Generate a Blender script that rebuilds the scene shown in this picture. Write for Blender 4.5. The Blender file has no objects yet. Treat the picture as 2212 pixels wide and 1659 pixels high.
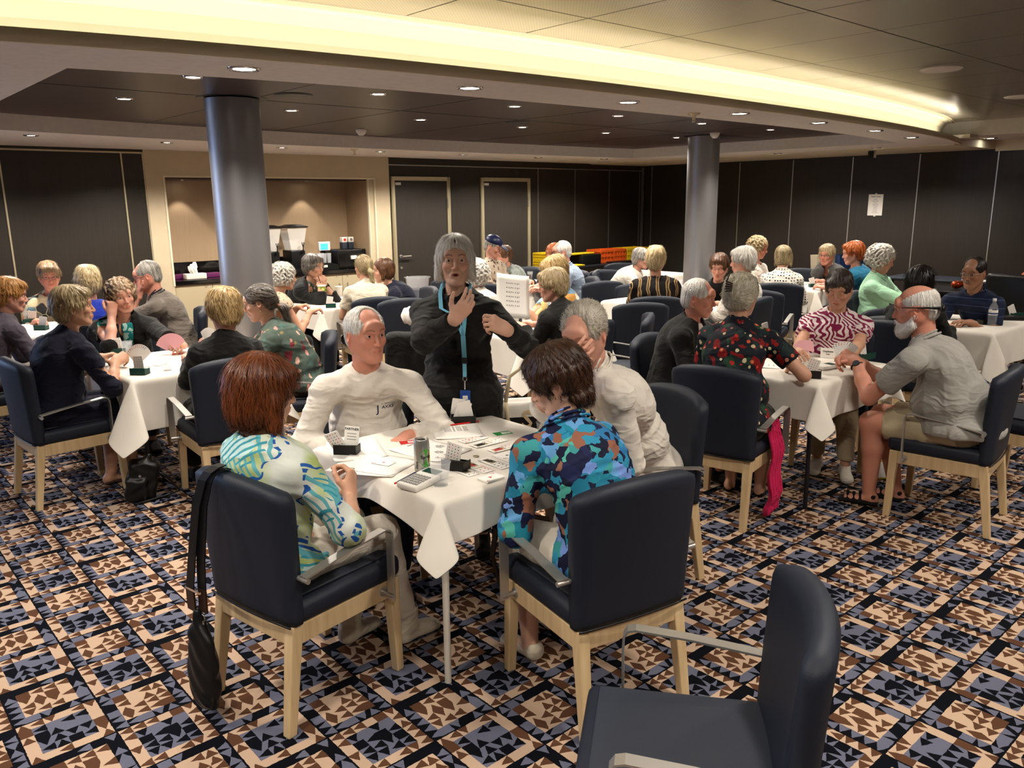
import bpy, math, random
import numpy as np
from mathutils import Vector, Matrix
R = math.radians
rng = random.Random(7)
nr = np.random.RandomState(11)
scene = bpy.context.scene
COL = scene.collection

# ---------------------------------------------------------------- camera
CAM_F, CAM_PITCH, CAM_ROLL, CAM_H = 1739.5, 0.224, -0.0106, 1.75
cd = bpy.data.cameras.new('camera')
cd.sensor_fit = 'HORIZONTAL'; cd.sensor_width = 36.0
cd.lens = CAM_F / 2212 * 36.0
cd.clip_start = 0.05; cd.clip_end = 100
cam = bpy.data.objects.new('camera', cd); COL.objects.link(cam)
cp, sp = math.cos(CAM_PITCH), math.sin(CAM_PITCH)
fw = Vector((0, cp, -sp)); up0 = Vector((0, sp, cp)); rt0 = Vector((1, 0, 0))
cr, sr = math.cos(CAM_ROLL), math.sin(CAM_ROLL)
rt = cr * rt0 + sr * up0; up = -sr * rt0 + cr * up0
m = Matrix((rt, up, -fw)).transposed().to_4x4(); m.translation = Vector((0, 0, CAM_H))
cam.matrix_world = m
scene.camera = cam

# ---------------------------------------------------------------- world and exposure
w = bpy.data.worlds.new('world'); scene.world = w; w.use_nodes = True
w.node_tree.nodes['Background'].inputs[0].default_value = (1.0, 0.86, 0.7, 1)
w.node_tree.nodes['Background'].inputs[1].default_value = 0.05
scene.view_settings.view_transform = 'Standard'
scene.view_settings.look = 'None'
scene.view_settings.exposure = 0.8
scene.view_settings.gamma = 1.0
scene.view_settings.use_curve_mapping = False
cy = scene.cycles
cy.max_bounces = 5; cy.diffuse_bounces = 3; cy.glossy_bounces = 2; cy.transmission_bounces = 4
cy.transparent_max_bounces = 6; cy.caustics_reflective = False; cy.caustics_refractive = False
cy.use_adaptive_sampling = True; cy.adaptive_threshold = 0.03
cy.sample_clamp_indirect = 4.0

# ---------------------------------------------------------------- room frame: u runs right-and-away, v left-and-away
PHI = R(48.43)
RZ = math.pi / 2 - PHI
UX = Vector((math.sin(PHI), math.cos(PHI), 0)); VX = Vector((-math.cos(PHI), math.sin(PHI), 0))
def uv(u, v, z=0.0): return u * UX + v * VX + Vector((0, 0, z))
V0, U0 = 9.6, 11.75            # left/niche/door wall, right wall
ZS, ZD, ZM = 2.34, 2.47, 2.60  # soffit, dark recess, main ceiling

# recessed downlights of the room, then added unseen fill spots (u, v, z, power factor)
WARM = (1.0, 0.91, 0.80)
SOFFIT_L = [(1.66, 3.66), (2.86, 3.54), (4.05, 3.45), (5.23, 3.42), (6.4, 3.44), (7.6, 3.53), (8.79, 3.70)]
PERIM_L = [(1.72, 8.12), (2.94, 8.36), (4.2, 8.47), (5.49, 8.52), (6.76, 8.54), (8.12, 8.55), (9.28, 8.35), (10.3, 6.1), (10.3, 4.75)]
DARK_L = [(1.92, 4.93), (1.92, 6.2), (3.18, 4.93), (3.18, 6.2), (4.45, 6.22), (4.43, 4.93), (5.72, 6.25), (5.66, 4.93), (6.97, 6.25), (8.2, 6.22), (6.9, 4.93), (8.15, 4.93)]
FILL_L = [(2.2, 0.9), (4.2, 0.7), (6.4, 0.8), (8.8, 0.9), (0.2, 1.9), (0.2, -0.2), (2.2, -1.0), (4.4, -1.0), (-1.6, 3.0), (-1.6, 0.8), (6.6, -1.2), (9.2, -1.0), (0.0, 3.6)]  # out of view, no fittings: spots added at main ceiling height as frontal fill
P_SOFF, P_PERIM, P_DARK, P_FILL = 62, 120, 85, 95
def spot(u, v, z, power, angle=110, blend=0.7, radius=0.045, color=WARM):
    l = bpy.data.lights.new('downlight_or_fill_lamp', 'SPOT'); l.energy = power; l.spot_size = R(angle); l.spot_blend = blend
    l.shadow_soft_size = radius; l.color = color
    o = bpy.data.objects.new('downlight_or_fill_lamp', l); COL.objects.link(o); o.location = uv(u, v, z); return o
for (u_, v_) in SOFFIT_L: spot(u_, v_, ZS - 0.012, P_SOFF)
for (u_, v_) in PERIM_L: spot(u_, v_, ZS - 0.012, P_PERIM, 150, 0.5)
for (u_, v_) in DARK_L: spot(u_, v_, ZD - 0.012, P_DARK, 130)
for (u_, v_) in FILL_L: spot(u_, v_, ZM - 0.012, P_FILL, 140, 0.6, 0.09)

# daylight entering by the window in the left wall
_l = bpy.data.lights.new('daylight', 'AREA'); _l.shape = 'RECTANGLE'; _l.size = 2.5; _l.size_y = 1.2; _l.energy = 90; _l.color = (0.45, 0.62, 1.0)
_o = bpy.data.objects.new('daylight', _l); COL.objects.link(_o); _o.location = uv(-2.3, V0 + 0.35, 1.52); _o.rotation_euler = (math.pi / 2, 0, RZ + math.pi)
_o.rotation_euler = Vector(-VX).to_track_quat('-Z', 'Y').to_euler()

# ---------------------------------------------------------------- scene helpers
def link(o, parent=None):
    COL.objects.link(o)
    if parent is not None: o.parent = parent
    return o
def tag(o, label=None, cat=None, group=None, kind=None):
    if label: o['label'] = label
    if cat: o['category'] = cat
    if group: o['group'] = group
    if kind: o['kind'] = kind
    return o
def empty(name, loc=(0, 0, 0), rz=0.0, label=None, cat=None, group=None):
    o = bpy.data.objects.new(name, None); o.empty_display_size = 0.05
    COL.objects.link(o); o.location = loc; o.rotation_euler = (0, 0, rz)
    return tag(o, label, cat, group)
def copy_tree(o, parent=None):
    c = o.copy(); COL.objects.link(c); c.parent = parent
    for ch in list(o.children): copy_tree(ch, c)
    return c
def np_mesh(name, V, F, smooth=True):
    """V: (n,3), F: list of arrays/lists of face index rows (quads or tris arrays)"""
    me = bpy.data.meshes.new(name)
    V = np.asarray(V, np.float32)
    Fs = F if isinstance(F, list) else [F]
    Fs = [np.asarray(f, np.int32) for f in Fs if len(f)]
    nl = sum(f.size for f in Fs); npoly = sum(len(f) for f in Fs)
    me.vertices.add(len(V)); me.vertices.foreach_set('co', V.ravel())
    me.loops.add(nl); me.loops.foreach_set('vertex_index', np.concatenate([f.ravel() for f in Fs]))
    tot = np.concatenate([np.full(len(f), f.shape[1], np.int32) for f in Fs])
    st = np.concatenate([[0], np.cumsum(tot)[:-1]]).astype(np.int32)
    me.polygons.add(npoly); me.polygons.foreach_set('loop_start', st)
    me.update(calc_edges=True)
    if smooth: me.polygons.foreach_set('use_smooth', np.ones(npoly, bool))
    return me

class MB:
    """collects simple shapes into one mesh with material slots"""
    def __init__(s): s.v = []; s.f = []; s.m = []; s.sm = []; s.mats = []
    def mi(s, mat):
        if mat is None: return 0
        if mat not in s.mats: s.mats.append(mat)
        return s.mats.index(mat)
    def add(s, vs, fs, mat=None, smooth=False, M=None):
        b = len(s.v); k = s.mi(mat)
        for p in vs:
            p = Vector(p)
            if M is not None: p = M @ p
            s.v.append(tuple(p))
        for f in fs: s.f.append(tuple(b + i for i in f)); s.m.append(k); s.sm.append(smooth)
        return s
    def box(s, x0, x1, y0, y1, z0, z1, mat=None, M=None):
        vs = [(x, y, z) for z in (z0, z1) for y in (y0, y1) for x in (x0, x1)]
        return s.add(vs, [(0, 2, 3, 1), (4, 5, 7, 6), (0, 1, 5, 4), (2, 6, 7, 3), (0, 4, 6, 2), (1, 3, 7, 5)], mat, False, M)
    def rbox(s, x0, x1, y0, y1, z0, z1, r, mat=None, M=None, n=3):
        """box with rounded edges (superellipsoid-like via corner spheres)"""
        cx, cy_, cz = (x0 + x1) / 2, (y0 + y1) / 2, (z0 + z1) / 2
        hx, hy, hz = (x1 - x0) / 2 - r, (y1 - y0) / 2 - r, (z1 - z0) / 2 - r
        N = 4 * n; rows = []
        lat = [(-math.pi / 2 + math.pi / 2 * i / n, -1) for i in range(n + 1)] + [(math.pi / 2 * i / n, 1) for i in range(n + 1)]
        vs = []
        for a, sg in lat:
            for q in range(4):
                for i in range(n + 1):
                    t = math.pi / 2 * (q + i / n)
                    sx = 1 if q in (0, 3) else -1; sy = 1 if q in (0, 1) else -1
                    vs.append((cx + sx * hx + r * math.cos(a) * math.cos(t), cy_ + sy * hy + r * math.cos(a) * math.sin(t), cz + sg * hz + r * math.sin(a)))
        W = 4 * (n + 1); fs = []
        for j in range(len(lat) - 1):
            for i in range(W):
                a, b = j * W + i, j * W + (i + 1) % W
                fs.append((a, b, b + W, a + W))
        fs.append(tuple(range(W))[::-1]); fs.append(tuple(range((len(lat) - 1) * W, len(lat) * W)))
        return s.add(vs, fs, mat, True, M)
    def cyl(s, p0, p1, r0, r1=None, n=12, mat=None, cap=True, smooth=True, M=None):
        if r1 is None: r1 = r0
        p0, p1 = Vector(p0), Vector(p1); d = (p1 - p0).normalized()
        a = Vector((1, 0, 0)) if abs(d.x) < 0.8 else Vector((0, 1, 0))
        e1 = d.cross(a).normalized(); e2 = d.cross(e1)
        vs = []
        for p, r in ((p0, r0), (p1, r1)):
            for i in range(n):
                t = 2 * math.pi * i / n; vs.append(p + r * (math.cos(t) * e1 + math.sin(t) * e2))
        fs = [(i, (i + 1) % n, n + (i + 1) % n, n + i) for i in range(n)]
        s.add(vs, fs, mat, smooth, M)
        if cap: s.add(vs, [tuple(range(n))[::-1], tuple(range(n, 2 * n))], mat, False, M)
        return s
    def lathe(s, prof, n=24, mat=None, M=None, closed_top=False):
        vs = []; fs = []
        for r, z in prof:
            for i in range(n):
                t = 2 * math.pi * i / n; vs.append((r * math.cos(t), r * math.sin(t), z))
        for j in range(len(prof) - 1):
            for i in range(n): fs.append((j * n + i, j * n + (i + 1) % n, (j + 1) * n + (i + 1) % n, (j + 1) * n + i))
        return s.add(vs, fs, mat, True, M)
    def tube(s, pts, r, n=8, mat=None, M=None, flat=None):
        """tube along points; flat=(w,t) gives a flat strap section with w along 'side' vectors"""
        pts = [Vector(p) for p in pts]; vs = []; fs = []
        prev = None
        for k, p in enumerate(pts):
            d = (pts[min(k + 1, len(pts) - 1)] - pts[max(k - 1, 0)]).normalized()
            if prev is None:
                a = Vector((1, 0, 0)) if abs(d.x) < 0.8 else Vector((0, 1, 0)); e1 = d.cross(a).normalized()
            else:
                e1 = (prev - d * prev.dot(d)).normalized()
            prev = e1; e2 = d.cross(e1)
            rr = r[k] if isinstance(r, (list, tuple)) else r
            for i in range(n):
                t = 2 * math.pi * i / n; vs.append(p + rr * (math.cos(t) * e1 + math.sin(t) * e2))
        for j in range(len(pts) - 1):
            for i in range(n): fs.append((j * n + i, j * n + (i + 1) % n, (j + 1) * n + (i + 1) % n, (j + 1) * n + i))
        fs.append(tuple(range(n))[::-1]); fs.append(tuple(range((len(pts) - 1) * n, len(pts) * n)))
        return s.add(vs, fs, mat, True, M)
    def strap(s, pts, side, w, t, mat=None, M=None):
        """flat strap: pts path, side = direction of the width"""
        pts = [Vector(p) for p in pts]; vs = []; fs = []
        for k, p in enumerate(pts):
            sd = side[k] if isinstance(side, list) else side
            sd = Vector(sd).normalized()
            d = (pts[min(k + 1, len(pts) - 1)] - pts[max(k - 1, 0)]).normalized()
            nn = d.cross(sd).normalized()
            vs += [p - sd * w / 2 - nn * t / 2, p + sd * w / 2 - nn * t / 2, p + sd * w / 2 + nn * t / 2, p - sd * w / 2 + nn * t / 2]
        for j in range(len(pts) - 1):
            for i in range(4): fs.append((j * 4 + i, j * 4 + (i + 1) % 4, (j + 1) * 4 + (i + 1) % 4, (j + 1) * 4 + i))
        e = (len(pts) - 1) * 4
        fs += [(3, 2, 1, 0), (e, e + 1, e + 2, e + 3)]
        return s.add(vs, fs, mat, False, M)
    def poly(s, pts, z, mat=None, M=None, flip=False):
        vs = [(p[0], p[1], z) if len(p) == 2 else p for p in pts]
        return s.add(vs, [tuple(range(len(vs)))[::-1] if flip else tuple(range(len(vs)))], mat, False, M)
    def build(s, name, mat=None, parent=None, loc=None, rz=None):
        me = bpy.data.meshes.new(name); me.from_pydata(s.v, [], s.f)
        mats = s.mats if s.mats else [mat]
        for mm in mats: me.materials.append(mm)
        for p, k, sm in zip(me.polygons, s.m, s.sm): p.material_index = k; p.use_smooth = sm
        me.update()
        o = bpy.data.objects.new(name, me); link(o, parent)
        if loc is not None: o.location = loc
        if rz is not None: o.rotation_euler = (0, 0, rz)
        return o
def meshobj(name, me, mat, parent=None, loc=None, rz=None):
    if mat is not None:
        for q in (mat if isinstance(mat, (list, tuple)) else [mat]): me.materials.append(q)
    o = bpy.data.objects.new(name, me); link(o, parent)
    if loc is not None: o.location = loc
    if rz is not None: o.rotation_euler = (0, 0, rz)
    return o
def text_geo(txt, size, bold=0.0):
    """vertices/faces of a flat text, centred, in its xy plane"""
    cu = bpy.data.curves.new('t', 'FONT'); cu.body = txt; cu.size = size; cu.align_x = 'CENTER'; cu.align_y = 'CENTER'; cu.offset = bold
    cu.resolution_u = 2
    o = bpy.data.objects.new('t', cu); COL.objects.link(o)
    dg = bpy.context.evaluated_depsgraph_get(); dg.update()
    me = o.evaluated_get(dg).to_mesh()
    vs = [tuple(v.co) for v in me.vertices]; fs = [tuple(p.vertices) for p in me.polygons]
    o.evaluated_get(dg).to_mesh_clear(); bpy.data.objects.remove(o); bpy.data.curves.remove(cu)
    return vs, fs
# ---------------------------------------------------------------- node expression helper
class X:
    """wraps a float socket; operators make Math nodes"""
    def __init__(s, nt, sock): s.nt = nt; s.s = sock
    def _m(s, op, *a):
        n = s.nt.nodes.new('ShaderNodeMath'); n.operation = op
        for i, q in enumerate((s,) + a):
            if isinstance(q, X): s.nt.links.new(q.s, n.inputs[i])
            else: n.inputs[i].default_value = float(q)
        return X(s.nt, n.outputs[0])
    def __add__(s, b): return s._m('ADD', b)
    def __radd__(s, b): return s._m('ADD', b)
    def __sub__(s, b): return s._m('SUBTRACT', b)
    def __rsub__(s, b): return (s * -1.0) + b
    def __mul__(s, b): return s._m('MULTIPLY', b)
    def __rmul__(s, b): return s._m('MULTIPLY', b)
    def __truediv__(s, b): return s._m('DIVIDE', b)
    def floor(s): return s._m('FLOOR')
    def fract(s): return s._m('FRACT')
    def abs(s): return s._m('ABSOLUTE')
    def sin(s): return s._m('SINE')
    def lt(s, b): return s._m('LESS_THAN', b)
    def gt(s, b): return s._m('GREATER_THAN', b)
    def mod2(s): return s._m('FLOORED_MODULO', 2.0)
    def max(s, b): return s._m('MAXIMUM', b)
    def min(s, b): return s._m('MINIMUM', b)
    def sq(s): return s * s
    def mix(s, a, b):     # s=0 -> a, 1 -> b
        return (s * (b if isinstance(b, X) else float(b))) + ((1.0 - s) * (a if isinstance(a, X) else float(a)))
class MT:
    """material builder"""
    def __init__(s, name, rough=0.6, spec=0.3, metal=0.0, sheen=0.0):
        s.mat = bpy.data.materials.new(name); s.mat.use_nodes = True; s.nt = s.mat.node_tree
        s.b = s.nt.nodes['Principled BSDF']
        s.set('Roughness', rough); s.set('Specular IOR Level', spec); s.set('Metallic', metal)
        if sheen: s.set('Sheen Weight', sheen)
    def set(s, k, v):
        if isinstance(v, X): s.nt.links.new(v.s, s.b.inputs[k])
        elif hasattr(v, 'links') or isinstance(v, bpy.types.NodeSocket): s.nt.links.new(v, s.b.inputs[k])
        else: s.b.inputs[k].default_value = v
        return s
    def col(s, c): return s.set('Base Color', c if isinstance(c, bpy.types.NodeSocket) else (*c[:3], 1))
    def n(s, t): return s.nt.nodes.new(t)
    def coords(s, kind='Object'):
        tc = s.n('ShaderNodeTexCoord'); return tc.outputs[kind]
    def xyz(s, vec=None):
        sp_ = s.n('ShaderNodeSeparateXYZ'); s.nt.links.new(vec if vec is not None else s.coords(), sp_.inputs[0])
        return [X(s.nt, sp_.outputs[i]) for i in range(3)]
    def vec(s, x, y, z):
        c = s.n('ShaderNodeCombineXYZ')
        for i, q in enumerate((x, y, z)):
            if isinstance(q, X): s.nt.links.new(q.s, c.inputs[i])
            else: c.inputs[i].default_value = q
        return c.outputs[0]
    def scale(s, vec, sc, rot=(0, 0, 0), loc=(0, 0, 0)):
        m_ = s.n('ShaderNodeMapping'); s.nt.links.new(vec, m_.inputs[0]); m_.inputs['Scale'].default_value = sc
        m_.inputs['Rotation'].default_value = rot; m_.inputs['Location'].default_value = loc
        return m_.outputs[0]
    def noise(s, vec, scale, detail=2, rough=0.5, dist=0.0, color=False):
        n_ = s.n('ShaderNodeTexNoise'); s.nt.links.new(vec, n_.inputs['Vector']); n_.inputs['Scale'].default_value = scale
        n_.inputs['Detail'].default_value = detail; n_.inputs['Roughness'].default_value = rough; n_.inputs['Distortion'].default_value = dist
        return n_.outputs['Color'] if color else X(s.nt, n_.outputs['Fac'])
    def warp(s, vec, scale, amt):
        c = s.noise(vec, scale, 2, color=True)
        sub = s.n('ShaderNodeVectorMath'); sub.operation = 'SUBTRACT'; s.nt.links.new(c, sub.inputs[0]); sub.inputs[1].default_value = (.5, .5, .5)
        sc = s.n('ShaderNodeVectorMath'); sc.operation = 'SCALE'; s.nt.links.new(sub.outputs[0], sc.inputs[0]); sc.inputs['Scale'].default_value = amt
        ad = s.n('ShaderNodeVectorMath'); ad.operation = 'ADD'; s.nt.links.new(vec, ad.inputs[0]); s.nt.links.new(sc.outputs[0], ad.inputs[1])
        return ad.outputs[0]
    def voro(s, vec, scale, feature='F1', out='Distance', rand=1.0):
        n_ = s.n('ShaderNodeTexVoronoi'); n_.feature = feature; s.nt.links.new(vec, n_.inputs['Vector']); n_.inputs['Scale'].default_value = scale
        n_.inputs['Randomness'].default_value = rand
        o = n_.outputs[out]
        return X(s.nt, o) if out == 'Distance' else o
    def white(s, vec):
        n_ = s.n('ShaderNodeTexWhiteNoise'); n_.noise_dimensions = '3D'; s.nt.links.new(vec, n_.inputs['Vector']); return X(s.nt, n_.outputs['Value'])
    def ramp(s, fac, stops, interp='LINEAR'):
        r_ = s.n('ShaderNodeValToRGB'); r_.color_ramp.interpolation = interp
        s.nt.links.new(fac.s if isinstance(fac, X) else fac, r_.inputs[0])
        e = r_.color_ramp.elements
        while len(e) > 1: e.remove(e[-1])
        e[0].position = stops[0][0]; e[0].color = (*stops[0][1], 1)
        for p_, c_ in stops[1:]:
            q = e.new(p_); q.color = (*c_, 1)
        return r_.outputs[0]
    def mix(s, fac, a, b):
        m_ = s.n('ShaderNodeMix'); m_.data_type = 'RGBA'
        f = m_.inputs[0]
        if isinstance(fac, X): s.nt.links.new(fac.s, f)
        else: f.default_value = fac
        for sock, q in ((m_.inputs[6], a), (m_.inputs[7], b)):
            if isinstance(q, bpy.types.NodeSocket): s.nt.links.new(q, sock)
            else: sock.default_value = (*q[:3], 1)
        return m_.outputs[2]
    def bump(s, h, strength=0.3, dist=0.01):
        b_ = s.n('ShaderNodeBump'); b_.inputs['Strength'].default_value = strength; b_.inputs['Distance'].default_value = dist
        s.nt.links.new(h.s if isinstance(h, X) else h, b_.inputs['Height']); s.nt.links.new(b_.outputs[0], s.b.inputs['Normal']); return s
def sr_(h):   # sRGB hex -> linear
    h = h.lstrip('#'); o = []
    for i in (0, 2, 4):
        c = int(h[i:i + 2], 16) / 255; o.append(c / 12.92 if c <= 0.04045 else ((c + 0.055) / 1.055) ** 2.4)
    return tuple(o)
def plain(name, hexc, rough=0.6, spec=0.3, metal=0.0, bump=None, sheen=0.0):
    m_ = MT(name, rough, spec, metal, sheen); c = sr_(hexc) if isinstance(hexc, str) else hexc
    if bump:
        v = m_.coords(); n_ = m_.noise(v, bump[0], 3); m_.bump(n_, bump[1], bump[2] if len(bump) > 2 else 0.005)
        m_.col(m_.mix(n_, tuple(q * 0.88 for q in c), tuple(min(1, q * 1.08) for q in c)))
    else: m_.col(c)
    return m_.mat
def emit(name, color, strength):
    m_ = MT(name); m_.set('Emission Color', (*color, 1)); m_.set('Emission Strength', strength); m_.col((0, 0, 0)); return m_.mat
def glassy(name, tint=(1, 1, 1), alpha=0.25, rough=0.05):
    m_ = MT(name, rough, 0.6); m_.col(tint); m_.set('Alpha', alpha); return m_.mat

M = {}
# carpet -----------------------------------------------------------
def carpet():
    m_ = MT('patterned_carpet', 0.97, 0.05); v = m_.warp(m_.coords(), 60, 0.006)
    x, y, z = m_.xyz(v)
    s_ = 0.2574
    cj = (x - 0.5856) * (1 / s_); ci = (4.251 - y) * (1 / s_)
    fi, fj = ci.floor(), cj.floor(); par = (fi + fj).mod2()     # 0 -> cream framed cell, 1 -> dark framed cell
    a, b = ci.fract() * 6, cj.fract() * 6
    sa, sb = a.floor(), b.floor(); ta, tb = a.fract(), b.fract()
    ring = ((a - 3).abs().max((b - 3).abs())).gt(2.0)
    key = m_.vec(sa + ci.floor().mod2() * 7, sb + cj.floor().mod2() * 11, par * 5)
    r1 = m_.white(key); r2 = m_.white(m_.vec(sa + 20.5, sb + 3.5 + ci.floor().mod2() * 3, par)); r3 = m_.white(m_.vec(sb + 9.5, sa + par * 4, cj.floor().mod2()))
    flip = r2.gt(0.5)
    tt = flip.mix(ta, 1.0 - ta)
    # slim triangles: height of the wedge grows across the sub-cell
    tri = ((tb - 0.5).abs() * 2.0).lt(tt * 1.0)
    tri2 = ((ta - 0.5).abs() * 2.0).lt(tb * 1.0)
    tri = r3.gt(0.45).mix(tri, tri2)
    has = r1.gt(0.30)
    full = r1.gt(0.93)
    t = (tri * has).max(full)
    t_in = (tri * r1.gt(0.2)).max(r1.gt(0.8))
    cream, brown, grey, dark = sr_('#b89d86'), sr_('#543827'), sr_('#606273'), sr_('#080a10')
    cream2 = sr_('#ba9f87')
    A_out = m_.mix(t, cream, brown); A_in = m_.mix(t_in, grey, dark)
    B_out = m_.mix((tri * r1.gt(0.35)).max(r1.gt(.9)), dark, grey); B_in = m_.mix(t_in, cream2, brown)
    A = m_.mix(ring, A_in, A_out); B = m_.mix(ring, B_in, B_out)
    c = m_.mix(par, A, B)
    line = ((ci.fract() - 0.5).abs().max((cj.fract() - 0.5).abs())).gt(0.487)
    c = m_.mix(line, c, dark)
    n1 = m_.noise(m_.coords(), 420, 2); n2 = m_.noise(m_.coords(), 1.3, 2)
    c = m_.mix((n1 - 0.35) * 0.7, c, m_.mix(0.55, c, (0.02, 0.02, 0.025)))
    m_.col(c); m_.bump(n1, 0.35, 0.003)
    return m_.mat
M['carpet'] = carpet()
def wenge(name, c1, c2):
    m_ = MT(name, 0.42, 0.35); v = m_.coords()
    n1 = m_.noise(m_.scale(v, (90, 90, 2.2)), 1.0, 3, 0.6); n2 = m_.noise(m_.scale(v, (400, 400, 5)), 1.0, 2)
    m_.col(m_.mix(n1 * 0.7 + n2 * 0.3, c1, c2)); m_.bump(n2, 0.15, 0.002); return m_.mat
M['wenge'] = wenge('dark_wood_panel', sr_('#16130f'), sr_('#3a342d'))
M['doorwood'] = wenge('door_wood', sr_('#1b1815'), sr_('#3d3833'))
M['beige'] = plain('beige_wall', '#bfb094', 0.75, bump=(8, 0.05))
M['niche'] = wenge('striped_wallpaper', sr_('#9c8468'), sr_('#b89f80'))
M['soffit'] = plain('soffit_paint', '#e3ddd6', 0.8, bump=(20, 0.03))
M['cornice'] = plain('cream_cornice', '#d9cfb4', 0.6)
M['darkceil'] = MT('dark_ceiling_panel', 0.4, 0.35).col(sr_('#3a2a29')).mat
M['cove'] = plain('cove_paint', '#efe8d0', 0.7)
M['gold'] = MT('brushed_brass_trim', 0.35, 0.5, 0.7).col(sr_('#cfc3a2')).mat
M['steel'] = MT('brushed_steel', 0.33, 0.5, 0.9).col(sr_('#b9b6b0')).mat
M['chrome'] = MT('chrome', 0.12, 0.5, 1.0).col(sr_('#c9c6c4')).mat
M['whitep'] = plain('white_plastic', '#dcd8cf', 0.5)
M['blackp'] = plain('black_plastic', '#111112', 0.35)
def metalceil():
    m_ = MT('perforated_metal_tile', 0.30, 0.5, 0.75); v = m_.coords(); x, y, z = m_.xyz(v)
    p = (x * 330).sin() * (y * 330).sin()
    m_.col(m_.mix(p * 0.5 + 0.5, sr_('#a9a293'), sr_('#c6bfae')))
    n1 = m_.noise(v, 2.0, 1); m_.bump(n1 + p * 0.03, 0.05, 0.02); return m_.mat
M['metalceil'] = metalceil()
def column_mat():
    m_ = MT('pewter_column_paint', 0.40, 0.5, 0.65); m_.col(sr_('#9b9a9c')); v = m_.coords(); n_ = m_.noise(v, 900, 1)
    m_.bump(n_, 0.05, 0.001); return m_.mat
M['column'] = column_mat()
def leather(name, c, f=1.0):
    m_ = MT(name, 0.55, 0.3); v = m_.coords(); n_ = m_.noise(v, 260, 3); c = sr_(c)
    m_.col(m_.mix(n_, tuple(q * 0.8 for q in c), tuple(q * 1.15 for q in c))); m_.bump(n_, 0.25, 0.002); return m_.mat
M['navy'] = leather('navy_leather', '#1b212d')
M['navyfab'] = leather('navy_woven_seat', '#2a2f39')
def maple():
    m_ = MT('pale_maple', 0.42, 0.35); v = m_.coords(); n_ = m_.noise(m_.scale(v, (40, 40, 3)), 1, 3)
    m_.col(m_.mix(n_, sr_('#b39468'), sr_('#dfc69c'))); return m_.mat
M['maple'] = maple()
M['armmetal'] = MT('satin_aluminium', 0.36, 0.5, 0.85).col(sr_('#c2bfb9')).mat
def linen():
    m_ = MT('white_tablecloth_linen', 0.75, 0.2, sheen=0.1); v = m_.coords(); n1 = m_.noise(v, 6, 3); n2 = m_.noise(v, 500, 1)
    m_.col(m_.mix(n1, sr_('#d9d2c6'), sr_('#ebe5da'))); m_.bump(n1 + n2 * 0.05, 0.25, 0.012); return m_.mat
M['linen'] = linen()
M['paper'] = plain('paper', '#ece8e0', 0.7)
M['card'] = plain('card_stock', '#f0ece4', 0.45)
M['red'] = plain('red_ink', '#c4201c', 0.5)
M['green'] = plain('green_ink', '#1c7a34', 0.5)
M['ink'] = plain('black_ink', '#1a1817', 0.6)
M['greyink'] = plain('grey_ink', '#8d8a86', 0.6)
M['bidbox'] = plain('black_bidding_box', '#15130f', 0.45)
M['greenbox'] = plain('dark_green_box', '#0e3b33', 0.45)
M['glass'] = glassy('clear_plastic', (0.95, 0.97, 1), 0.13, 0.03)
M['granite'] = MT('black_granite', 0.12, 0.5).col(sr_('#0d0b0c')).mat
M['cabinet'] = plain('cream_cabinet', '#b5a88a', 0.55)
M['blackmetal'] = plain('black_metal', '#17171a', 0.4)
M['whitemetal'] = plain('white_table_leg', '#c9c2b6', 0.4)
M['lampwhite'] = emit('lamp_glow', (1.0, 0.93, 0.82), 14)
M['coveglow'] = emit('cove_strip_glow', (1.0, 0.90, 0.73), 19)
M['orangep'] = plain('orange_vinyl', '#b3541a', 0.5, bump=(30, 0.1))
# ---------------------------------------------------------------- room shell (local axes = u, v)
def room(name, mb, mat=None, kind='structure'):
    o = mb.build(name, mat); o.rotation_euler = (0, 0, RZ)
    if kind: o['kind'] = kind
    return o
UMIN, VMIN = -5.5, -4.5
room('floor', MB().box(UMIN, U0, VMIN, V0, -0.06, 0), M['carpet'])
def interp(x, xs, ys): return float(np.interp(x, xs, ys))
def smooth_curve(xs, ys):
    """smooth interpolation (cubic through points, monotone x)"""
    xs = np.array(xs, float); ys = np.array(ys, float); n = len(xs)
    mm = np.gradient(ys, xs)
    def f(x):
        i = int(np.clip(np.searchsorted(xs, x) - 1, 0, n - 2)); h = xs[i + 1] - xs[i]; t = (x - xs[i]) / h
        if t < 0: return ys[0] + mm[0] * (x - xs[0])
        if t > 1: return ys[-1] + mm[-1] * (x - xs[-1])
        return ((2 * t**3 - 3 * t**2 + 1) * ys[i] + (t**3 - 2 * t**2 + t) * h * mm[i] + (-2 * t**3 + 3 * t**2) * ys[i + 1] + (t**3 - t**2) * h * mm[i + 1])
    return f
lip = smooth_curve([-5.5, -3, -1, 0.69, 1.6, 2.87, 5.0, 6.9, 8.45, 9.7, 10.6, 11.8], [7.2, 5.25, 4.2, 3.56, 3.36, 3.22, 3.19, 3.27, 3.42, 3.62, 3.86, 4.25])
near = smooth_curve([1.05, 1.95, 3.41, 5.4, 7.5, 9.29, 9.6], [4.12, 3.93, 3.82, 3.80, 3.88, 4.12, 4.18])
far = smooth_curve([1.05, 2.54, 5.16, 8.0, 9.6], [7.62, 7.92, 8.14, 8.1, 8.0])
edge = lambda u: lip(u) + 0.13
us_all = sorted(set([round(x, 3) for x in np.arange(UMIN, 10.36, 0.25)] + [1.05, 9.55, 10.35]))
s = MB()
def quad(mb, u0, u1, a0, a1, b0, b1, z, mat=None):
    mb.add([(u0, a0, z), (u1, a1, z), (u1, b1, z), (u0, b0, z)], [(0, 3, 2, 1)], mat)
TH = 0.06
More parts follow.
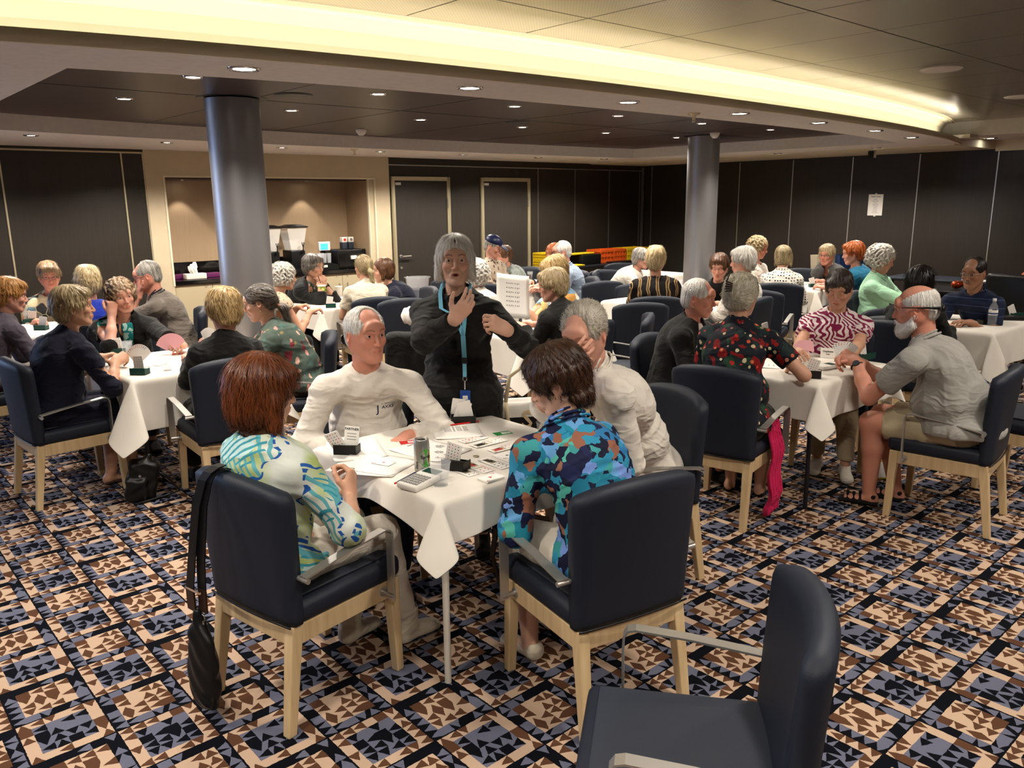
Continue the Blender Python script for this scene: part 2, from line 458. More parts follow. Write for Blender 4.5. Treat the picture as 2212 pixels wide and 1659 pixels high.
for u0, u1 in zip(us_all[:-1], us_all[1:]):
    if u1 <= 1.05 or u0 >= 9.55: segs = [(lip(u0), lip(u1), V0, V0)]
    else: segs = [(lip(u0), lip(u1), near(u0), near(u1)), (far(u0), far(u1), V0, V0)]
    for a0, a1, b0, b1 in segs:
        s.add([(u0, a0, ZS), (u1, a1, ZS), (u1, b1, ZS), (u0, b0, ZS), (u0, a0, ZS + 0.003), (u1, a1, ZS + 0.003), (u1, b1, ZS + 0.003), (u0, b0, ZS + 0.003)],
              [(0, 3, 2, 1), (4, 5, 6, 7)])
    if u0 >= 1.05 and u1 <= 9.55:      # risers of the recess
        s.add([(u0, near(u0), ZS), (u1, near(u1), ZS), (u1, near(u1), ZD), (u0, near(u0), ZD)], [(0, 1, 2, 3)])
        s.add([(u0, far(u0), ZS), (u1, far(u1), ZS), (u1, far(u1), ZD), (u0, far(u0), ZD)], [(0, 1, 2, 3)])
for uu in (1.05, 9.55):
    s.add([(uu, near(uu), ZS), (uu, far(uu), ZS), (uu, far(uu), ZD), (uu, near(uu), ZD)], [(0, 1, 2, 3)])
sof = room('ceiling', s, M['soffit'])
# lip fascia of the soffit
s = MB()
uf = list(np.arange(UMIN, 10.4, 0.2)) + [10.45]
for u0, u1 in zip(uf[:-1], uf[1:]):
    a0, a1 = lip(u0), lip(u1)
    s.add([(u0, a0, ZS - .006), (u1, a1, ZS - .006), (u1, a1, ZS + .045), (u0, a0, ZS + .045), (u0, a0 + .03, ZS - .006), (u1, a1 + .03, ZS - .006), (u1, a1 + .03, ZS + .045), (u0, a0 + .03, ZS + .045)],
          [(0, 1, 2, 3), (3, 2, 6, 7), (4, 7, 6, 5), (0, 4, 5, 1)], None, True)
room('trim_cove_lip', s, M['cornice'])
# cove back surface rising from the trough to the main ceiling edge
s = MB(); prof = [(0.03, 0.005), (0.10, 0.005), (0.17, 0.02), (0.22, 0.06), (0.245, 0.12), (0.24, 0.19), (0.20, 0.245), (0.13, 0.26)]
uf2 = [u for u in uf if u < 10.6] + [10.6]
for u0, u1 in zip(uf2[:-1], uf2[1:]):
    for (p0, q0), (p1, q1) in zip(prof[:-1], prof[1:]):
        s.add([(u0, lip(u0) + p0, ZS + q0), (u1, lip(u1) + p0, ZS + q0), (u1, lip(u1) + p1, ZS + q1), (u0, lip(u0) + p1, ZS + q1)], [(0, 1, 2, 3)], None, True)
# end wall of the cove

room('ceiling_cove', s, M['cove'])
s = MB()
for u0, u1 in zip(uf2[:-1], uf2[1:]):
    if u1 > 10.3: continue
    s.add([(u0, lip(u0) + .05, ZS + .012), (u1, lip(u1) + .05, ZS + .012), (u1, lip(u1) + .075, ZS + .012), (u0, lip(u0) + .075, ZS + .012)], [(0, 1, 2, 3)])
o = room('cove_light_strip', s, M['coveglow'], None)
tag(o, 'warm yellow strip light hidden in the curved ceiling cove', 'strip light')
# dark recess ceiling with fine joints
s = MB()
for u0, u1 in zip(us_all[:-1], us_all[1:]):
    if u0 >= 1.05 and u1 <= 9.55: s.add([(u0, near(u0) - .02, ZD), (u1, near(u1) - .02, ZD), (u1, far(u1) + .02, ZD), (u0, far(u0) + .02, ZD)], [(0, 3, 2, 1)])
room('ceiling_recess', s, M['darkceil'])
s = MB()
for uu in (2.62, 3.9, 5.2, 6.5, 7.75): s.box(uu - .004, uu + .004, near(uu), far(uu), ZD - .002, ZD)
s.box(1.05, 9.55, 5.72, 5.728, ZD - .002, ZD)
room('trim_recess_joints', s, M['blackp'])
# main metal tile ceiling
s = MB(); tu, tv = 0.71, 0.765; g = 0.004
cu0, cv0 = 3.05, 2.86
iu = range(int((UMIN - cu0) // tu), int((10.95 - cu0) // tu) + 2)
def clip_poly(poly, f):     # keep f(p) >= 0
    out = []
    for i, p in enumerate(poly):
        q = poly[(i + 1) % len(poly)]; a, b = f(p), f(q)
        if a >= 0: out.append(p)
        if a * b < 0:
            t = a / (a - b); out.append((p[0] + t * (q[0] - p[0]), p[1] + t * (q[1] - p[1])))
    return out
for i in iu:
    for j in range(-11, 8):
        x0, x1 = cu0 + i * tu + g, cu0 + (i + 1) * tu - g; y0, y1 = cv0 + j * tv + g, cv0 + (j + 1) * tv - g
        x0 = max(x0, UMIN); x1 = min(x1, 10.6)
        if x1 <= x0 or y0 > 7.2: continue
        pl = [(x0 + (x1 - x0) * t / 4, y0) for t in range(5)] + [(x0 + (x1 - x0) * t / 4, y1) for t in range(4, -1, -1)]
        pl = clip_poly(pl, lambda p: edge(p[0]) - 0.03 - p[1])
        if len(pl) >= 3: s.add([(p[0], p[1], ZM) for p in pl], [tuple(range(len(pl)))[::-1]])
room('ceiling_tiles', s, M['metalceil'])
room('ceiling_plenum', MB().box(UMIN - .1, U0 + .1, VMIN - .1, V0 + .7, ZM + .035, ZM + .08), M['blackp'])
s = MB()
for u0, u1 in zip(uf2[:-1], uf2[1:]):
    a0, a1 = edge(u0), edge(u1)
    for d0, d1, zz in ((-.03, -.012, ZM - .004), (-.006, .012, ZM - .012)):
        s.add([(u0, a0 + d0, zz), (u1, a1 + d0, zz), (u1, a1 + d1, zz), (u0, a0 + d1, zz), (u0, a0 + d0, zz + .03), (u1, a1 + d0, zz + .03), (u1, a1 + d1, zz + .03), (u0, a0 + d1, zz + .03)],
              [(0, 3, 2, 1), (0, 1, 5, 4), (2, 3, 7, 6)], None, True)
room('trim_ceiling_edge', s, M['cornice'])
# strips along the right wall
room('trim_right_strip', MB().box(10.35, U0, 3.86, V0, ZS - .012, ZS + .09).box(10.31, 10.35, 4.1, V0, ZS - .004, ZS + .02), M['cornice'])
room('ceiling_side', MB().box(10.6, U0, VMIN, 4.4, 2.43, 2.47).box(10.35, 10.6, 3.7, 4.4, 2.40, 2.44).box(10.58, 10.61, VMIN, 4.4, 2.43, ZM), M['soffit'])
room('trim_right_cornice', MB().box(U0 - .06, U0, VMIN, 3.86, 2.30, 2.43), M['cornice'])
# walls
room('wall_left', MB().box(-1.0, 3.1, V0, V0 + .1, 0, 2.7).box(UMIN, -3.6, V0, V0 + .1, 0, 2.7).box(-3.6, -1.0, V0, V0 + .1, 0, .9).box(-3.6, -1.0, V0, V0 + .1, 2.15, 2.7), M['wenge'])
room('window_1', MB().box(-3.6, -3.54, V0, V0 + .1, .9, 2.15).box(-1.06, -1.0, V0, V0 + .1, .9, 2.15).box(-3.6, -1.0, V0, V0 + .1, .9, .96).box(-3.6, -1.0, V0, V0 + .1, 2.09, 2.15).box(-2.33, -2.27, V0 + .02, V0 + .08, .9, 2.15), M['steel'])
room('wall_niche', MB().box(3.1, 3.3, V0 - .012, V0 + .75, 0, 2.5).box(6.06, 6.3, V0 - .012, V0 + .75, 0, 2.5).box(3.3, 6.06, V0 - .012, V0 + .75, 2.05, 2.5).box(3.3, 6.06, V0 + .62, V0 + .75, 0, 2.05)
     .box(5.97, 6.06, V0 + .0, V0 + .62, 0, 2.05), M['beige'])
room('wall_niche_paper', MB().box(3.3, 5.97, V0 + .6, V0 + .62, 1.05, 2.05).box(3.3, 3.305, V0 + .02, V0 + .6, 1.05, 2.05).box(5.965, 5.97, V0 + .02, V0 + .6, 1.05, 2.05), M['niche'])
room('ceiling_niche', MB().box(3.3, 5.97, V0 + .03, V0 + .62, 2.03, 2.06), M['darkceil'])
room('wall_doors', MB().box(6.3, U0, V0, V0 + .1, 0, 2.7), M['wenge'])
room('wall_right', MB().box(U0, U0 + .1, VMIN, V0 + .1, 0, 2.7), M['wenge'])
room('wall_back', MB().box(UMIN, U0, VMIN - .1, VMIN, 0, 2.7).box(UMIN - .1, UMIN, VMIN - .1, V0 + .1, 0, 2.7), M['beige'])
s = MB()
for uu in (1.72, 2.87, 3.094): s.box(uu - .008, uu + .008, V0 - .006, V0, 0, 2.305)
s.box(UMIN, 3.1, V0 - .008, V0, 2.295, 2.312)
room('trim_left', s, M['gold'])
s = MB().box(6.3, U0, V0 - .006, V0, 2.235, 2.25)
for uu in (9.11, 9.96, 10.81, 11.62): s.box(uu - .007, uu + .007, V0 - .006, V0, 0, 2.24)
s.box(11.68, 11.72, V0 - .03, V0, 0, 2.3)
room('trim_door_wall', s, M['steel'])
s = MB()
for vv in (9.42, 8.5, 7.62, 6.68, 5.74, 4.80, 3.83, 2.9, 1.96, 1.0, 0.05): s.box(U0 - .006, U0, vv - .007, vv + .007, 0, 2.31)
room('trim_right', s, M['steel'])
room('trim_niche', MB().box(3.285, 3.305, V0 - .02, V0 + .0, .82, 2.06).box(3.285, 6.07, V0 - .02, V0, 2.045, 2.065).box(6.05, 6.07, V0 - .02, V0, 0, 2.06).box(5.955, 5.965, V0 - .016, V0 + .02, .9, 2.05), M['cornice'])
# doors
for k, (d0, d1) in enumerate(((6.32, 7.33), (7.91, 8.92))):
    t = empty('door_%d' % (k + 1), uv((d0 + d1) / 2, V0 - .001), RZ); t['kind'] = 'structure'
    w_ = (d1 - d0) / 2; s = MB()
    s.box(-w_, -w_ + .055, -.03, 0, 0, 2.09).box(w_ - .055, w_, -.03, 0, 0, 2.09).box(-w_, w_, -.03, 0, 2.035, 2.09)
    s.box(-w_ + .01, -w_ + .022, -.038, -.03, 0, 2.08).box(w_ - .022, w_ - .01, -.038, -.03, 0, 2.08)
    s.build('door_frame', M['gold'], t)
    MB().box(-w_ + .055, w_ - .055, -.012, 0, 0.0, 2.035).build('door_leaf', M['doorwood'], t)
    for zz in (1.72, 0.35): MB().cyl((w_ - .05, -.035, zz - .07), (w_ - .05, -.035, zz + .07), .009, mat=M['steel']).build('hinge', None, t)
    MB().box(-w_ + .075, -w_ + .165, -.016, -.012, 1.975, 2.01, M['whitep']).build('name_plate', None, t)
    if k == 0:
        s = MB().cyl((-w_ + .12, -.012, 1.0), (-w_ + .12, -.07, 1.0), .012, mat=M['steel']).cyl((-w_ + .12, -.065, 1.0), (-w_ + .26, -.065, 1.0), .011, mat=M['steel'])
        s.cyl((-w_ + .12, -.012, 1.0), (-w_ + .12, -.018, 1.0), .027, mat=M['steel']).cyl((-w_ + .12, -.012, .84), (-w_ + .12, -.02, .84), .02, mat=M['steel'])
        s.build('door_handle', None, t)
# niche spot lamps
def downlight(u, v, z, r=.055, label=None, group=None, cone=True):
    t = empty('ceiling_downlight', uv(u, v, z), RZ, label, 'light', group)
    s = MB().lathe([(r * .74, .028), (r * .78, 0), (r * .8, -.006), (r * 1.0, -.008), (r * 1.08, -.004), (r * 1.1, 0)], 24, M['chrome']); s.build('trim_ring', None, t)
    s = MB().lathe([(0.0005, -.003), (r * .76, -.003)], 20, M['lampwhite']); s.build('lamp_lens', None, t)
    return t
ORD = 'first second third fourth fifth sixth seventh eighth ninth'.split()
for i, (a, b) in enumerate(SOFFIT_L): downlight(a, b, ZS, .066, 'chrome downlight in the grey soffit by the glowing cove, %s from the left' % ORD[i], 'downlights along the curved soffit')
for i, (a, b) in enumerate(PERIM_L): downlight(a, b, ZS, .055, 'small downlight in the ceiling border along the walls, %s from the left' % ORD[i], 'downlights along the wall border')
for i, (a, b) in enumerate(DARK_L):
    rw = b > 5.5; k = sorted(q[0] for q in DARK_L if (q[1] > 5.5) == rw).index(a)
    downlight(a, b, ZD, .055, 'downlight in the dark ceiling recess, %s row, %s from the left' % ('far' if rw else 'near', ORD[k]), 'downlights in the dark recess')
downlight(11.15, 3.75, 2.43, .07, 'bright recessed downlight at the end of the cove near the right wall')
spot(11.15, 3.75, 2.41, 16)
for uu, lb in ((3.65, 'left small downlight inside the coffee niche'), (5.28, 'right small downlight inside the coffee niche')):
    downlight(uu, V0 + .42, 2.03, .035, lb); spot(uu, V0 + .42, 2.015, 8, 75, .25, .02)
spot(4.5, V0 + .42, 2.015, 6, 75, .25, .02); downlight(4.5, V0 + .42, 2.03, .035, 'middle small downlight inside the coffee niche, behind the column')
# speakers, smoke detectors, sprinklers
for (a, b, z_, mt, lb) in ((2.75, 5.32, ZD, M['blackp'], 'flat dark round speaker grille in the dark ceiling beside the left column'), (5.35, 5.9, ZD, M['blackp'], 'flat dark round speaker grille in the dark ceiling between the columns'),
                         (6.12, 2.42, ZM, M['soffit'], 'round speaker in the metal tile ceiling, upper right'), (8.35, 2.6, ZM, M['soffit'], 'round speaker in the metal tile ceiling at the right edge')):
    s = MB().lathe([(0.0005, -.012), (.10, -.012), (.125, -.008), (.135, 0)], 28, mt); o = s.build('ceiling_speaker'); o.location = uv(a, b, z_); tag(o, lb, 'speaker')
for (a, b, z_, lb) in ((4.55, 7.4, ZD, 'white smoke detector on the dark recess near the back wall'), (8.02, 5.55, ZD, 'white smoke detector beside the right column top')):
    s = MB().lathe([(0.0005, -.06), (.025, -.058), (.045, -.035), (.055, -.015), (.055, 0)], 20, M['whitep']); o = s.build('smoke_detector'); o.location = uv(a, b, z_); tag(o, lb, 'smoke detector')
for (a, b, z_, lb) in ((4.94, 3.6, ZS, 'brass sprinkler head in the soffit above the right column'), (5.0, 8.3, ZS, 'dark sprinkler head above the coffee niche'), (11.2, 3.3, 2.43, 'sprinkler head in the side ceiling at the far right')):
    s = MB().lathe([(.045, 0), (.04, -.012), (.02, -.018), (.012, -.03), (.010, -.05), (.0005, -.055)], 16, M['gold']).lathe([(0.0005, -.062), (.016, -.062), (.016, -.059), (.0005, -.058)], 12, M['chrome'])
    s.cyl((-.011, 0, -.045), (-.011, 0, -.06), .002).cyl((.011, 0, -.045), (.011, 0, -.06), .002)
    o = s.build('sprinkler_head', None); o.location = uv(a, b, z_); tag(o, lb, 'sprinkler')
s = MB().box(-.04, .04, -.03, .03, -.09, 0, M['whitep']).box(-.05, -.04, -.035, .035, -.1, -.01, M['blackp']).cyl((-.04, 0, -.05), (-.055, 0, -.05), .02, mat=M['blackp'])
o = s.build('motion_sensor'); o.location = uv(10.6, 4.93, ZS - .01); o.rotation_euler = (0, 0, RZ); tag(o, 'small boxy sensor hanging by the right wall cornice', 'sensor')
# columns
for (a, b, lb) in ((2.5, 5.75, 'large pewter grey round column at the left, in front of the coffee niche'), (8.27, 5.87, 'pewter grey round column at the right, before the dark wall')):
    t = empty('column', uv(a, b), 0, lb, 'column')
    MB().cyl((0, 0, 0), (0, 0, ZD - .01), .185, n=48, cap=False).build('shaft', M['column'], t)
    MB().lathe([(.188, ZD - .002), (.225, ZD - .002), (.235, ZD - .006), (.24, ZD)], 40, M['blackp']).build('ceiling_collar', None, t)
# ---------------------------------------------------------------- chairs
def backrest_mesh():
    nx, nz = 18, 22; W, T = .252, .034; z0, z1 = .388, .866
    def pt(a, b, side):   # a -1..1, b 0..1
        z = z0 + (z1 - z0) * b
        # rounded top corners: shrink the width near the top
        rc = .055; w_ = W - .022 * (1 - b)
        over = max(0, z - (z1 - rc)); x_lim = w_ - (rc - math.sqrt(max(0, rc * rc - over * over)))
        x = a * x_lim
        zz = z + .022 * (1 - (a * a)) * b ** 3 - .0
        y = -.214 - .055 * b ** 1.15 + .05 * (x / W) ** 2 * (.25 + .75 * b)
        e = min(1.0, (1 - abs(a)) / .12) ; et = min(1.0, (1 - b) / .06); eb = min(1.0, b / .03)
        t = T * math.sqrt(max(.0, 1 - (1 - e) ** 2 * .75)) * math.sqrt(max(0, 1 - (1 - et) ** 2 * .75)) * (1 - .2 * (1 - eb) ** 2)
        bul = .010 * (1 - a * a) * (1 - (2 * b - 1) ** 2)
        return (x, y + (t + bul if side > 0 else -t), zz)
    V, F = [], []
    for side in (1, -1):
        for j in range(nz + 1):
            for i in range(nx + 1): V.append(pt(-1 + 2 * i / nx, j / nz, side))
    n1 = (nx + 1) * (nz + 1)
    for j in range(nz):
        for i in range(nx):
            a = j * (nx + 1) + i; F.append((a, a + nx + 1, a + nx + 2, a + 1)); b = a + n1; F.append((b, b + 1, b + nx + 2, b + nx + 1))
    for i in range(nx):
        F.append((i, i + 1, n1 + i + 1, n1 + i)); a = nz * (nx + 1) + i; F.append((a, n1 + a, n1 + a + 1, a + 1))
    for j in range(nz):
        a = j * (nx + 1); F.append((a, n1 + a, n1 + a + nx + 1, a + nx + 1)); a += nx; F.append((a, a + nx + 1, n1 + a + nx + 1, n1 + a))
    return MB().add(V, F, None, True)
def leg_mb(p0, p1, w0, w1, dx=1):
    """square tapered leg from the top p0 to the foot p1"""
    V = []
    for p, w_ in ((p0, w0), (p1, w1)):
        for sx, sy in ((-1, -1), (1, -1), (1, 1), (-1, 1)): V.append((p[0] + sx * w_ / 2, p[1] + sy * w_ / 2, p[2]))
    return MB().add(V, [(0, 1, 2, 3), (7, 6, 5, 4), (0, 4, 5, 1), (1, 5, 6, 2), (2, 6, 7, 3), (3, 7, 4, 0)])
def bevel(o, w_=.004, n=2):
    b_ = o.modifiers.new('bevel', 'BEVEL'); b_.width = w_; b_.segments = n; b_.limit_method = 'ANGLE'; b_.angle_limit = R(40); return o
def make_chair():
    t = empty('armchair')
    for sx in (-1, 1):
        bevel(leg_mb((sx * .205, .228, .385), (sx * .212, .240, 0), .046, .034).build('leg', M['maple'], t))
        bevel(leg_mb((sx * .200, -.205, .385), (sx * .212, -.262, 0), .046, .034).build('leg', M['maple'], t))
    s = MB().box(-.185, .185, .212, .244, .315, .385).box(-.185, .185, -.232, -.20, .315, .385).box(-.222, -.19, -.20, .215, .315, .385).box(.19, .222, -.20, .215, .315, .385)
    bevel(s.build('seat_frame', M['maple'], t), .003)
    # seat cushion
    s = MB().rbox(-.232, .232, -.205, .268, .383, .468, .03)
    o = s.build('seat', M['navy'], t)
    for v_ in o.data.vertices:
        c = v_.co
        if c.z > .45: c.z += .012 * (1 - (c.x / .24) ** 2) - .012 * max(0, -(c.y) / .25)
    MB().box(-.2, .2, -.19, .235, .468, .4775).build('seat_top_panel', M['navyfab'], t)
    bevel(t.children[-1], .008, 3)
    backrest_mesh().build('backrest', M['navy'], t)
    s = MB(); n_ = 10
    for side in (1,):
        s.tube([(-.226 + .452 * i / n_, -.250 + .05 * ((-.226 + .452 * i / n_) / .235) ** 2 * .25, .390) for i in range(n_ + 1)], .004, 6)
    s.build('piping', M['blackp'], t)
    for sx in (-1, 1):
        s = MB(); x = sx * .268
        pts = [(x, .175, .335), (x, .178, .56), (x, .176, .595), (x, .165, .612), (x, .145, .617), (x, .0, .603), (x, -.10, .588), (x, -.205, .572)]
        s.strap(pts, (1, 0, 0), .036, .006)
        s.cyl((sx * .222, .175, .352), (x + sx * .012, .175, .352), .009).cyl((sx * .222, .175, .352), (sx * .228, .175, .352), .018)
        s.cyl((sx * .215, -.200, .560), (x + sx * .02, -.200, .560), .009)
        s.build('armrest', M['armmetal'], t)
    return t
CHAIR0 = make_chair(); _cused = [False]
def chair(x, y, yaw, label, group=None, dark=False):
    """x, y = centre of the seat on the floor, yaw = facing direction (0 = +X, 90 = +Y) in degrees"""
    o = CHAIR0 if not _cused[0] else copy_tree(CHAIR0)
    _cused[0] = True
    o.location = (x, y, 0); o.rotation_euler = (0, 0, R(yaw - 90)); o['label'] = label; o['category'] = 'chair'
    if 'group' in o: del o['group']
    o['group'] = group or 'navy armchairs around the card tables'
    return o
# ---------------------------------------------------------------- tables and cloths
def cloth_mesh(a, drop, seed=0, h=.742, waves=.016, lift=None):
    rs = np.random.RandomState(seed); n = 20; nd = 12
    L = a + drop
    cs = list(np.linspace(-L, -a, nd + 1)) + list(np.linspace(-a, a, n + 1))[1:-1] + list(np.linspace(a, L, nd + 1))
    N = len(cs); V = np.zeros((N, N, 3)); ph = rs.rand(8) * 6.28
    r = .018
    for i, s_ in enumerate(cs):
        for j, t_ in enumerate(cs):
            ex, ey = max(0, abs(s_) - a), max(0, abs(t_) - a); sx, sy = (1 if s_ > 0 else -1), (1 if t_ > 0 else -1)
            def hang(e):  # small bend radius then vertical: outward, downward
                L_ = r * math.pi / 2
                if e < L_: th = e / r; return r * math.sin(th), r * (1 - math.cos(th))
                return r + (e - L_) * .05, r + (e - L_) * .9987
            if ex == 0 and ey == 0: V[i, j] = (s_, t_, 0); continue
            if ex > 0 and ey == 0:
                o_, d_ = hang(ex); wv = waves * math.sin(t_ / a * 5 + ph[0 if sx > 0 else 1]) * math.sin(t_ / a * 2.1 + ph[4]) * (ex / drop) * (1 - (t_ / a) ** 6)
                V[i, j] = (sx * (a + o_ + wv), t_, -d_); continue
            if ey > 0 and ex == 0:
                o_, d_ = hang(ey); wv = waves * math.sin(s_ / a * 5 + ph[2 if sy > 0 else 3]) * math.sin(s_ / a * 2.3 + ph[5]) * (ey / drop) * (1 - (s_ / a) ** 6)
                V[i, j] = (s_, sy * (a + o_ + wv), -d_); continue
            rr = math.hypot(ex, ey); th = math.atan2(ey, ex); o_, d_ = hang(rr)
            k = math.sin(2 * th)                        # 0 at the sides, 1 on the diagonal
            out = o_ + rr * .34 * k
            dz = d_ * (1 - .05 * k)
            lat = rr * .30 * math.sin(4 * th)           # opens the fold slightly
            ang = th
            bx, by = math.cos(ang) * o_ , math.sin(ang) * o_
            dx = (out - o_) * .7071; dy = (out - o_) * .7071
            V[i, j] = (sx * (a + bx + dx + lat * .7071), sy * (a + by + dy - lat * .7071), -dz)
    V[..., 2] += h
    if lift is not None:
        for (lx, ly, rad, amt) in lift:
            d2 = np.exp(-((V[..., 0] - lx) ** 2 + (V[..., 1] - ly) ** 2) / rad ** 2); below = np.clip((h - V[..., 2]) / drop, 0, 1)
            V[..., 2] += d2 * below * amt
            V[..., 0] += d2 * below * np.sign(lx) * amt * .3 * (abs(lx) > abs(ly)); V[..., 1] += d2 * below * np.sign(ly) * amt * .3 * (abs(ly) >= abs(lx))
    # round the table corners a little
    idx = np.arange(N * N).reshape(N, N)
    F = np.stack([idx[:-1, :-1], idx[1:, :-1], idx[1:, 1:], idx[:-1, 1:]], -1).reshape(-1, 4)
    return np_mesh('tablecloth', V.reshape(-1, 3), F)
def card_table(u, v, drop, lb, a=.43, rot=0, legmat='blackmetal', seed=0, lift=None, clothlb=None):
    t = empty('card_table', uv(u, v), RZ + R(rot), 'square folding card table under ' + lb, 'table', 'card tables')
    MB().rbox(-a + .01, a - .01, -a + .01, a - .01, .715, .735, .009).build('tabletop', M['whitep'], t)
    s = MB()
    for sx in (-1, 1):
        s.box(sx * (a - .05) - .012, sx * (a - .05) + .012, -a + .04, a - .04, .69, .715); s.box(-a + .04, a - .04, sx * (a - .05) - .012, sx * (a - .05) + .012, .69, .715)
    s.build('frame', M[legmat], t)
    for sx in (-1, 1):
        for sy in (-1, 1):
            MB().cyl((sx * (a - .06), sy * (a - .06), .70), (sx * (a - .045), sy * (a - .045), 0.0), .0135, .0125, 12).build('leg', M[legmat], t)
    me = cloth_mesh(a, drop, seed, lift=lift)
    c = meshobj('tablecloth', me, M['linen']); c.location = uv(u, v); c.rotation_euler = (0, 0, RZ + R(rot))
    sol = c.modifiers.new('thick', 'SOLIDIFY'); sol.thickness = .0012; sol.offset = 1
    sub = c.modifiers.new('sub', 'SUBSURF'); sub.levels = 1; sub.render_levels = 1
    tag(c, clothlb or ('white tablecloth, ' + lb), 'tablecloth', 'white tablecloths')
    return t
TABLES = {
 'T1': (1.98, 2.56, .19, 'the cloth with the laid-out cards, nearest the camera', 'whitemetal'),
 'T2': (1.84, 5.40, .33, 'the long cloth by the navy dress and pink card fan', 'blackmetal'),
 'T3': (1.55, 7.62, .24, 'the cloth at the far left by the orange-haired player', 'blackmetal'),
 'T4': (4.19, 7.41, .22, 'the cloth with the green tumbler near the coffee niche', 'blackmetal'),
 'T5': (4.40, 4.78, .30, 'the cloth behind the standing woman in black', 'blackmetal'),
 'T6': (6.82, 7.30, .22, 'the cloth in front of the man in the navy cap', 'blackmetal'),
 'T7': (6.5, 5.2, .22, 'the cloth hidden behind the woman in black and gold stripes', 'blackmetal'),
 'T8': (4.55, 2.54, .22, 'the cloth beside the bearded man on the right', 'blackmetal'),
 'T9': (8.85, 4.85, .26, 'the cloth before the woman in the dotted blouse', 'blackmetal'),
 'T10': (7.10, 2.50, .30, 'the cloth with the water bottle at the right edge', 'blackmetal'),
 'T12': (8.9, 7.2, .22, 'the farthest cloth by the storage tables', 'blackmetal'),
}
TABLES['T7'] = (6.62, 5.12, .22, TABLES['T7'][3], 'blackmetal')
for k_, (a_, b_, d_, l_, m_) in TABLES.items():
    card_table(a_, b_, d_, l_, legmat=m_, seed=hash(k_[1:]) % 97 if False else int(k_[1:]), lift=[(-.43, -.1, .25, .1), (-.1, -.43, .25, .05)] if k_ == 'T1' else None)
# ---------------------------------------------------------------- distance-field modelling
F32 = np.float32
def smin(a, b, k):
    if k <= 1e-6: return np.minimum(a, b)
    h = np.clip(.5 + .5 * (b - a) / k, 0, 1); return b + (a - b) * h - k * h * (1 - h)
def smax(a, b, k): return -smin(-a, -b, k)
def rotm(rx=0, ry=0, rz=0):
    return np.array(Matrix.Rotation(rz, 3, 'Z') @ Matrix.Rotation(ry, 3, 'Y') @ Matrix.Rotation(rx, 3, 'X'))
def v3(*a): return np.array(a[0] if len(a) == 1 else a, float)
def unit(a): a = np.asarray(a, float); return a / (np.linalg.norm(a) + 1e-9)
class P:
    """primitive: dist(x,y,z), bounding box lo, hi (without margin), blend k, op"""
    def __init__(s, f, lo, hi, k=.02, op='+'): s.f = f; s.lo = np.array(lo, float); s.hi = np.array(hi, float); s.k = k; s.op = op
def cap(a, b, ra, rb=None, k=.02, op='+', infl=0.0):
    """tapered capsule"""
    a, b = v3(a), v3(b); rb = ra if rb is None else rb; ra += infl; rb += infl
    d = b - a; L2 = float(d @ d) + 1e-9
    def f(x, y, z):
        px, py, pz = x - a[0], y - a[1], z - a[2]
        t = np.clip((px * d[0] + py * d[1] + pz * d[2]) / L2, 0, 1)
        return np.sqrt((px - t * d[0]) ** 2 + (py - t * d[1]) ** 2 + (pz - t * d[2]) ** 2) - (ra + (rb - ra) * t)
    r = max(ra, rb); return P(f, np.minimum(a, b) - r, np.maximum(a, b) + r, k, op)
def ell(c, r, rot=None, k=.02, op='+', infl=0.0):
    c = v3(c); r = v3(r) + infl; Rm = np.eye(3) if rot is None else np.asarray(rot)
    def f(x, y, z):
        px, py, pz = x - c[0], y - c[1], z - c[2]
        q = [(Rm[0, i] * px + Rm[1, i] * py + Rm[2, i] * pz) for i in range(3)]
        k0 = np.sqrt(sum((q[i] / r[i]) ** 2 for i in range(3))); k1 = np.sqrt(sum((q[i] / r[i] ** 2) ** 2 for i in range(3)))
        return k0 * (k0 - 1) / np.maximum(k1, 1e-6)
    m_ = r.max(); e = np.sqrt((np.abs(Rm) ** 2) @ (r ** 2)); return P(f, c - e, c + e, k, op)
def fcap(a, b, ra, rb, side, q, k=.02, op='+', infl=0.0):
    """flattened capsule: radii ra, rb along 'side', q * radius across"""
    a, b = v3(a), v3(b); ra_, rb_ = ra + infl, rb + infl; d = b - a; L = np.linalg.norm(d); w_ = d / L
    s_ = unit(side - w_ * (np.dot(side, w_))); t_ = np.cross(w_, s_)
    qa = (ra * q + infl) / ra_
    def f(x, y, z):
        px, py, pz = x - a[0], y - a[1], z - a[2]
        u_ = px * s_[0] + py * s_[1] + pz * s_[2]; v_ = (px * t_[0] + py * t_[1] + pz * t_[2]) / qa; l_ = px * w_[0] + py * w_[1] + pz * w_[2]
        t = np.clip(l_ / L, 0, 1); rad = ra_ + (rb_ - ra_) * t; dl = (l_ - t * L)
        dd = np.sqrt(u_ ** 2 + v_ ** 2 + (dl / max(qa, .5)) ** 2) - rad
        g = np.sqrt(u_ ** 2 + v_ ** 2 + 1e-9); sc = np.sqrt((u_ / g) ** 2 + (v_ / g / qa) ** 2)
        return dd / np.maximum(sc, 1)
    r = max(ra_, rb_); return P(f, np.minimum(a, b) - r, np.maximum(a, b) + r, k, op)
def plane_cut(p, n, k=.004):
    """removes everything on the +n side of p"""
    p, n = v3(p), unit(n)
    return P(lambda x, y, z: -((x - p[0]) * n[0] + (y - p[1]) * n[1] + (z - p[2]) * n[2]), [-9] * 3, [9] * 3, k, '-')
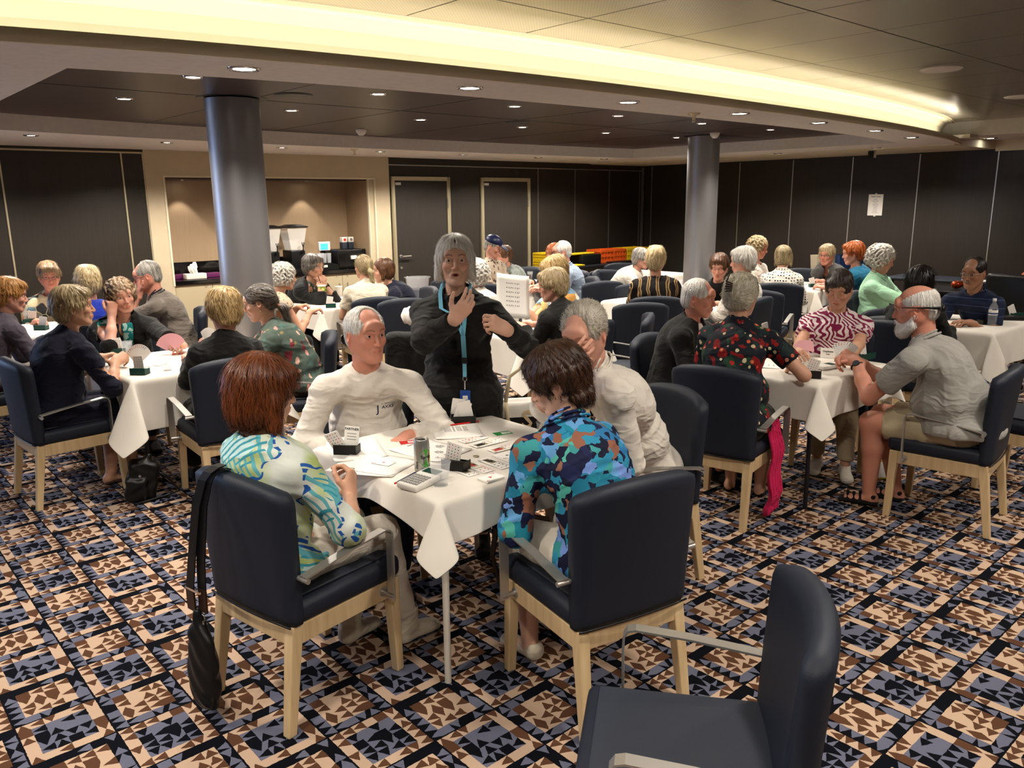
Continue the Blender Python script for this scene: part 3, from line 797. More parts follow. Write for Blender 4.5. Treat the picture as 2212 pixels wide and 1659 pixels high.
def slab(c, half, rot=None, r=.0, k=.005, op='+'):
    c = v3(c); hf = v3(half); Rm = np.eye(3) if rot is None else np.asarray(rot)
    def f(x, y, z):
        px, py, pz = x - c[0], y - c[1], z - c[2]
        q = [np.abs(Rm[0, i] * px + Rm[1, i] * py + Rm[2, i] * pz) - (hf[i] - r) for i in range(3)]
        return np.sqrt(sum(np.maximum(t, 0) ** 2 for t in q)) + np.minimum(np.maximum(np.maximum(q[0], q[1]), q[2]), 0) - r
    e = np.abs(Rm) @ hf; return P(f, c - e, c + e, k, op)
def sdf_mesh(prims, h, lo=None, hi=None, disp=None, keep=None):
    """evaluate primitives on a grid and extract a quad surface (surface nets). Returns V, F"""
    pos = [p for p in prims if p.op == '+']
    if lo is None: lo = np.min([p.lo for p in pos], 0)
    if hi is None: hi = np.max([p.hi for p in pos], 0)
    lo = np.array(lo) - 2.5 * h; hi = np.array(hi) + 2.5 * h
    n = np.ceil((hi - lo) / h).astype(int) + 1
    ax = [(lo[i] + h * np.arange(n[i])).astype(F32) for i in range(3)]
    D = np.full(n, 9.0, F32)
    for p in prims:
        mg = max(p.k, 2 * h) + h * 2 + .012
        i0 = np.maximum(np.floor((p.lo - mg - lo) / h).astype(int), 0); i1 = np.minimum(np.ceil((p.hi + mg - lo) / h).astype(int) + 1, n)
        if np.any(i1 <= i0): continue
        sl = tuple(slice(a, b) for a, b in zip(i0, i1))
        x = ax[0][sl[0]][:, None, None]; y = ax[1][sl[1]][None, :, None]; z = ax[2][sl[2]][None, None, :]
        d = p.f(x, y, z).astype(F32)
        if p.op == '+': D[sl] = smin(D[sl], d, p.k)
        elif p.op == '-': D[sl] = smax(D[sl], -d, p.k)
        elif p.op == '&': 
            D[sl] = smax(D[sl], d, p.k)
    if disp is not None:
        msk = np.abs(D) < .06
        ii = np.nonzero(msk)
        D[ii] += disp(ax[0][ii[0]], ax[1][ii[1]], ax[2][ii[2]]).astype(F32)
    D[0] = np.maximum(D[0], h); D[-1] = np.maximum(D[-1], h); D[:, 0] = np.maximum(D[:, 0], h); D[:, -1] = np.maximum(D[:, -1], h); D[:, :, 0] = np.maximum(D[:, :, 0], h); D[:, :, -1] = np.maximum(D[:, :, -1], h)
    ins = D < 0
    c = np.zeros(np.array(ins.shape) - 1, np.int8)
    for dx in (0, 1):
        for dy in (0, 1):
            for dz in (0, 1): c += ins[dx:ins.shape[0] - 1 + dx, dy:ins.shape[1] - 1 + dy, dz:ins.shape[2] - 1 + dz]
    act = (c > 0) & (c < 8); I = np.nonzero(act); m_ = len(I[0])
    if m_ == 0: return np.zeros((0, 3)), np.zeros((0, 4), int)
    vid = np.full(act.shape, -1, np.int32); vid[I] = np.arange(m_)
    corners = [(dx, dy, dz) for dx in (0, 1) for dy in (0, 1) for dz in (0, 1)]
    val = {q: D[I[0] + q[0], I[1] + q[1], I[2] + q[2]] for q in corners}
    acc = np.zeros((m_, 3)); cnt = np.zeros(m_)
    for a in corners:
        for b in corners:
            if sum(abs(a[i] - b[i]) for i in range(3)) != 1 or a > b: continue
            va, vb = val[a], val[b]; cr_ = (va < 0) != (vb < 0)
            t = np.where(cr_, va / np.where(cr_, va - vb, 1), 0)
            for i in range(3): acc[:, i] += np.where(cr_, a[i] + t * (b[i] - a[i]), 0)
            cnt += cr_
    acc /= cnt[:, None]
    V = lo + h * (np.stack(I, 1) + acc)
    Fs = []
    for axn in range(3):
        sl0 = [slice(1, -1)] * 3; sl0[axn] = slice(0, -1); sl1 = [slice(1, -1)] * 3; sl1[axn] = slice(1, None)
        A, B = ins[tuple(sl0)], ins[tuple(sl1)]; cr_ = A != B; J = np.nonzero(cr_)
        base = [J[0] + (0 if axn == 0 else 1), J[1] + (0 if axn == 1 else 1), J[2] + (0 if axn == 2 else 1)]
        o1, o2 = [(1, 2), (2, 0), (0, 1)][axn]
        def g(d1, d2):
            q = [b.copy() for b in base]; q[o1] = q[o1] - d1; q[o2] = q[o2] - d2
            return vid[q[0], q[1], q[2]]
        qd = np.stack([g(1, 1), g(0, 1), g(0, 0), g(1, 0)], 1)
        inside_first = A[J]; qd[~inside_first] = qd[~inside_first][:, ::-1]
        Fs.append(qd)
    return V, np.concatenate(Fs)
def nfun(seed, f1=9.0, warp=1.6):
    rs = np.random.RandomState(seed); K = rs.randn(5, 3); K /= np.linalg.norm(K, axis=1)[:, None]; ph = rs.rand(5) * 6.28
    def f(x, y, z):
        a = np.sin(f1 * 1.7 * (K[0, 0] * x + K[0, 1] * y + K[0, 2] * z) + ph[0]); b = np.sin(f1 * 2.1 * (K[1, 0] * x + K[1, 1] * y + K[1, 2] * z) + ph[1] + warp * a)
        c = np.sin(f1 * 3.3 * (K[2, 0] * x + K[2, 1] * y + K[2, 2] * z) + ph[2] + warp * b); d = np.sin(f1 * 5.1 * (K[3, 0] * x + K[3, 1] * y + K[3, 2] * z) + ph[3] + warp * c)
        return .35 * a + .3 * b + .25 * c + .15 * d
    return f
def merge(parts):
    Vs, Fs, b = [], [], 0
    for V, F in parts:
        Vs.append(V); Fs.append(F + b); b += len(V)
    return np.concatenate(Vs), np.concatenate(Fs)
def drop_inside(V, F, inv, off, lo, hi):
    """remove faces whose vertices lie inside the box lo..hi of a local frame q = inv @ (v - off)"""
    q = (V - off) @ inv.T; ins = np.all((q > lo) & (q < hi), 1); keepf = ~np.any(ins[F], 1)
    F = F[keepf]; used = np.unique(F); mp = np.full(len(V), -1); mp[used] = np.arange(len(used)); return V[used], mp[F]
def smooth_mesh(V, F, it=1, lam=.5):
    E = np.concatenate([F[:, [0, 1]], F[:, [1, 2]], F[:, [2, 3]], F[:, [3, 0]]]); n = len(V)
    for _ in range(it):
        acc = np.zeros_like(V); c = np.zeros(n)
        for i in range(3):
            acc[:, i] = np.bincount(E[:, 0], V[E[:, 1], i], n) + np.bincount(E[:, 1], V[E[:, 0], i], n)
        c = np.bincount(E[:, 0], minlength=n) + np.bincount(E[:, 1], minlength=n)
        V = V + lam * (acc / np.maximum(c, 1)[:, None] - V)
    return V
# ---------------------------------------------------------------- materials for people
def skin_mat(name, c, red=.25):
    m_ = MT(name, 0.48, 0.35); v = m_.coords()
    at = m_.n('ShaderNodeAttribute'); at.attribute_name = 'tint'
    n1 = m_.noise(v, 14, 3); n2 = m_.noise(v, 90, 2); c = sr_(c)
    base = m_.mix(n1 * .8, tuple(q * .9 for q in c), (min(1, c[0] * 1.06), c[1] * .98, c[2] * .95))
    base = m_.mix((n2 - .62) * 1.6, base, (c[0] * .75, c[1] * .55, c[2] * .5))
    mm = m_.n('ShaderNodeMix'); mm.data_type = 'RGBA'; mm.blend_type = 'MULTIPLY'; mm.inputs[0].default_value = 1
    m_.nt.links.new(base, mm.inputs[6]); m_.nt.links.new(at.outputs['Color'], mm.inputs[7])
    m_.col(mm.outputs[2]); m_.set('Subsurface Weight', .12); m_.set('Subsurface Radius', (.02, .008, .004)); m_.set('Subsurface Scale', .6)
    m_.bump(n2, .12, .002); return m_.mat
SKIN = {k: skin_mat('skin_' + k, c) for k, c in dict(fair='#d9ae96', pink='#d6a08a', rosy='#d2937c', tan='#b9836a', warm='#cb9c80', brown='#a3775c', pale='#dfbba6').items()}
def hair_mat(name, c1, c2, scale=1.0, rough=.42):
    m_ = MT(name, rough, .4); at = m_.n('ShaderNodeAttribute'); at.attribute_name = 'flow'
    v = at.outputs['Vector']
    n1 = m_.noise(m_.scale(v, (46 * scale, 3.0, 14 * scale)), 1.0, 3, .65); n2 = m_.noise(v, 2.2, 2)
    t = n1 * .75 + n2 * .45
    c1, c2 = sr_(c1), sr_(c2)
    m_.col(m_.ramp(t, [(.32, tuple(q * (.55 + .3 * min(1, c1[0] * 1.6)) for q in c1)), (.5, c1), (.66, c2), (.8, tuple(min(1, q * 1.25) for q in c2))]))
    m_.bump(n1, .55, .004); m_.set('Anisotropic', .5); return m_.mat
HAIR = {k: hair_mat('hair_' + k, *c) for k, c in dict(
    auburn=('#3f1d0f', '#7a4120'), darkstreak=('#1d1512', '#4c403a'), dkbrown=('#1e120c', '#4a3021'), grey=('#6e6962', '#b5b0a6'), white=('#c4beb4', '#efebe3'), silver=('#aaa49a', '#e2ddd3'),
    blonde=('#8a6c42', '#d3b57e'), ltblonde=('#b3986a', '#e6d2a6'), ash=('#7a6a4f', '#c0ab82'), redhair=('#7a3414', '#c46a34'), orangeh=('#8f5a2a', '#cf9a58'),
    brown=('#3b2416', '#6e4a30'), dark=('#100c0b', '#2c2320'), sandy=('#94805f', '#c9b28a'), cream=('#b5ac95', '#e6dfca'), greyblond=('#8f8677', '#c9c1b2'), mixgrey=('#3a332e', '#7f776e'), black=('#0b0808', '#1a1413'), curlybrown=('#5a4530', '#9c8162')).items()}
def cloth(name, c, folds=5, rough=.8, bump=.35):
    m_ = MT(name, rough, .2, sheen=.1); v = m_.coords(); c = sr_(c) if isinstance(c, str) else c
    n1 = m_.noise(m_.warp(v, 5, .12), folds, 3, .55, .6); n2 = m_.noise(v, 600, 1)
    m_.col(m_.mix(n2, tuple(q * .9 for q in c), tuple(min(1, q * 1.06) for q in c))); wr = m_.noise(m_.scale(m_.warp(v, 4, .25), (1, 1, 2.2)), 7, 2); rg = 1.0 - (wr - .5).abs() * 5.0; m_.bump(n1 * .6 + rg.max(0.0) * .5 + n2 * .03, bump * 1.3, .022); return m_.mat
def pattern(name, fn, rough=.75, bump=.3):
    m_ = MT(name, rough, .2); v = m_.coords(); m_.col(fn(m_, v)); n1 = m_.noise(m_.warp(v, 5, .12), 6, 3, .55, .6); m_.bump(n1, bump, .02); return m_.mat
CL = {k: cloth('fabric_' + k, c) for k, c in dict(white='#ded6ca', offwhite='#d5cdbf', black='#121110', navy='#15182a', deepnavy='#121426', grey='#7d7a74', taupe='#6e655c', ltgrey='#9a9790',
    charcoal='#2a2827', cream='#cfc4ae', khaki='#b0a184', denim='#2c3542', royal='#1d34a0', mint='#a8d8b4', teal='#14607f', skyblue='#8d9cae', purplegrey='#57505a', pantswhite='#d9d0c1', greypants='#8c8780', brownpants='#4b342a', hotpink='#c21a50', greytweed='#4f4d4b').items()}
def pal(m_, v, sc, cols, feature='F1', seed=0.0, warp=.05, wsc=9, interp='CONSTANT'):
    vv = m_.warp(v, wsc, warp) if warp else v
    if seed: vv = m_.scale(vv, (1, 1, 1), loc=(seed, seed * .7, seed * 1.3))
    c = m_.voro(vv, sc, feature, 'Color')
    sx = m_.n('ShaderNodeSeparateXYZ'); m_.nt.links.new(c, sx.inputs[0]); f = X(m_.nt, sx.outputs[0])
    n = len(cols); return m_.ramp(f, [(i / n, sr_(q)) for i, q in enumerate(cols)], interp), f
def p_bluefloral(m_, v):
    a, f = pal(m_, v, 17, ['#15193a', '#1b6f8c', '#141a3a', '#5f97c9', '#3a8f92', '#1a2148', '#8a5a47', '#2a6fa0', '#4fa79a', '#10132b', '#6f8fd0', '#1f7f95'], warp=.07, wsc=14)
    b, g = pal(m_, v, 30, ['#101430', '#2d86a8', '#8a5f4c', '#151c3f', '#6aa9d6', '#cfdfe4'], seed=3.1, warp=.05, wsc=20)
    return m_.mix(g.lt(.38), a, b)
def p_palm(m_, v):
    w_ = m_.warp(v, 4, .12); x, y, z = m_.xyz(w_); n = m_.noise(v, 5.0, 2); n2 = m_.noise(m_.scale(v, (1, 1, 1), loc=(3, 1, 2)), 4.6, 2)
    f1 = ((x * 210 + z * 160 + y * 60).sin()); f2 = ((x * -190 + z * 190 + y * 120).sin())
    base = m_.mix((n2 - .42) * 5.0, sr_('#d3d8cf'), sr_('#a3b65a'))
    c = m_.mix((f1.gt(.35)) * ((n - .47).gt(0)), base, sr_('#5fa9b3')); c = m_.mix((f2.gt(.45)) * ((n - .54).gt(0)), c, sr_('#3c93a5')); c = m_.mix((n - .60).gt(0) * f2.lt(.2), c, sr_('#b9d8d8'))
    return m_.mix(((n - .47).abs()).lt(.013) * f2.gt(-.5), c, sr_('#2356a0'))
def p_redfloral(m_, v):
    base, f = pal(m_, v, 22, ['#12161f', '#12161f', '#1c2c2c', '#12161f', '#7e1717', '#12161f', '#24402f'], warp=.05, wsc=16)
    d = m_.voro(m_.warp(v, 20, .02), 24); c, g = pal(m_, m_.warp(v, 20, .02), 24, ['#b0241c', '#c9b58c', '#8c1a1a', '#c95a3c', '#d8c9a6', '#a32a2a', '#141a22', '#c0796a'], warp=0)
    c2 = m_.mix(d.lt(.28), base, c); cen = d.lt(.09)
    return m_.mix(cen, c2, sr_('#e0c88a'))
def p_zebra(m_, v):
    x, y, z = m_.xyz(m_.warp(v, 6, .16)); s_ = (x * 200 + (z * 80).sin() * 2.0 + y * 60).sin()
    s2 = (x * -120 + z * 210).sin(); n = m_.noise(v, 7, 1)
    k = m_.mix((n - .5).gt(0), (1, 1, 1), (0, 0, 0))
    return m_.mix((n - .5).gt(0).mix(s_, s2).gt(.05), sr_('#e2d3d0'), sr_('#7d1b44'))
def p_garden(m_, v):
    base = m_.mix(m_.noise(v, 30, 2), sr_('#3f4d46'), sr_('#5c6a5f')); vv = m_.warp(v, 20, .03); d = m_.voro(m_.scale(vv, (1, 1, .55)), 24); c, f = pal(m_, m_.scale(vv, (1, 1, .55)), 24, ['#c98d84', '#3f5850', '#b5655f', '#8b7c4f', '#4a6a64', '#c9a08f', '#7c3038'], warp=0)
    return m_.mix(d.lt(.33), base, c)
def p_hex(m_, v):
    d = m_.voro(v, 13, 'DISTANCE_TO_EDGE'); c, f = pal(m_, v, 13, ['#d9cba6', '#3e4247', '#6f8c96', '#c8713a', '#e2d7be', '#8a8a80', '#2f3338'], warp=0)
    return m_.mix(d.lt(.04), c, sr_('#c9bda0'))
def p_goldstripe(m_, v):
    x, y, z = m_.xyz(m_.warp(v, 5, .10)); s_ = (x * 75).sin(); n = m_.noise(v, 5, 1)
    return m_.mix(((s_ - .55).abs().lt(.10)).max(((s_ - .88).abs()).lt(.05)), sr_('#120c0c'), sr_('#c9a26a'))
def p_dots(m_, v):
    d = m_.voro(v, 36, rand=.15); return m_.mix(d.gt(.33), sr_('#141318'), sr_('#d8d2c6'))
def p_leaf(m_, v):
    d = m_.voro(m_.scale(m_.warp(v, 12, .04), (1, 1, .5)), 26); return m_.mix(d.lt(.30), sr_('#b9aa96'), sr_('#4a3e36'))
def p_finegrey(m_, v):
    d = m_.voro(v, 70); return m_.mix(d.lt(.3), sr_('#9aa39e'), sr_('#444c4a'))
def p_teal(m_, v):
    return m_.mix((m_.noise(m_.warp(v, 8, .1), 22, 1) - .5).gt(0), sr_('#1c7f80'), sr_('#a9d3cb'))
def p_bluyel(m_, v):
    c, f = pal(m_, v, 13, ['#8fb4c9', '#e0c98a', '#6f93ad', '#e3dccb', '#b9853f', '#5f7f96'], warp=.08, wsc=10); return c
def p_navystripe(m_, v):
    x, y, z = m_.xyz(v); return m_.mix(((z * 16).fract()).lt(.06), sr_('#161f38'), sr_('#46577a'))
def p_cargo(m_, v):
    return m_.mix((m_.noise(v, 7, 1) - .56).gt(0), sr_('#b3a588'), sr_('#8d8068'))
def p_snake(m_, v):
    d = m_.voro(m_.scale(v, (1, 1, .6)), 40); return m_.mix(d.lt(.25), sr_('#b7a48d'), sr_('#6f5f50'))
for k, fn in dict(bluefloral=p_bluefloral, palm=p_palm, redfloral=p_redfloral, zebra=p_zebra, garden=p_garden, hexa=p_hex, goldstripe=p_goldstripe, dots=p_dots, leafshirt=p_leaf, finegrey=p_finegrey, tealtop=p_teal, bluyel=p_bluyel, navystripe=p_navystripe, cargo=p_cargo, snake=p_snake).items():
    CL[k] = pattern('fabric_' + k, fn)
M['eyewhite'] = MT('eye_white', .2, .5).col(sr_('#cfc4b8')).mat
M['iris'] = MT('iris', .15, .5).col(sr_('#3a4a4f')).mat
M['irisdark'] = MT('iris_dark', .15, .5).col(sr_('#2b1b12')).mat
M['beltbrown'] = plain('brown_leather_strap', '#2f1c10', .4)
M['sole'] = plain('shoe_sole', '#8f897e', .7)

# ---------------------------------------------------------------- head
def head_prims(fem=False, age=1.0, eyes=.5, mouth=0.0, fat=1.0, bare=False):
    """head-local: origin mid-head, +Y face, +Z up (metres)"""
    j = .93 if fem else 1.0; f = fat
    L = [ell((0, -.016, .034), (.076, .097, .086), k=.02),
         ell((0, .028, -.022), (.060 * f, .060, .078), k=.03),
         ell((0, -.01, -.01), (.069 * f, .075, .065), k=.03),
         cap((0, .018, -.07), (0, .070, -.094), .034 * j * f, .0195 * j, k=.03)]
    for s in (-1, 1):
        L += [cap((s * .052 * f, -.002, -.045), (s * .022, .062, -.092), .021 * j, .017 * j, k=.025),
              ell((s * .036, .068, -.018), (.021, .017, .017), k=.018),                 # cheek
              cap((s * .012, .0885, .031), (s * .043, .0755, .034), .0085, .008, k=.014),  # brow
              ell((s * .031, .087, .0125), (.0185, .014, .0125), k=.014, op='-')]        # socket
    L += [ell((0, .0775, .047), (.045, .016, .026), k=.02)]
    # nose
    L += [cap((0, .086, .018), (0, .1055, -.020), .0065, .0095, k=.010), ell((0, .104, -.024), (.0105, .0105, .009), k=.006)]
    for s in (-1, 1): L += [ell((s * .0115, .095, -.0265), (.0075, .0095, .0068), k=.006), ell((s * .0065, .1, -.034), (.0035, .005, .003), k=.002, op='-')]
    # mouth
    L += [ell((0, .083, -.054), (.027, .014, .022), k=.014)]
    L += [cap((-.019, .0885, -.052), (0, .0975, -.0495), .0028, .0042, k=.004), cap((.019, .0885, -.052), (0, .0975, -.0495), .0028, .0042, k=.004),
          cap((-.016, .0885, -.0595), (.016, .0885, -.0595), .0035, .0035, k=.004), ell((0, .0945, -.0605), (.012, .0055, .0045), k=.004)]
    if mouth > 0: L += [ell((0, .096, -.056), (.014, .014, .0035 + .007 * mouth), k=.003, op='-'), ell((0, .083, -.085 - .004 * mouth), (.018, .014, .014), k=.01)]
    else: L += [cap((-.021, .0935, -.0555), (.021, .0935, -.0555), .0012, .0012, k=.002, op='-')]
    # eyelids around the eyeballs with an opening
    for s in (-1, 1):
        L += [ell((s * .031, .0735, .0115), (.0150, .0135, .0135), k=.004)]
        if eyes > .15: L += [ell((s * .031, .088, .0105), (.0130, .009, .0016 + .0045 * eyes), k=.0015, op='-')]
        else: L += [cap((s * .020, .088, .0055), (s * .042, .0835, .0065), .0010, .0010, k=.0015, op='-')]
        if age > .5:
            L += [cap((s * .016, .094, -.028), (s * .028, .083, -.052), .0016, .0012, k=.004, op='-'), cap((s * .022, .086, -.001), (s * .040, .080, .0), .0012, .001, k=.003, op='-')]
    # ears
    for s in (-1, 1):
        rm = rotm(0.15, 0, s * -.35)
        L += [ell((s * .0785, -.010, -.004), (.0085, .0185, .031), rm, k=.006), ell((s * .0865, -.006, .002), (.006, .0105, .017), rm, k=.004, op='-'), ell((s * .0765, -.004, -.030), (.006, .009, .010), rm, k=.004)]
    return L
def hair_prims(style, fem):
    """returns (prims, displacement) in head-local coordinates"""
    c = lambda g, z=0.0, y=0.0: ell((0, -.016 + y, .036 + z), (.076 + g, .097 + g, .086 + g), k=.02)
    face = lambda yy=.062, zz=.005, w_=.062, h_=.075, d_=.07: ell((0, .09, -.03 + zz), (w_, d_, h_), k=.012, op='-')
    L = []; D = None; rs = np.random.RandomState(sum(ord(q) for q in style))
    def grooves(amp=.003, n=26, wob=2.0):
        nf = nfun(3, 14)
        def f(x, y, z):
            az = np.arctan2(x, -(y + .02)); return amp * (np.sin(az * n + wob * np.sin(z * 38 + az * 3)) * .6 + .6 * nf(x * 2, y * 2, z * .8))
        return f
    def lumps(amp=.004, fr=30):
        nf = nfun(5, fr); return lambda x, y, z: amp * nf(x, y, z)
    def ears(): return [ell((s * .09, .0, -.006), (.022, .026, .032), k=.006, op='-') for s in (-1, 1)]
    if style in ('short', 'shortthin', 'crop'):
        g = {'short': .011, 'shortthin': .005, 'crop': .006}[style]
        L = [c(g), ell((0, -.05, -.02), (.064 + g * .5, .062 + g * .6, .062), k=.02), face(w_=.064, h_=.078, zz=.012, d_=.078), plane_cut((0, .066, .055), (0, .75, .55), k=.01), plane_cut((0, -.02, -.066), (0, .25, -1), k=.01)] + ears(); D = grooves(.0022, 40)
    elif style == 'sideswept':   # grey man, parted
        L = [c(.009), ell((0, -.05, -.015), (.064, .060, .06), k=.02), face(w_=.064, h_=.10, zz=.02, d_=.085), plane_cut((0, .050, .075), (0, .85, .35), k=.012), plane_cut((0, -.02, -.064), (0, .3, -1), k=.01)] + ears(); D = grooves(.0025, 30, 3)
    elif style == 'fringe':      # bald with hair round the sides
        L = [c(.006), ell((0, -.055, -.02), (.064, .055, .055), k=.02), face(w_=.075, h_=.095, zz=.02, d_=.10), ell((0, .012, .095), (.064, .105, .07), k=.012, op='-'), plane_cut((0, -.02, -.064), (0, .3, -1), k=.008)] + ears(); D = grooves(.0015, 40)
    elif style == 'receding':
        L = [c(.006), ell((0, -.05, -.02), (.066, .06, .06), k=.02), face(w_=.068, h_=.09, zz=.02, d_=.09), ell((0, .075, .10), (.06, .07, .05), k=.015, op='-'), plane_cut((0, -.02, -.066), (0, .3, -1), k=.008)] + ears(); D = grooves(.0015, 40)
    elif style == 'bob':
        L = [c(.022), ell((0, -.030, -.035), (.097, .096, .10), k=.03), cap((-.078, .015, -.01), (-.083, .030, -.098), .030, .024, k=.02), cap((.078, .015, -.01), (.083, .030, -.098), .030, .024, k=.02),
             ell((0, .06, .075), (.062, .045, .028), k=.025), face(w_=.063, h_=.10, zz=-.02, d_=.078), ell((0, .01, -.145), (.078, .09, .075), k=.015, op='-'), plane_cut((0, 0, -.134), (0, -.12, -1), k=.012)]; D = grooves(.0032, 34, 1.5)
    elif style == 'shortbob':    # chin length grey bob, parted
        L = [c(.014), ell((0, -.03, -.02), (.084, .085, .085), k=.025), cap((-.072, .02, .02), (-.080, .030, -.070), .024, .018, k=.02), cap((.072, .02, .02), (.080, .030, -.070), .024, .018, k=.02),
             face(w_=.069, h_=.092, zz=.004, d_=.076), ell((0, .02, -.13), (.072, .09, .07), k=.015, op='-'), plane_cut((0, 0, -.10), (0, -.1, -1), k=.012), cap((0, .09, .09), (0, -.06, .135), .004, .003, k=.008, op='-')]; D = grooves(.0022, 34, 1.2)
    elif style in ('full', 'fullwavy', 'darkwave'):   # short layered woman's cut with volume
        g = {'full': .018, 'fullwavy': .022, 'darkwave': .024}[style]
        L = [c(g, .006, -.006), ell((0, -.055, -.025), (.076, .068, .068), k=.03), cap((-.074, -.01, .03), (-.076, -.008, -.02), .022, .014, k=.02), cap((.074, -.01, .03), (.076, -.008, -.02), .022, .014, k=.02),
             ell((.012, .060, .092), (.056, .036, .024), k=.025), face(w_=.064, h_=.083, zz=.006, d_=.078), plane_cut((0, -.05, -.078), (0, .35, -1), k=.014)]
        if style == 'darkwave': L = L[:-1] + [ell((0, -.062, -.065), (.074, .050, .060), k=.02), face(w_=.064, h_=.083, zz=.006, d_=.078), plane_cut((0, -.05, -.118), (0, .45, -1), k=.014)] + ears()
        if style == 'full': L += [ell((s_ * .092, .006, -.012), (.018, .020, .028), k=.006, op='-') for s_ in (-1, 1)]
        gr, lu = grooves(.003, 24, 3), lumps(.0055 if style != 'full' else .0035, 34); D = lambda x, y, z: gr(x, y, z) + lu(x, y, z)
    elif style == 'pixie':
        L = [c(.013), ell((0, -.045, -.02), (.072, .068, .066), k=.025), ell((.018, .062, .085), (.055, .034, .024), k=.02), face(w_=.062, h_=.08, zz=.004, d_=.072), plane_cut((0, -.03, -.07), (0, .3, -1), k=.01)] + ears()
        gr, lu = grooves(.002, 30, 3), lumps(.003, 50); D = lambda x, y, z: gr(x, y, z) + lu(x, y, z)
    elif style in ('curly', 'bigcurly'):
        g = .018 if style == 'curly' else .026
        L = [c(g - .006), ell((0, -.04, -.02), (.084, .078, .08), k=.03), face(w_=.066, h_=.09, zz=-.01, d_=.072)]
        n = 190; i = np.arange(n) + .5; ph_ = np.arccos(1 - 2 * i / n); th = math.pi * (1 + 5 ** .5) * i
        for a, b in zip(ph_, th):
            d = np.array([math.sin(a) * math.cos(b), math.sin(a) * math.sin(b), math.cos(a)]); p = np.array([0, -.022, .015]) + d * np.array([.083 + g, .098 + g, .098 + g]) * (1 + rs.uniform(-.05, .05))
            if p[1] > .045 and p[2] < .055 and abs(p[0]) < .062: continue
            if p[2] < -.085: continue
            t = unit(np.cross(d, rs.randn(3))) * .011
            L.append(cap(p - t, p + t, .0085, .0085, k=.0045))
        L.append(face(w_=.060, h_=.085, zz=-.012, d_=.075)); D = None
    elif style in ('ponytail', 'lowpony'):
        L = [c(.008), ell((0, -.05, -.01), (.066, .062, .062), k=.02), face(w_=.062, h_=.08, zz=.006, d_=.074), plane_cut((0, -.02, -.075), (0, .4, -1), k=.01)] + ears()
        y0 = (-.125, .0) if style == 'ponytail' else (-.112, -.035)
        L += [cap((0, y0[0] + .01, y0[1]), (0, y0[0] - .028, y0[1] - .035), .016, .024, k=.012), cap((0, y0[0] - .028, y0[1] - .035), (.012, y0[0] - .030, y0[1] - .12), .026, .020, k=.015), cap((.012, y0[0] - .030, y0[1] - .12), (.02, y0[0] - .014, y0[1] - .175), .020, .006, k=.015)]
        D = grooves(.0022, 30, 1.5)
    elif style == 'bun':
        L = [c(.018), ell((0, -.045, -.02), (.084, .07, .075), k=.03), ell((0, -.118, .045), (.045, .030, .045), k=.02), face(w_=.063, h_=.085, zz=.0, d_=.072), plane_cut((0, -.03, -.08), (0, .3, -1), k=.012)]
        gr, lu = grooves(.003, 26, 3), lumps(.004, 40); D = lambda x, y, z: gr(x, y, z) + lu(x, y, z)
    elif style == 'long':
        L = [c(.014), ell((0, -.04, -.02), (.08, .075, .08), k=.03), cap((0, -.07, -.02), (0, -.085, -.22), .065, .055, k=.04), cap((-.07, .01, .0), (-.075, .02, -.17), .022, .02, k=.02), cap((.07, .01, .0), (.075, .02, -.17), .022, .02, k=.02), face(w_=.062, h_=.11, zz=-.03, d_=.075)]
        D = grooves(.0025, 30, 1)
    return L, D
STR = dict(short=(.035, .0, .0035), shortthin=(.022, 0, .002), crop=(.020, 0, .0025), sideswept=(.05, 0, .0012), fringe=(.022, .1, .002), receding=(.024, 0, .002), bob=(.10, .0, .003), shortbob=(.05, 0, .0022), full=(.060, .15, .007), fullwavy=(.075, .35, .009),
    darkwave=(.060, .45, .010), pixie=(.04, .1, .006), curly=(.05, 1.0, .010), bigcurly=(.055, 1.0, .012), ponytail=(.09, 0, .002), lowpony=(.09, 0, .002), bun=(.07, .25, .006), long=(.16, 0, .004))
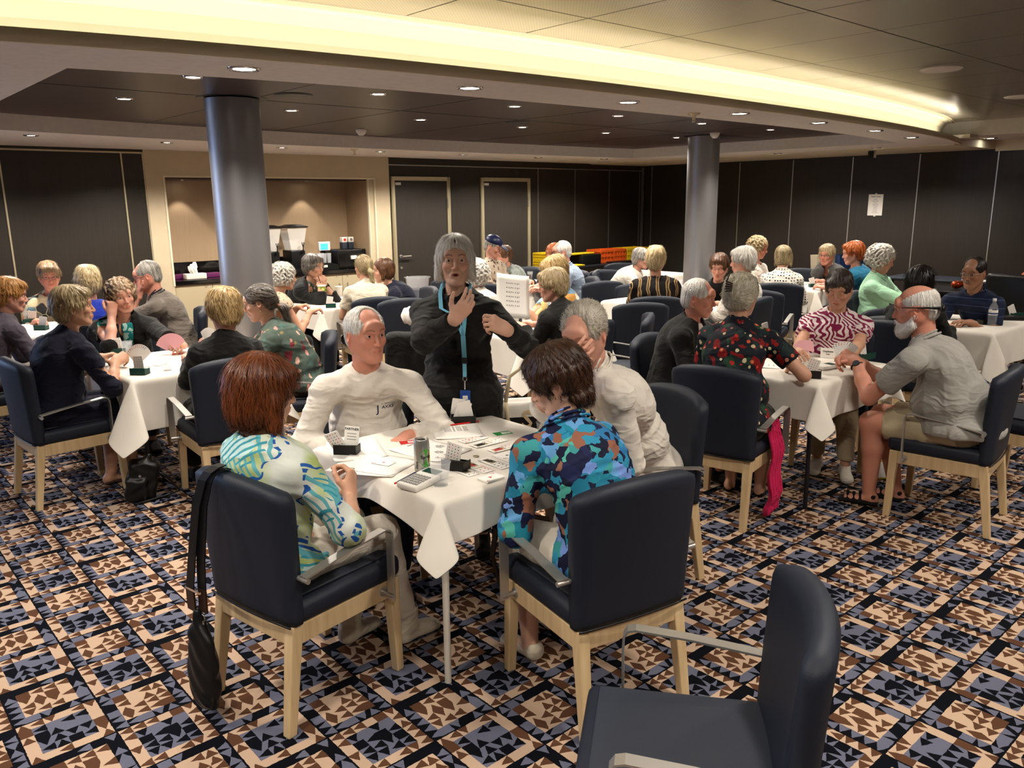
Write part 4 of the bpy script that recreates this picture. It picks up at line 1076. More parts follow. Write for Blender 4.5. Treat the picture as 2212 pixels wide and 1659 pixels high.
def strands(V, F, style, n, seed=1, wd=.0016):
    """ribbons of hair that follow the surface; returns V, F, flow"""
    from mathutils.kdtree import KDTree
    rs = np.random.RandomState(seed); ln, curl, lift = STR[style]; ns = 7
    a, b, c = V[F[:, 0]], V[F[:, 1]], V[F[:, 2]]; fn = np.cross(b - a, c - a); N = np.zeros_like(V)
    for k in range(4):
        for i in range(3): N[:, i] += np.bincount(F[:, k], fn[:, i], len(V))
    N /= np.linalg.norm(N, axis=1)[:, None] + 1e-9
    kd = KDTree(len(V)); [kd.insert(v, i) for i, v in enumerate(V)]; kd.balance()
    idx = rs.randint(0, len(V), n); crown = v3(.0, -.055, .13); part = style in ('shortbob',)
    VV, FF, FL = [], [], []
    for q, i in enumerate(idx):
        p = V[i].copy(); nn = N[i]; L_ = ln * rs.uniform(.5, 1.15) / ns; h0 = rs.uniform(.0, 1) ** 1.5; ph = rs.uniform(0, 6.28); rv = rs.rand(); pts = []; sw = rs.randn(3) * .22
        for k in range(ns + 1):
            g = p - crown
            if style == 'sideswept': g = v3(.25, -1, -.15) + (p - crown) * 1.5
            elif part: g = v3(np.sign(p[0]) * .05, -.005, -.12)
            elif style in ('ponytail', 'lowpony', 'bun') and p[1] > -.13: g = v3(0, -.125, -.0) - p
            else: g = g + v3(0, 0, -.12)
            g = unit(g) + sw + (rs.randn(3) * .10)
            if curl: g = g + curl * 1.1 * (math.sin(ph + k * 1.7) * np.cross(nn, unit(g)) + math.cos(ph + k * 1.7) * nn * .6)
            d = unit(g - nn * (g @ nn)); off = .0008 + lift * h0 * (k / ns) * (1.2 if k > ns - 3 else .8)
            pts.append((p + nn * off, np.cross(d, nn)))
            p2 = p + d * L_; _, j, dd = kd.find(p2)
            if dd < L_ * 1.6 + .004: p = p2 * .35 + (V[j] + N[j] * max(0, (p2 - V[j]) @ N[j])) * .65; nn = unit(nn * .4 + N[j] * .6)
            else: p = p2
        b0 = len(VV)
        for k, (pt, sd) in enumerate(pts):
            w_ = wd * (1 - .75 * (k / ns) ** 2) * rs.uniform(.9, 1.1); VV += [pt - sd * w_ * .5, pt + sd * w_ * .5]; FL += [(rv * 3, k * .05, rv)] * 2
            if k: FF.append((b0 + 2 * k - 2, b0 + 2 * k - 1, b0 + 2 * k + 1, b0 + 2 * k))
    return np.array(VV), np.array(FF), np.array(FL, np.float32)
# ---------------------------------------------------------------- hand (right hand: thumb on -X, palm down, fingers +Y)
FING = [(-.026, .086, .003, (.040, .024, .020), .0092), (-.006, .090, .006, (.044, .028, .021), .0094), (.014, .086, .004, (.041, .026, .021), .0090), (.032, .077, -.001, (.032, .019, .018), .0080)]
CURL = dict(relaxed=[(22, 32, 15), (28, 36, 18), (32, 40, 20), (38, 42, 20)], flat=[(4, 8, 4), (3, 7, 4), (5, 8, 4), (8, 10, 5)], fist=[(70, 90, 55), (78, 95, 55), (82, 95, 55), (85, 95, 50)],
            hold=[(48, 40, 22), (55, 45, 25), (60, 50, 28), (66, 52, 28)], pinch=[(52, 50, 25), (60, 62, 30), (66, 66, 35), (70, 70, 35)], open=[(8, 14, 8), (14, 20, 10), (20, 26, 12), (26, 30, 14)], talk=[(24, 30, 18), (30, 36, 20), (34, 42, 22), (38, 44, 22)], cheek=[(12, 18, 10), (16, 22, 12), (22, 26, 14), (30, 32, 16)])
def hand_prims(pose='relaxed', right=True, s=1.0):
    mx = 1 if right else -1; L = []
    T = lambda p: (p[0] * mx * s, p[1] * s, p[2] * s)
    mcps = []
    for i, (x, y, z, ls, r) in enumerate(FING):
        base = np.array([x, y, z]); mcps.append(base)
        L.append(cap(T((x * .55, .012, -.002)), T(base), .0145 * s, .0115 * s, k=.012))
        cu = CURL[pose][i]; ang = 0; spread = math.radians((-5, -1, 3, 8)[i] * (1.3 if pose in ('open', 'flat', 'cheek') else .5))
        p = base.copy(); rr = r
        for q in range(3):
            ang += math.radians(cu[q]); d = np.array([math.sin(spread), math.cos(spread) * math.cos(ang), -math.sin(ang)])
            p2 = p + d * ls[q]; L.append(cap(T(p), T(p2), rr * s * 1.02, rr * .90 * s, k=.003 if q else .006)); L.append(ell(T(p2), (rr * .93 * s,) * 3, k=.002)); p = p2; rr *= .92
    L.append(ell(T((0, .048, -.004)), (.036 * s, .046 * s, .0135 * s), k=.012))
    op = pose in ('open', 'flat', 'talk', 'cheek')
    c0 = np.array([-.020, .020, -.006]); d1 = unit((-.72, .66, -.22) if op else (-.48, .62, -.62)); c1 = c0 + d1 * .044
    d2 = unit((-.45, .88, -.12) if op else (-.10, .86, -.50)); c2 = c1 + d2 * .032; d3 = unit((-.25, .95, -.05) if op else (.18, .93, -.32)); c3 = c2 + d3 * .026
    L += [cap(T(c0), T(c1), .0165 * s, .0120 * s, k=.014), cap(T(c1), T(c2), .0115 * s, .0105 * s, k=.005), cap(T(c2), T(c3), .0105 * s, .0088 * s, k=.004), ell(T((-.018, .035, -.010)), (.016 * s, .026 * s, .014 * s), k=.01)]
    L.append(fcap(T((0, .02, -.002)), T((0, -.035, -.001)), .0285 * s, .0265 * s, v3(1, 0, 0), .68, k=.016))
    return L
# ---------------------------------------------------------------- whole person
def frame(y, z):   # columns: x,y,z axes with y exact and z approximate
    y = unit(y); x = unit(np.cross(y, z)); z = np.cross(x, y); return np.stack([x, y, z], 1)
def ik(S, W, l1, l2, hint):
    S, W = v3(S), v3(W); d = W - S; L = np.linalg.norm(d); mx = (l1 + l2) * .995
    if L > mx: W = S + d * mx / L; d = W - S; L = mx
    if L < abs(l1 - l2) + .02: L = abs(l1 - l2) + .02
    a = (l1 * l1 - l2 * l2 + L * L) / (2 * L); hgt = math.sqrt(max(0, l1 * l1 - a * a)); u_ = unit(d); hv = v3(hint); hv = unit(hv - u_ * (hv @ u_))
    return S + u_ * a + hv * hgt, W
def person(label, head, yaw, s=None, fem=True, zsc=1.0, hyaw=0, hpitch=0, hroll=0, hair='full', hairc='grey', skin='fair', shirt=('white', 'short', 'crew'), pants=('navy', 'long'),
           shoe=('black', 'shoe'), hands=None, fat=1.0, eyes=.35, mouth=0, glasses=None, stand=False, lod=None, jacket=None, age=1.0, L=None, knee=0.0, feet=None, group='card players around the tables', legs=True, brow='#6b5a4c', beard=None, lean_side=0.0, px=None, extra=None, seat=True, chairlabel=None, chairdy=0.0, earr=False, collar=None, pelvis=None, cpos=None):
    """head = world position of the mid-head; yaw = facing of the body in degrees (0=+X)"""
    s = s or (.94 if fem else 1.0)
    H = v3(head); dist = math.hypot(H[0], H[1])
    yr = R(yaw); fwd = v3(math.cos(yr), math.sin(yr), 0)
    zp = .545 if not stand else .90 * s
    # local frame: x right of the person, y forward, z up; origin under the pelvis
    t = v3(0, 0, 1.0); nl = .158 * s; Lt = (L or .50 * s)
    for _ in range(3):
        nbz = H[2] - nl * unit(t * .6 + v3(0, 0, .6))[2]
        dz = nbz - zp; dz = min(dz, Lt * .999); hy = math.sqrt(max(0, Lt * Lt - dz * dz)) if not stand else .03
        t = unit((0, hy, nbz - zp))
    ntop = unit(t * .6 + v3(0, 0, .6)) * nl
    nb = v3(lean_side, hy, nbz); hl = nb + ntop + v3(0, .012, 0)
    rgt = v3(math.sin(yr), -math.cos(yr), 0)
    org = H - (fwd * hl[1] + rgt * hl[0]); org[2] = 0
    if pelvis is not None:
        org = v3(pelvis[0], pelvis[1], 0)
        for _ in range(3):
            q_ = H - org; hl = v3(q_ @ rgt, q_ @ fwd, H[2]); nb = hl - v3(0, .012, 0) - ntop; t = unit(nb - v3(0, 0, zp)); ntop = unit(t * .6 + v3(0, 0, .6)) * nl
        hy = nb[1]
    root = empty('person', tuple(org), yr - math.pi / 2, label, 'person', group)
    if seat and not stand:
        cc = org + fwd * (.075 + chairdy); cyaw = yaw
        if cpos: cc = cpos; cyaw = cpos[2]
        chair(cc[0], cc[1], cyaw, chairlabel or ('navy armchair under the ' + ' '.join(label.split(',')[0].split()[:11])))
    RH = rotm(0, 0, R(hyaw)) @ rotm(R(-hpitch), 0, 0) @ rotm(0, R(hroll), 0)
    hs = (.985 if fem else 1.03)
    hh = np.clip(.0011 * dist * .75, .0026, .006) if lod is None else lod        # head cell
    hb = max(.0075, hh * 2)                                                        # body cell
    g = fat
    # ---- torso joints
    P0 = v3(0, 0, zp); spine = lambda q: P0 * (1 - q) + nb * q + v3(0, -.045 * math.sin(q * math.pi) * (1 if hy > .08 else .4), 0)
    sw = (.158 if fem else .180) * (.65 + .35 * g)
    shc = nb + v3(0, .0, -.062) - t * .02
    SH = {1: shc + v3(sw, .01, -.012), -1: shc + v3(-sw, .01, -.012)}
    ch, be = spine(.66), spine(.30)
    tilt = math.atan2(t[1], t[2]); Rt = rotm(-tilt, 0, 0)
    def torso(infl):
        Q = [ell(P0 + v3(0, .0, .0), (.165 * (.4 + .6 * g), .125 * g, .105), None, k=.05, infl=infl), ell(be + v3(0, .012 * g, 0), (.142 * g, .112 * g, .15 * s), Rt, k=.06, infl=infl), ell(ch, (.150 * (.6 + .4 * g), .105 * (.6 + .4 * g), .155 * s), Rt, k=.06, infl=infl)]
        for d_ in (-1, 1):
            Q += [cap(shc + v3(0, .0, .005), SH[d_] + v3(0, -.002, .0), .052, .044, k=.05, infl=infl), cap(nb + v3(0, -.015, .0), SH[d_] * .8 + shc * .2 + v3(0, -.01, .015), .038, .030, k=.05, infl=infl)]
            if fem: Q += [ell(ch + Rt @ v3(d_ * .07, .085, .03), (.066, .052, .066), Rt, k=.035, infl=infl)]
        Q += [ell(spine(.72) + v3(0, -.035, .0), (.13, .07, .13), Rt, k=.05, infl=infl)]
        if g > 1.1: Q += [ell(spine(.28) + v3(0, .06 * g, -.0), (.14 * g, .11 * g, .13), Rt, k=.06, infl=infl)]
        return Q
    ARM = {}
    hands = hands or {}
    ua, fa = .285 * s, .245 * s
    for d_ in (-1, 1):
        hd = dict(pos=(d_ * .14, shc[1] + .30, .775), dir=(d_ * -.45, 1, -.05), back=(0, 0, 1), pose='relaxed', hint=(d_ * .45, -.3, -1))
        hd.update(hands.get('R' if d_ > 0 else 'L', {}))
        if 'wpos' in hd:
            wv = v3(hd['wpos']) - org; hd['pos'] = (wv @ v3(math.sin(yr), -math.cos(yr), 0), wv @ fwd, wv[2])
        E_, W_ = ik(SH[d_], hd['pos'], ua, fa, hd['hint']); fd = unit(unit(W_ - E_) * .35 + unit(hd['dir']) * .8)
        ARM[d_] = (SH[d_], E_, W_, frame(fd, v3(hd['back'])), hd['pose'])
    ar = (.9 if fem else 1.0) * (.7 + .3 * g)
    def arm(d_, infl, a=0.0, b=2.0):
        """a..b : 0 shoulder, 1 elbow, 2 wrist"""
        S, E_, W_, _, _ = ARM[d_]; Q = []
        if a < 1: q = min(b, 1); Q.append(cap(S + (E_ - S) * a, S + (E_ - S) * q, .043 * ar, (.043 - .006 * q) * ar, k=.035, infl=infl))
        if b > 1:
            q = b - 1; r0, r1 = .038 * ar, .026 * ar; mid = .45
            Q.append(cap(E_, E_ + (W_ - E_) * min(q, mid), r0, .036 * ar, k=.02, infl=infl))
            if q > mid: Q.append(cap(E_ + (W_ - E_) * mid, E_ + (W_ - E_) * q, .036 * ar, .036 * ar + (r1 - .036 * ar) * (q - mid) / (1 - mid), k=.02, infl=infl))
        return Q
    # ---- legs
    kz = .515 * (1 if not stand else 1); LEG = {}
    for d_ in (-1, 1):
        if stand: hp, kn, an = P0 + v3(d_ * .085, 0, -.03), v3(d_ * .09, .02, .47 * s), v3(d_ * .10, -.01, .085)
        else:
            hp = P0 + v3(d_ * .085, .01, -.01); kn = v3(d_ * (.10 + knee), .425 * s, .505); an = v3(d_ * (.09 + knee), .43 * s, .085)
            if feet: an = v3(*feet[0 if d_ < 0 else 1])
            if feet: kn = v3(d_ * (.10 + knee), .425 * s, .505)
        toe = an + v3(d_ * .02, .15, -.055)
        LEG[d_] = (hp, kn, an, toe)
    lr = (.7 + .3 * g)
    def leg(d_, infl, a=0.0, b=2.0):
        hp, kn, an, toe = LEG[d_]; Q = []
        if a < 1: q = min(b, 1); Q.append(cap(hp + (kn - hp) * a, hp + (kn - hp) * q, (.082 - .02 * a) * lr, (.082 - .026 * q) * lr, k=.03, infl=infl))
        if b > 1:
            q = b - 1; mid = .35; m_ = kn + (an - kn) * min(mid, q) + v3(0, -.012, 0); Q.append(cap(kn, m_, .054 * lr, .052 * lr, k=.02, infl=infl))
            if q > mid: Q.append(cap(m_, kn + (an - kn) * q, .052 * lr, (.052 - .019 * (q - mid) / (1 - mid)) * lr, k=.02, infl=infl))
        return Q
    neck = lambda infl=0.0: [cap(hl + RH @ v3(0, -.028, -.045) * 1.0, nb + v3(0, -.008, -.02), .049 * (.93 if fem else 1.06) * (.8 + .2 * g), .055 * (.93 if fem else 1.08) * (.8 + .2 * g), k=.022, infl=infl)]
    # ---- skin body
    bare_leg = pants[1] in ('short', 'knee', 'capri')
    body = torso(-.012) + neck() + arm(-1, 0) + arm(1, 0)
    show_legs = legs
    if show_legs:
        for d_ in (-1, 1): body += leg(d_, -.006 if not bare_leg else 0)
        if shoe[1] in ('sandal', 'bare', 'slip', 'flat'):
            for d_ in (-1, 1):
                hp, kn, an, toe = LEG[d_]; body += [fcap(an + v3(0, -.02, -.045), an + v3(d_ * .015, .11, -.062), .028, .036, v3(1, 0, 0), .6, k=.03), ell(an + v3(0, -.03, -.05), (.026, .03, .03), k=.03)]
                for ti in range(5): body.append(cap(an + v3(d_ * .015 + (ti - 2) * .015, .12, -.068), an + v3(d_ * .018 + (ti - 2) * .0165, .15 - abs(ti - 2 + d_) * .006, -.070), .009, .0085, k=.006))
    V, Fq = sdf_mesh(body, hb); V = smooth_mesh(V, Fq, 1)
    # fine head
    hp_ = head_prims(fem, age, eyes, mouth, 1 + (g - 1) * .5)
    inv = np.linalg.inv(RH * hs)
    nk = []
    a_, b_ = inv @ (hl + RH @ v3(0, -.028, -.045) - hl), inv @ (nb + v3(0, -.008, -.02) - hl)
    nk = [cap(a_, b_, .049 * (.93 if fem else 1.06) * (.8 + .2 * g) / hs, .055 * (.93 if fem else 1.08) * (.8 + .2 * g) / hs, k=.026)]
    HV, HF = sdf_mesh(nk + hp_, hh, lo=(-.10, -.13, -.165), hi=(.10, .125, .135)); HV = smooth_mesh(HV, HF, 1, .35) if hh < .004 else HV
    hloc = HV.copy(); HVw = HV @ (RH * hs).T + hl
    lo_, hi_ = v3(-.10, -.13, -.15), v3(.10, .125, .135)
    V, Fq = drop_inside(V, Fq, inv, hl, lo_, hi_)
    parts = [(V, Fq), (HVw, HF)]; nb_, nh_ = len(V), len(HVw)
    # fine hands
    hcell = max(.0028, hh * 1.05)
    for d_ in (-1, 1):
        S_, E_, W_, Fr, pose = ARM[d_]
        if pose == 'none': continue
        sc = (.93 if fem else 1.02) * (s / (.94 if fem else 1.0))
        pr = hand_prims(pose, d_ > 0, sc); iv = Fr.T
        e_, w__ = iv @ (E_ + (W_ - E_) * .6 - W_), v3(0, 0, 0)
        pr.append(cap(e_, w__, .036 * ar * .92, .0245 * ar, k=.02))
        hv, hf = sdf_mesh(pr, hcell); 
        nb0 = len(parts); parts.append((hv @ Fr.T + W_, hf))
    VV, FF = merge(parts)
    me = np_mesh('body', VV, FF); me.materials.append(SKIN[skin])
    tint = np.ones((len(VV), 4), np.float32)
    # lip, cheek and brow colour on the face
    q = hloc; T_ = np.ones((len(q), 3), np.float32)
    lipm = np.clip(1 - (((q[:, 0]) / .023) ** 2 + ((q[:, 2] + .0555) / .0085) ** 2), 0, 1) * (q[:, 1] > .08); lipm = np.clip(lipm * 3, 0, 1)
    T_ = T_ * (1 - lipm[:, None]) + lipm[:, None] * np.array([.86, .52, .5]) if fem else T_ * (1 - lipm[:, None] * .7) + lipm[:, None] * .7 * np.array([.86, .6, .58])
    chm = np.clip(1 - (((np.abs(q[:, 0]) - .042) / .024) ** 2 + ((q[:, 2] + .018) / .022) ** 2), 0, 1) * (q[:, 1] > .03)
    nsm = np.clip(1 - ((q[:, 0] / .016) ** 2 + ((q[:, 2] + .024) / .014) ** 2), 0, 1) * (q[:, 1] > .09); erm = (np.abs(q[:, 0]) > .078) * .8
    rr = np.clip(chm * .8 + nsm + erm, 0, 1)[:, None] * .5; T_ = T_ * (1 - rr) + T_ * rr * np.array([1.05, .72, .66])
    bx = np.abs(q[:, 0]); bz = .0335 + .006 * np.sin(np.clip((bx - .012) / .036, 0, 1) * math.pi); bm = np.clip(1.6 - np.abs(q[:, 2] - bz) / .0032, 0, 1) * (bx > .012) * (bx < .048) * (q[:, 1] > .06); bm = bm[:, None] * .75
    T_ = T_ * (1 - bm) + bm * np.array(sr_(brow)) * 1.6
    if mouth > 0:
        mm = (np.abs(q[:, 0]) < .014) & (np.abs(q[:, 2] + .056) < .004 + .007 * mouth) & (q[:, 1] < .088) & (q[:, 1] > .06); T_[mm] = (.25, .08, .08)
    tint[nb_:nb_ + nh_, :3] = T_
    at = me.attributes.new('tint', 'FLOAT_COLOR', 'POINT'); at.data.foreach_set('color', tint.ravel())
    meshobj('body', me, None, root)
    Mh = Matrix(((RH * hs).tolist())).to_4x4(); Mh.translation = Vector(hl)
    # eyes
    if eyes > .15:
        for d_ in (-1, 1):
            mb = MB().lathe([(0.00001, -.0118)] + [(.0118 * math.sin(a), -.0118 * math.cos(a)) for a in np.linspace(.25, math.pi - .5, 9)] + [(.0118 * math.sin(math.pi - .5), .0118 * math.cos(.5))], 14, M['eyewhite'])
            mb.lathe([(.0057, .0104), (.004, .0116), (.0026, .0119)], 12, M['iris' if fem else 'irisdark']).lathe([(.0026, .0119), (.00001, .0121)], 10, M['blackp'])
            o = mb.build('eye', None, root); o.matrix_local = Mh @ Matrix.Translation((d_ * .031, .0745, .0115)) @ Matrix.Rotation(R(-90 - 0), 4, 'X') @ Matrix.Rotation(0, 4, 'Y')
    # hair
    if hair:
        pr, D = hair_prims(hair, fem)
        V_, F_ = sdf_mesh(pr, max(hh * 1.05, .003), disp=D)
        az = np.arctan2(V_[:, 0], -(V_[:, 1] + .01)); fl = np.stack([az / 6.28 * .9, V_[:, 2] * 2.2, np.hypot(V_[:, 0], V_[:, 1])], 1).astype(np.float32)
        nst = int(np.clip(11000 / dist ** 1.35, 300, 3600)); sv, sf, sfl = strands(V_, F_, hair, nst, int(dist * 100), float(np.clip(.0006 * dist, .0014, .0042)))
        F_ = np.concatenate([F_, sf + len(V_)]); V_ = np.concatenate([V_, sv]); fl = np.concatenate([fl, sfl])
        me = np_mesh('hair', V_ @ (RH * hs).T + hl, F_); me.materials.append(HAIR[hairc])
        a2 = me.attributes.new('flow', 'FLOAT_VECTOR', 'POINT'); a2.data.foreach_set('vector', fl.ravel()); meshobj('hair', me, None, root)
    if beard:
        big = 1.0 if beard == 'full' else .78
        pr = [ell((0, .062, -.090), (.046 * big, .044 * big, .042 * big), k=.02), ell((0, .074, -.108), (.034 * big, .032 * big, .034 * big), k=.02)] if beard != 'stache' else []
        for d_ in (-1, 1): pr += [cap((d_ * .004, .1015, -.040), (d_ * .024, .093, -.050), .006, .005, k=.006)] if beard == 'stache' else [cap((d_ * .070, .008, -.020), (d_ * .058, .030, -.070), .010, .020 * big, k=.02), cap((d_ * .058, .030, -.070), (d_ * .030, .062, -.092), .021 * big, .026 * big, k=.02), cap((d_ * .067, .0, -.035), (d_ * .045, .05, -.085), .010, .018, k=.02), cap((d_ * .004, .1005, -.040), (d_ * .027, .090, -.058), .0065, .007, k=.006)]
        if beard == 'stubble': pr = [p_ for p_ in pr]
        pr += [ell((0, .104, -.056), (.016, .010, .0055), k=.003, op='-'), ell((0, .08, -.01), (.05, .05, .033), k=.01, op='-')]
        nf = nfun(9, 60); V_, F_ = sdf_mesh(pr, hh, disp=lambda x, y, z: .0025 * nf(x, y, z))
        if beard != 'stache':
            STR['beard'] = (.030, .3, .006); sv, sf, _q = strands(V_, F_, 'beard', 900, 5, float(np.clip(.0006 * dist, .0014, .004))); F_ = np.concatenate([F_, sf + len(V_)]); V_ = np.concatenate([V_, sv])
        me = np_mesh('beard', V_ @ (RH * hs).T + hl, F_); me.materials.append(HAIR[{'full': 'white', 'stache': 'mixgrey'}.get(beard, beard)])
        a2 = me.attributes.new('flow', 'FLOAT_VECTOR', 'POINT'); a2.data.foreach_set('vector', (V_ * np.array([3, 1, 3])).astype(np.float32).ravel()); meshobj('beard', me, None, root)
    # ---- clothes
    fold = nfun(int(abs(H[0] * 100)) + 3, 17); cc_ = max(hb * .85, .006)
    fold2 = nfun(int(abs(H[1] * 100)) + 7, 11, 2.4)
    rdg = lambda x, y, z: (1 - np.abs(fold2(x * .6, y * .6, z * 1.5))) ** 3
    dsp = lambda x, y, z: .0045 * fold(x, y, z) - .007 * rdg(x, y, z) + .002
    kind, sleeve, neckl = shirt
    inf = .012
    send = {'long': 1.93, '3q': 1.5, 'elbow': 1.05, 'short': .62, 'cap': .35, 'none': .12}[sleeve]
    def cutend(d_, q, extra=0.0):
        S, E_, W_, _, _ = ARM[d_]
        if q <= 1: return plane_cut_local(S + (E_ - S) * q, E_ - S, .13)
        return plane_cut_local(E_ + (W_ - E_) * (q - 1), W_ - E_, .12)
    def plane_cut_local(p, n, rad):
        n = unit(n); c_ = p + n * rad; base = slab(c_, (rad, rad, rad), frame(n, v3(.13, .2, 1)), 0, k=.004, op='-'); return base
    sh = torso(inf)
    for d_ in (-1, 1):
        sl_inf = inf + (.006 if sleeve in ('long',) else .010)
        sh += arm(d_, sl_inf, 0, min(send + .1, 2.0)); 
    sh.append(ell(P0 + v3(0, .02, -.01), (.175 * g, .145 * g, .10), None, k=.05, infl=inf))
    for d_ in (-1, 1): sh.append(cutend(d_, send))
    if not stand: sh.append(P(lambda x, y, z: (z - (zp - .03)), [-9, -9, -9], [9, 9, zp - .015], .01, '-'))
    else: sh += [ell(P0 + v3(0, 0, -.10), (.20, .15, .20), None, k=.06, infl=inf)]; sh.append(P(lambda x, y, z: (z - (zp - .20)), [-9, -9, -9], [9, 9, zp - .15], .01, '-'))
    nr_ = {'crew': .062, 'scoop': .085, 'v': .062, 'polo': .062, 'high': .056, 'boat': .09}[neckl]
    ncen = nb + v3(0, .006, .022)
    sh.append(ell(ncen, (nr_, nr_ * .95, .036), rotm(-tilt * .6, 0, 0), k=.008, op='-')); sh.append(cap(nb + v3(0, .0, .01), hl, nr_ * .9, nr_ * .9, k=.008, op='-'))
    if neckl in ('v', 'polo'): sh.append(cap(ncen + v3(0, .05, 0), ch + Rt @ v3(0, .13, .085), .022, .006, k=.006, op='-'))
    Vc, Fc = sdf_mesh(sh, cc_, disp=dsp); me = np_mesh('shirt', Vc, Fc); meshobj('shirt', me, CL[kind], root)
    if neckl == 'polo' or collar:
        cl_ = []; n_ = 22
        for i in range(n_ - 1):
            a0 = math.pi / 2 + .30 + (2 * math.pi - .6) * i / (n_ - 1); a1 = math.pi / 2 + .30 + (2 * math.pi - .6) * (i + 1) / (n_ - 1)
            f0 = lambda a: nb + Rt @ v3(.062 * math.cos(a), .058 * math.sin(a) - .002, .034 - .030 * max(0, math.sin(a)) + .012 * max(0, -math.sin(a)))
            f1 = lambda a: nb + Rt @ v3(.090 * math.cos(a), .088 * math.sin(a) - .002, .006 - .058 * max(0, math.sin(a)) ** 3)
            cl_ += [cap(f0(a0), f0(a1), .0045, k=.004), cap((f0(a0) + f1(a0)) / 2, (f0(a1) + f1(a1)) / 2, .0055, k=.008), cap(f1(a0), f1(a1), .0045, k=.006)]
        Vc, Fc = sdf_mesh(cl_, max(.0045, hh)); meshobj('collar', np_mesh('collar', Vc, Fc), CL[collar or kind], root)
    if jacket:
        jk, jsl = jacket[0], jacket[1]; jn = {'long': 1.93, '3q': 1.5, 'elbow': 1.05, 'none': .1}[jsl]
        jj = torso(inf + .012)
        for d_ in (-1, 1): jj += arm(d_, inf + .014, 0, min(jn + .1, 2.0))
        jj += [ell(P0 + v3(0, .02, -.01), (.18 * g, .15 * g, .10), None, k=.05, infl=inf + .012)]
        for d_ in (-1, 1): jj.append(cutend(d_, jn))
        jj.append(P(lambda x, y, z: (z - (zp - .08)), [-9, -9, -9], [9, 9, zp - .06], .01, '-'))
        if len(jacket) > 2:   # hood lying on the back
            jj += [ell(nb + v3(0, -.075, -.012), (.10, .055, .05), rotm(.5, 0, 0), k=.02), cap(nb + v3(-.075, .0, 0), nb + v3(.075, -.0, 0), .02, .02, k=.02)]
        jj.append(ell(nb + v3(0, .01, .03), (.066, .064, .05), None, k=.008, op='-')); jj.append(cap(nb, hl, .056, .056, k=.008, op='-'))
        jj += [cap(nb + v3(0, .09, .0), ch + Rt @ v3(0, .17, -.02), .050, .048, k=.01, op='-'), cap(ch + Rt @ v3(0, .19, -.02), be + v3(0, .22, -.08), .052, .075, k=.01, op='-')]
        Vc, Fc = sdf_mesh(jj, cc_, disp=lambda x, y, z: .006 * fold(x, y, z)); meshobj('jacket', np_mesh('jacket', Vc, Fc), CL[jk], root)
    if legs:
        tr = [ell(P0 + v3(0, .0, .0), (.17 * (.4 + .6 * g), .13 * g, .10), None, k=.05, infl=.004)]
        pe = {'long': 1.93, 'capri': 1.45, 'knee': .97, 'short': .82}[pants[1]]
        li = {'long': .012, 'capri': .016, 'knee': .020, 'short': .020}[pants[1]]
        for d_ in (-1, 1):
            tr += leg(d_, li, 0, min(2, pe + .08)); hp, kn, an, toe = LEG[d_]
            tr.append(plane_cut_local(hp + (kn - hp) * pe if pe <= 1 else kn + (an - kn) * (pe - 1), (kn - hp) if pe <= 1 else (an - kn), .14))
        tr.append(P(lambda x, y, z: ((zp + .06) - z), [-9, -9, zp + .05], [9, 9, 9], .01, '-')) if not stand else tr.append(P(lambda x, y, z: ((zp + .08) - z), [-9, -9, zp + .05], [9, 9, 9], .01, '-'))
        Vc, Fc = sdf_mesh(tr, cc_, disp=lambda x, y, z: .005 * fold(x * 1.2, y * 1.2, z)); meshobj('trousers', np_mesh('trousers', Vc, Fc), CL[pants[0]], root)
        for d_ in (-1, 1):
            hp, kn, an, toe = LEG[d_]; z0 = an[2] - .085
            sc_, st = shoe; q = [fcap(an + v3(0, -.035, -.052), an + v3(d_ * .016, .13, -.058), .034, .038, v3(1, 0, 0), .62, k=.02)]
            if st in ('shoe', 'sneaker', 'boot'):
                q += [ell(an + v3(0, -.02, -.02), (.036, .045, .05), k=.025), fcap(an + v3(0, .02, -.02), an + v3(d_ * .012, .10, -.05), .028, .033, v3(1, 0, 0), .7, k=.02)]
                if st == 'boot': q += [cap(an + v3(0, -.005, 0), an + v3(0, -.005, .06), .043, .047, k=.02)]
                q.append(cap(an + v3(0, -.002, .03 if st != 'boot' else .075), an + v3(0, -.002, .10), .040, .045, k=.004, op='-') if st != 'boot' else cap(an + v3(0, -.005, .066), an + v3(0, -.005, .12), .040, .045, k=.004, op='-'))
            elif st == 'flat': q += [ell(an + v3(0, -.035, -.035), (.036, .03, .035), k=.02), ell(an + v3(0, .03, .005), (.036, .075, .055), k=.01, op='-')]
            elif st == 'slip': q = [fcap(an + v3(0, -.035, -.066), an + v3(d_ * .016, .13, -.066), .036, .040, v3(1, 0, 0), .38, k=.02), fcap(an + v3(d_ * .012, .07, -.045), an + v3(d_ * .016, .105, -.052), .04, .04, v3(1, 0, 0), .62, k=.01)]
            elif st == 'sandal': q = [fcap(an + v3(0, -.04, -.068), an + v3(d_ * .016, .135, -.068), .038, .043, v3(1, 0, 0), .36, k=.02)] + [cap(an + v3(d_ * .01 - .036, y_, -.062), an + v3(d_ * .01 + .0, y_ + .012, -.018 - (y_ > .05) * .012), .008, .008, k=.01) for y_ in (.03, .065, .10)] + [cap(an + v3(d_ * .01 + .036, y_, -.062), an + v3(d_ * .01 + .0, y_ + .012, -.018 - (y_ > .05) * .012), .008, .008, k=.01) for y_ in (.03, .065, .10)] + [cap(an + v3(-.03, -.035, -.03), an + v3(.03, -.035, -.03), .012, .012, k=.01)]
            q.append(P(lambda x, y, z, z0=z0: (z - z0), [-9, -9, -9], [9, 9, z0 + .02], .003, '-'))
            Vc, Fc = sdf_mesh(q, max(.005, hh)); meshobj('shoe', np_mesh('shoe', Vc, Fc), CL[sc_] if sc_ in CL else M[sc_], root)
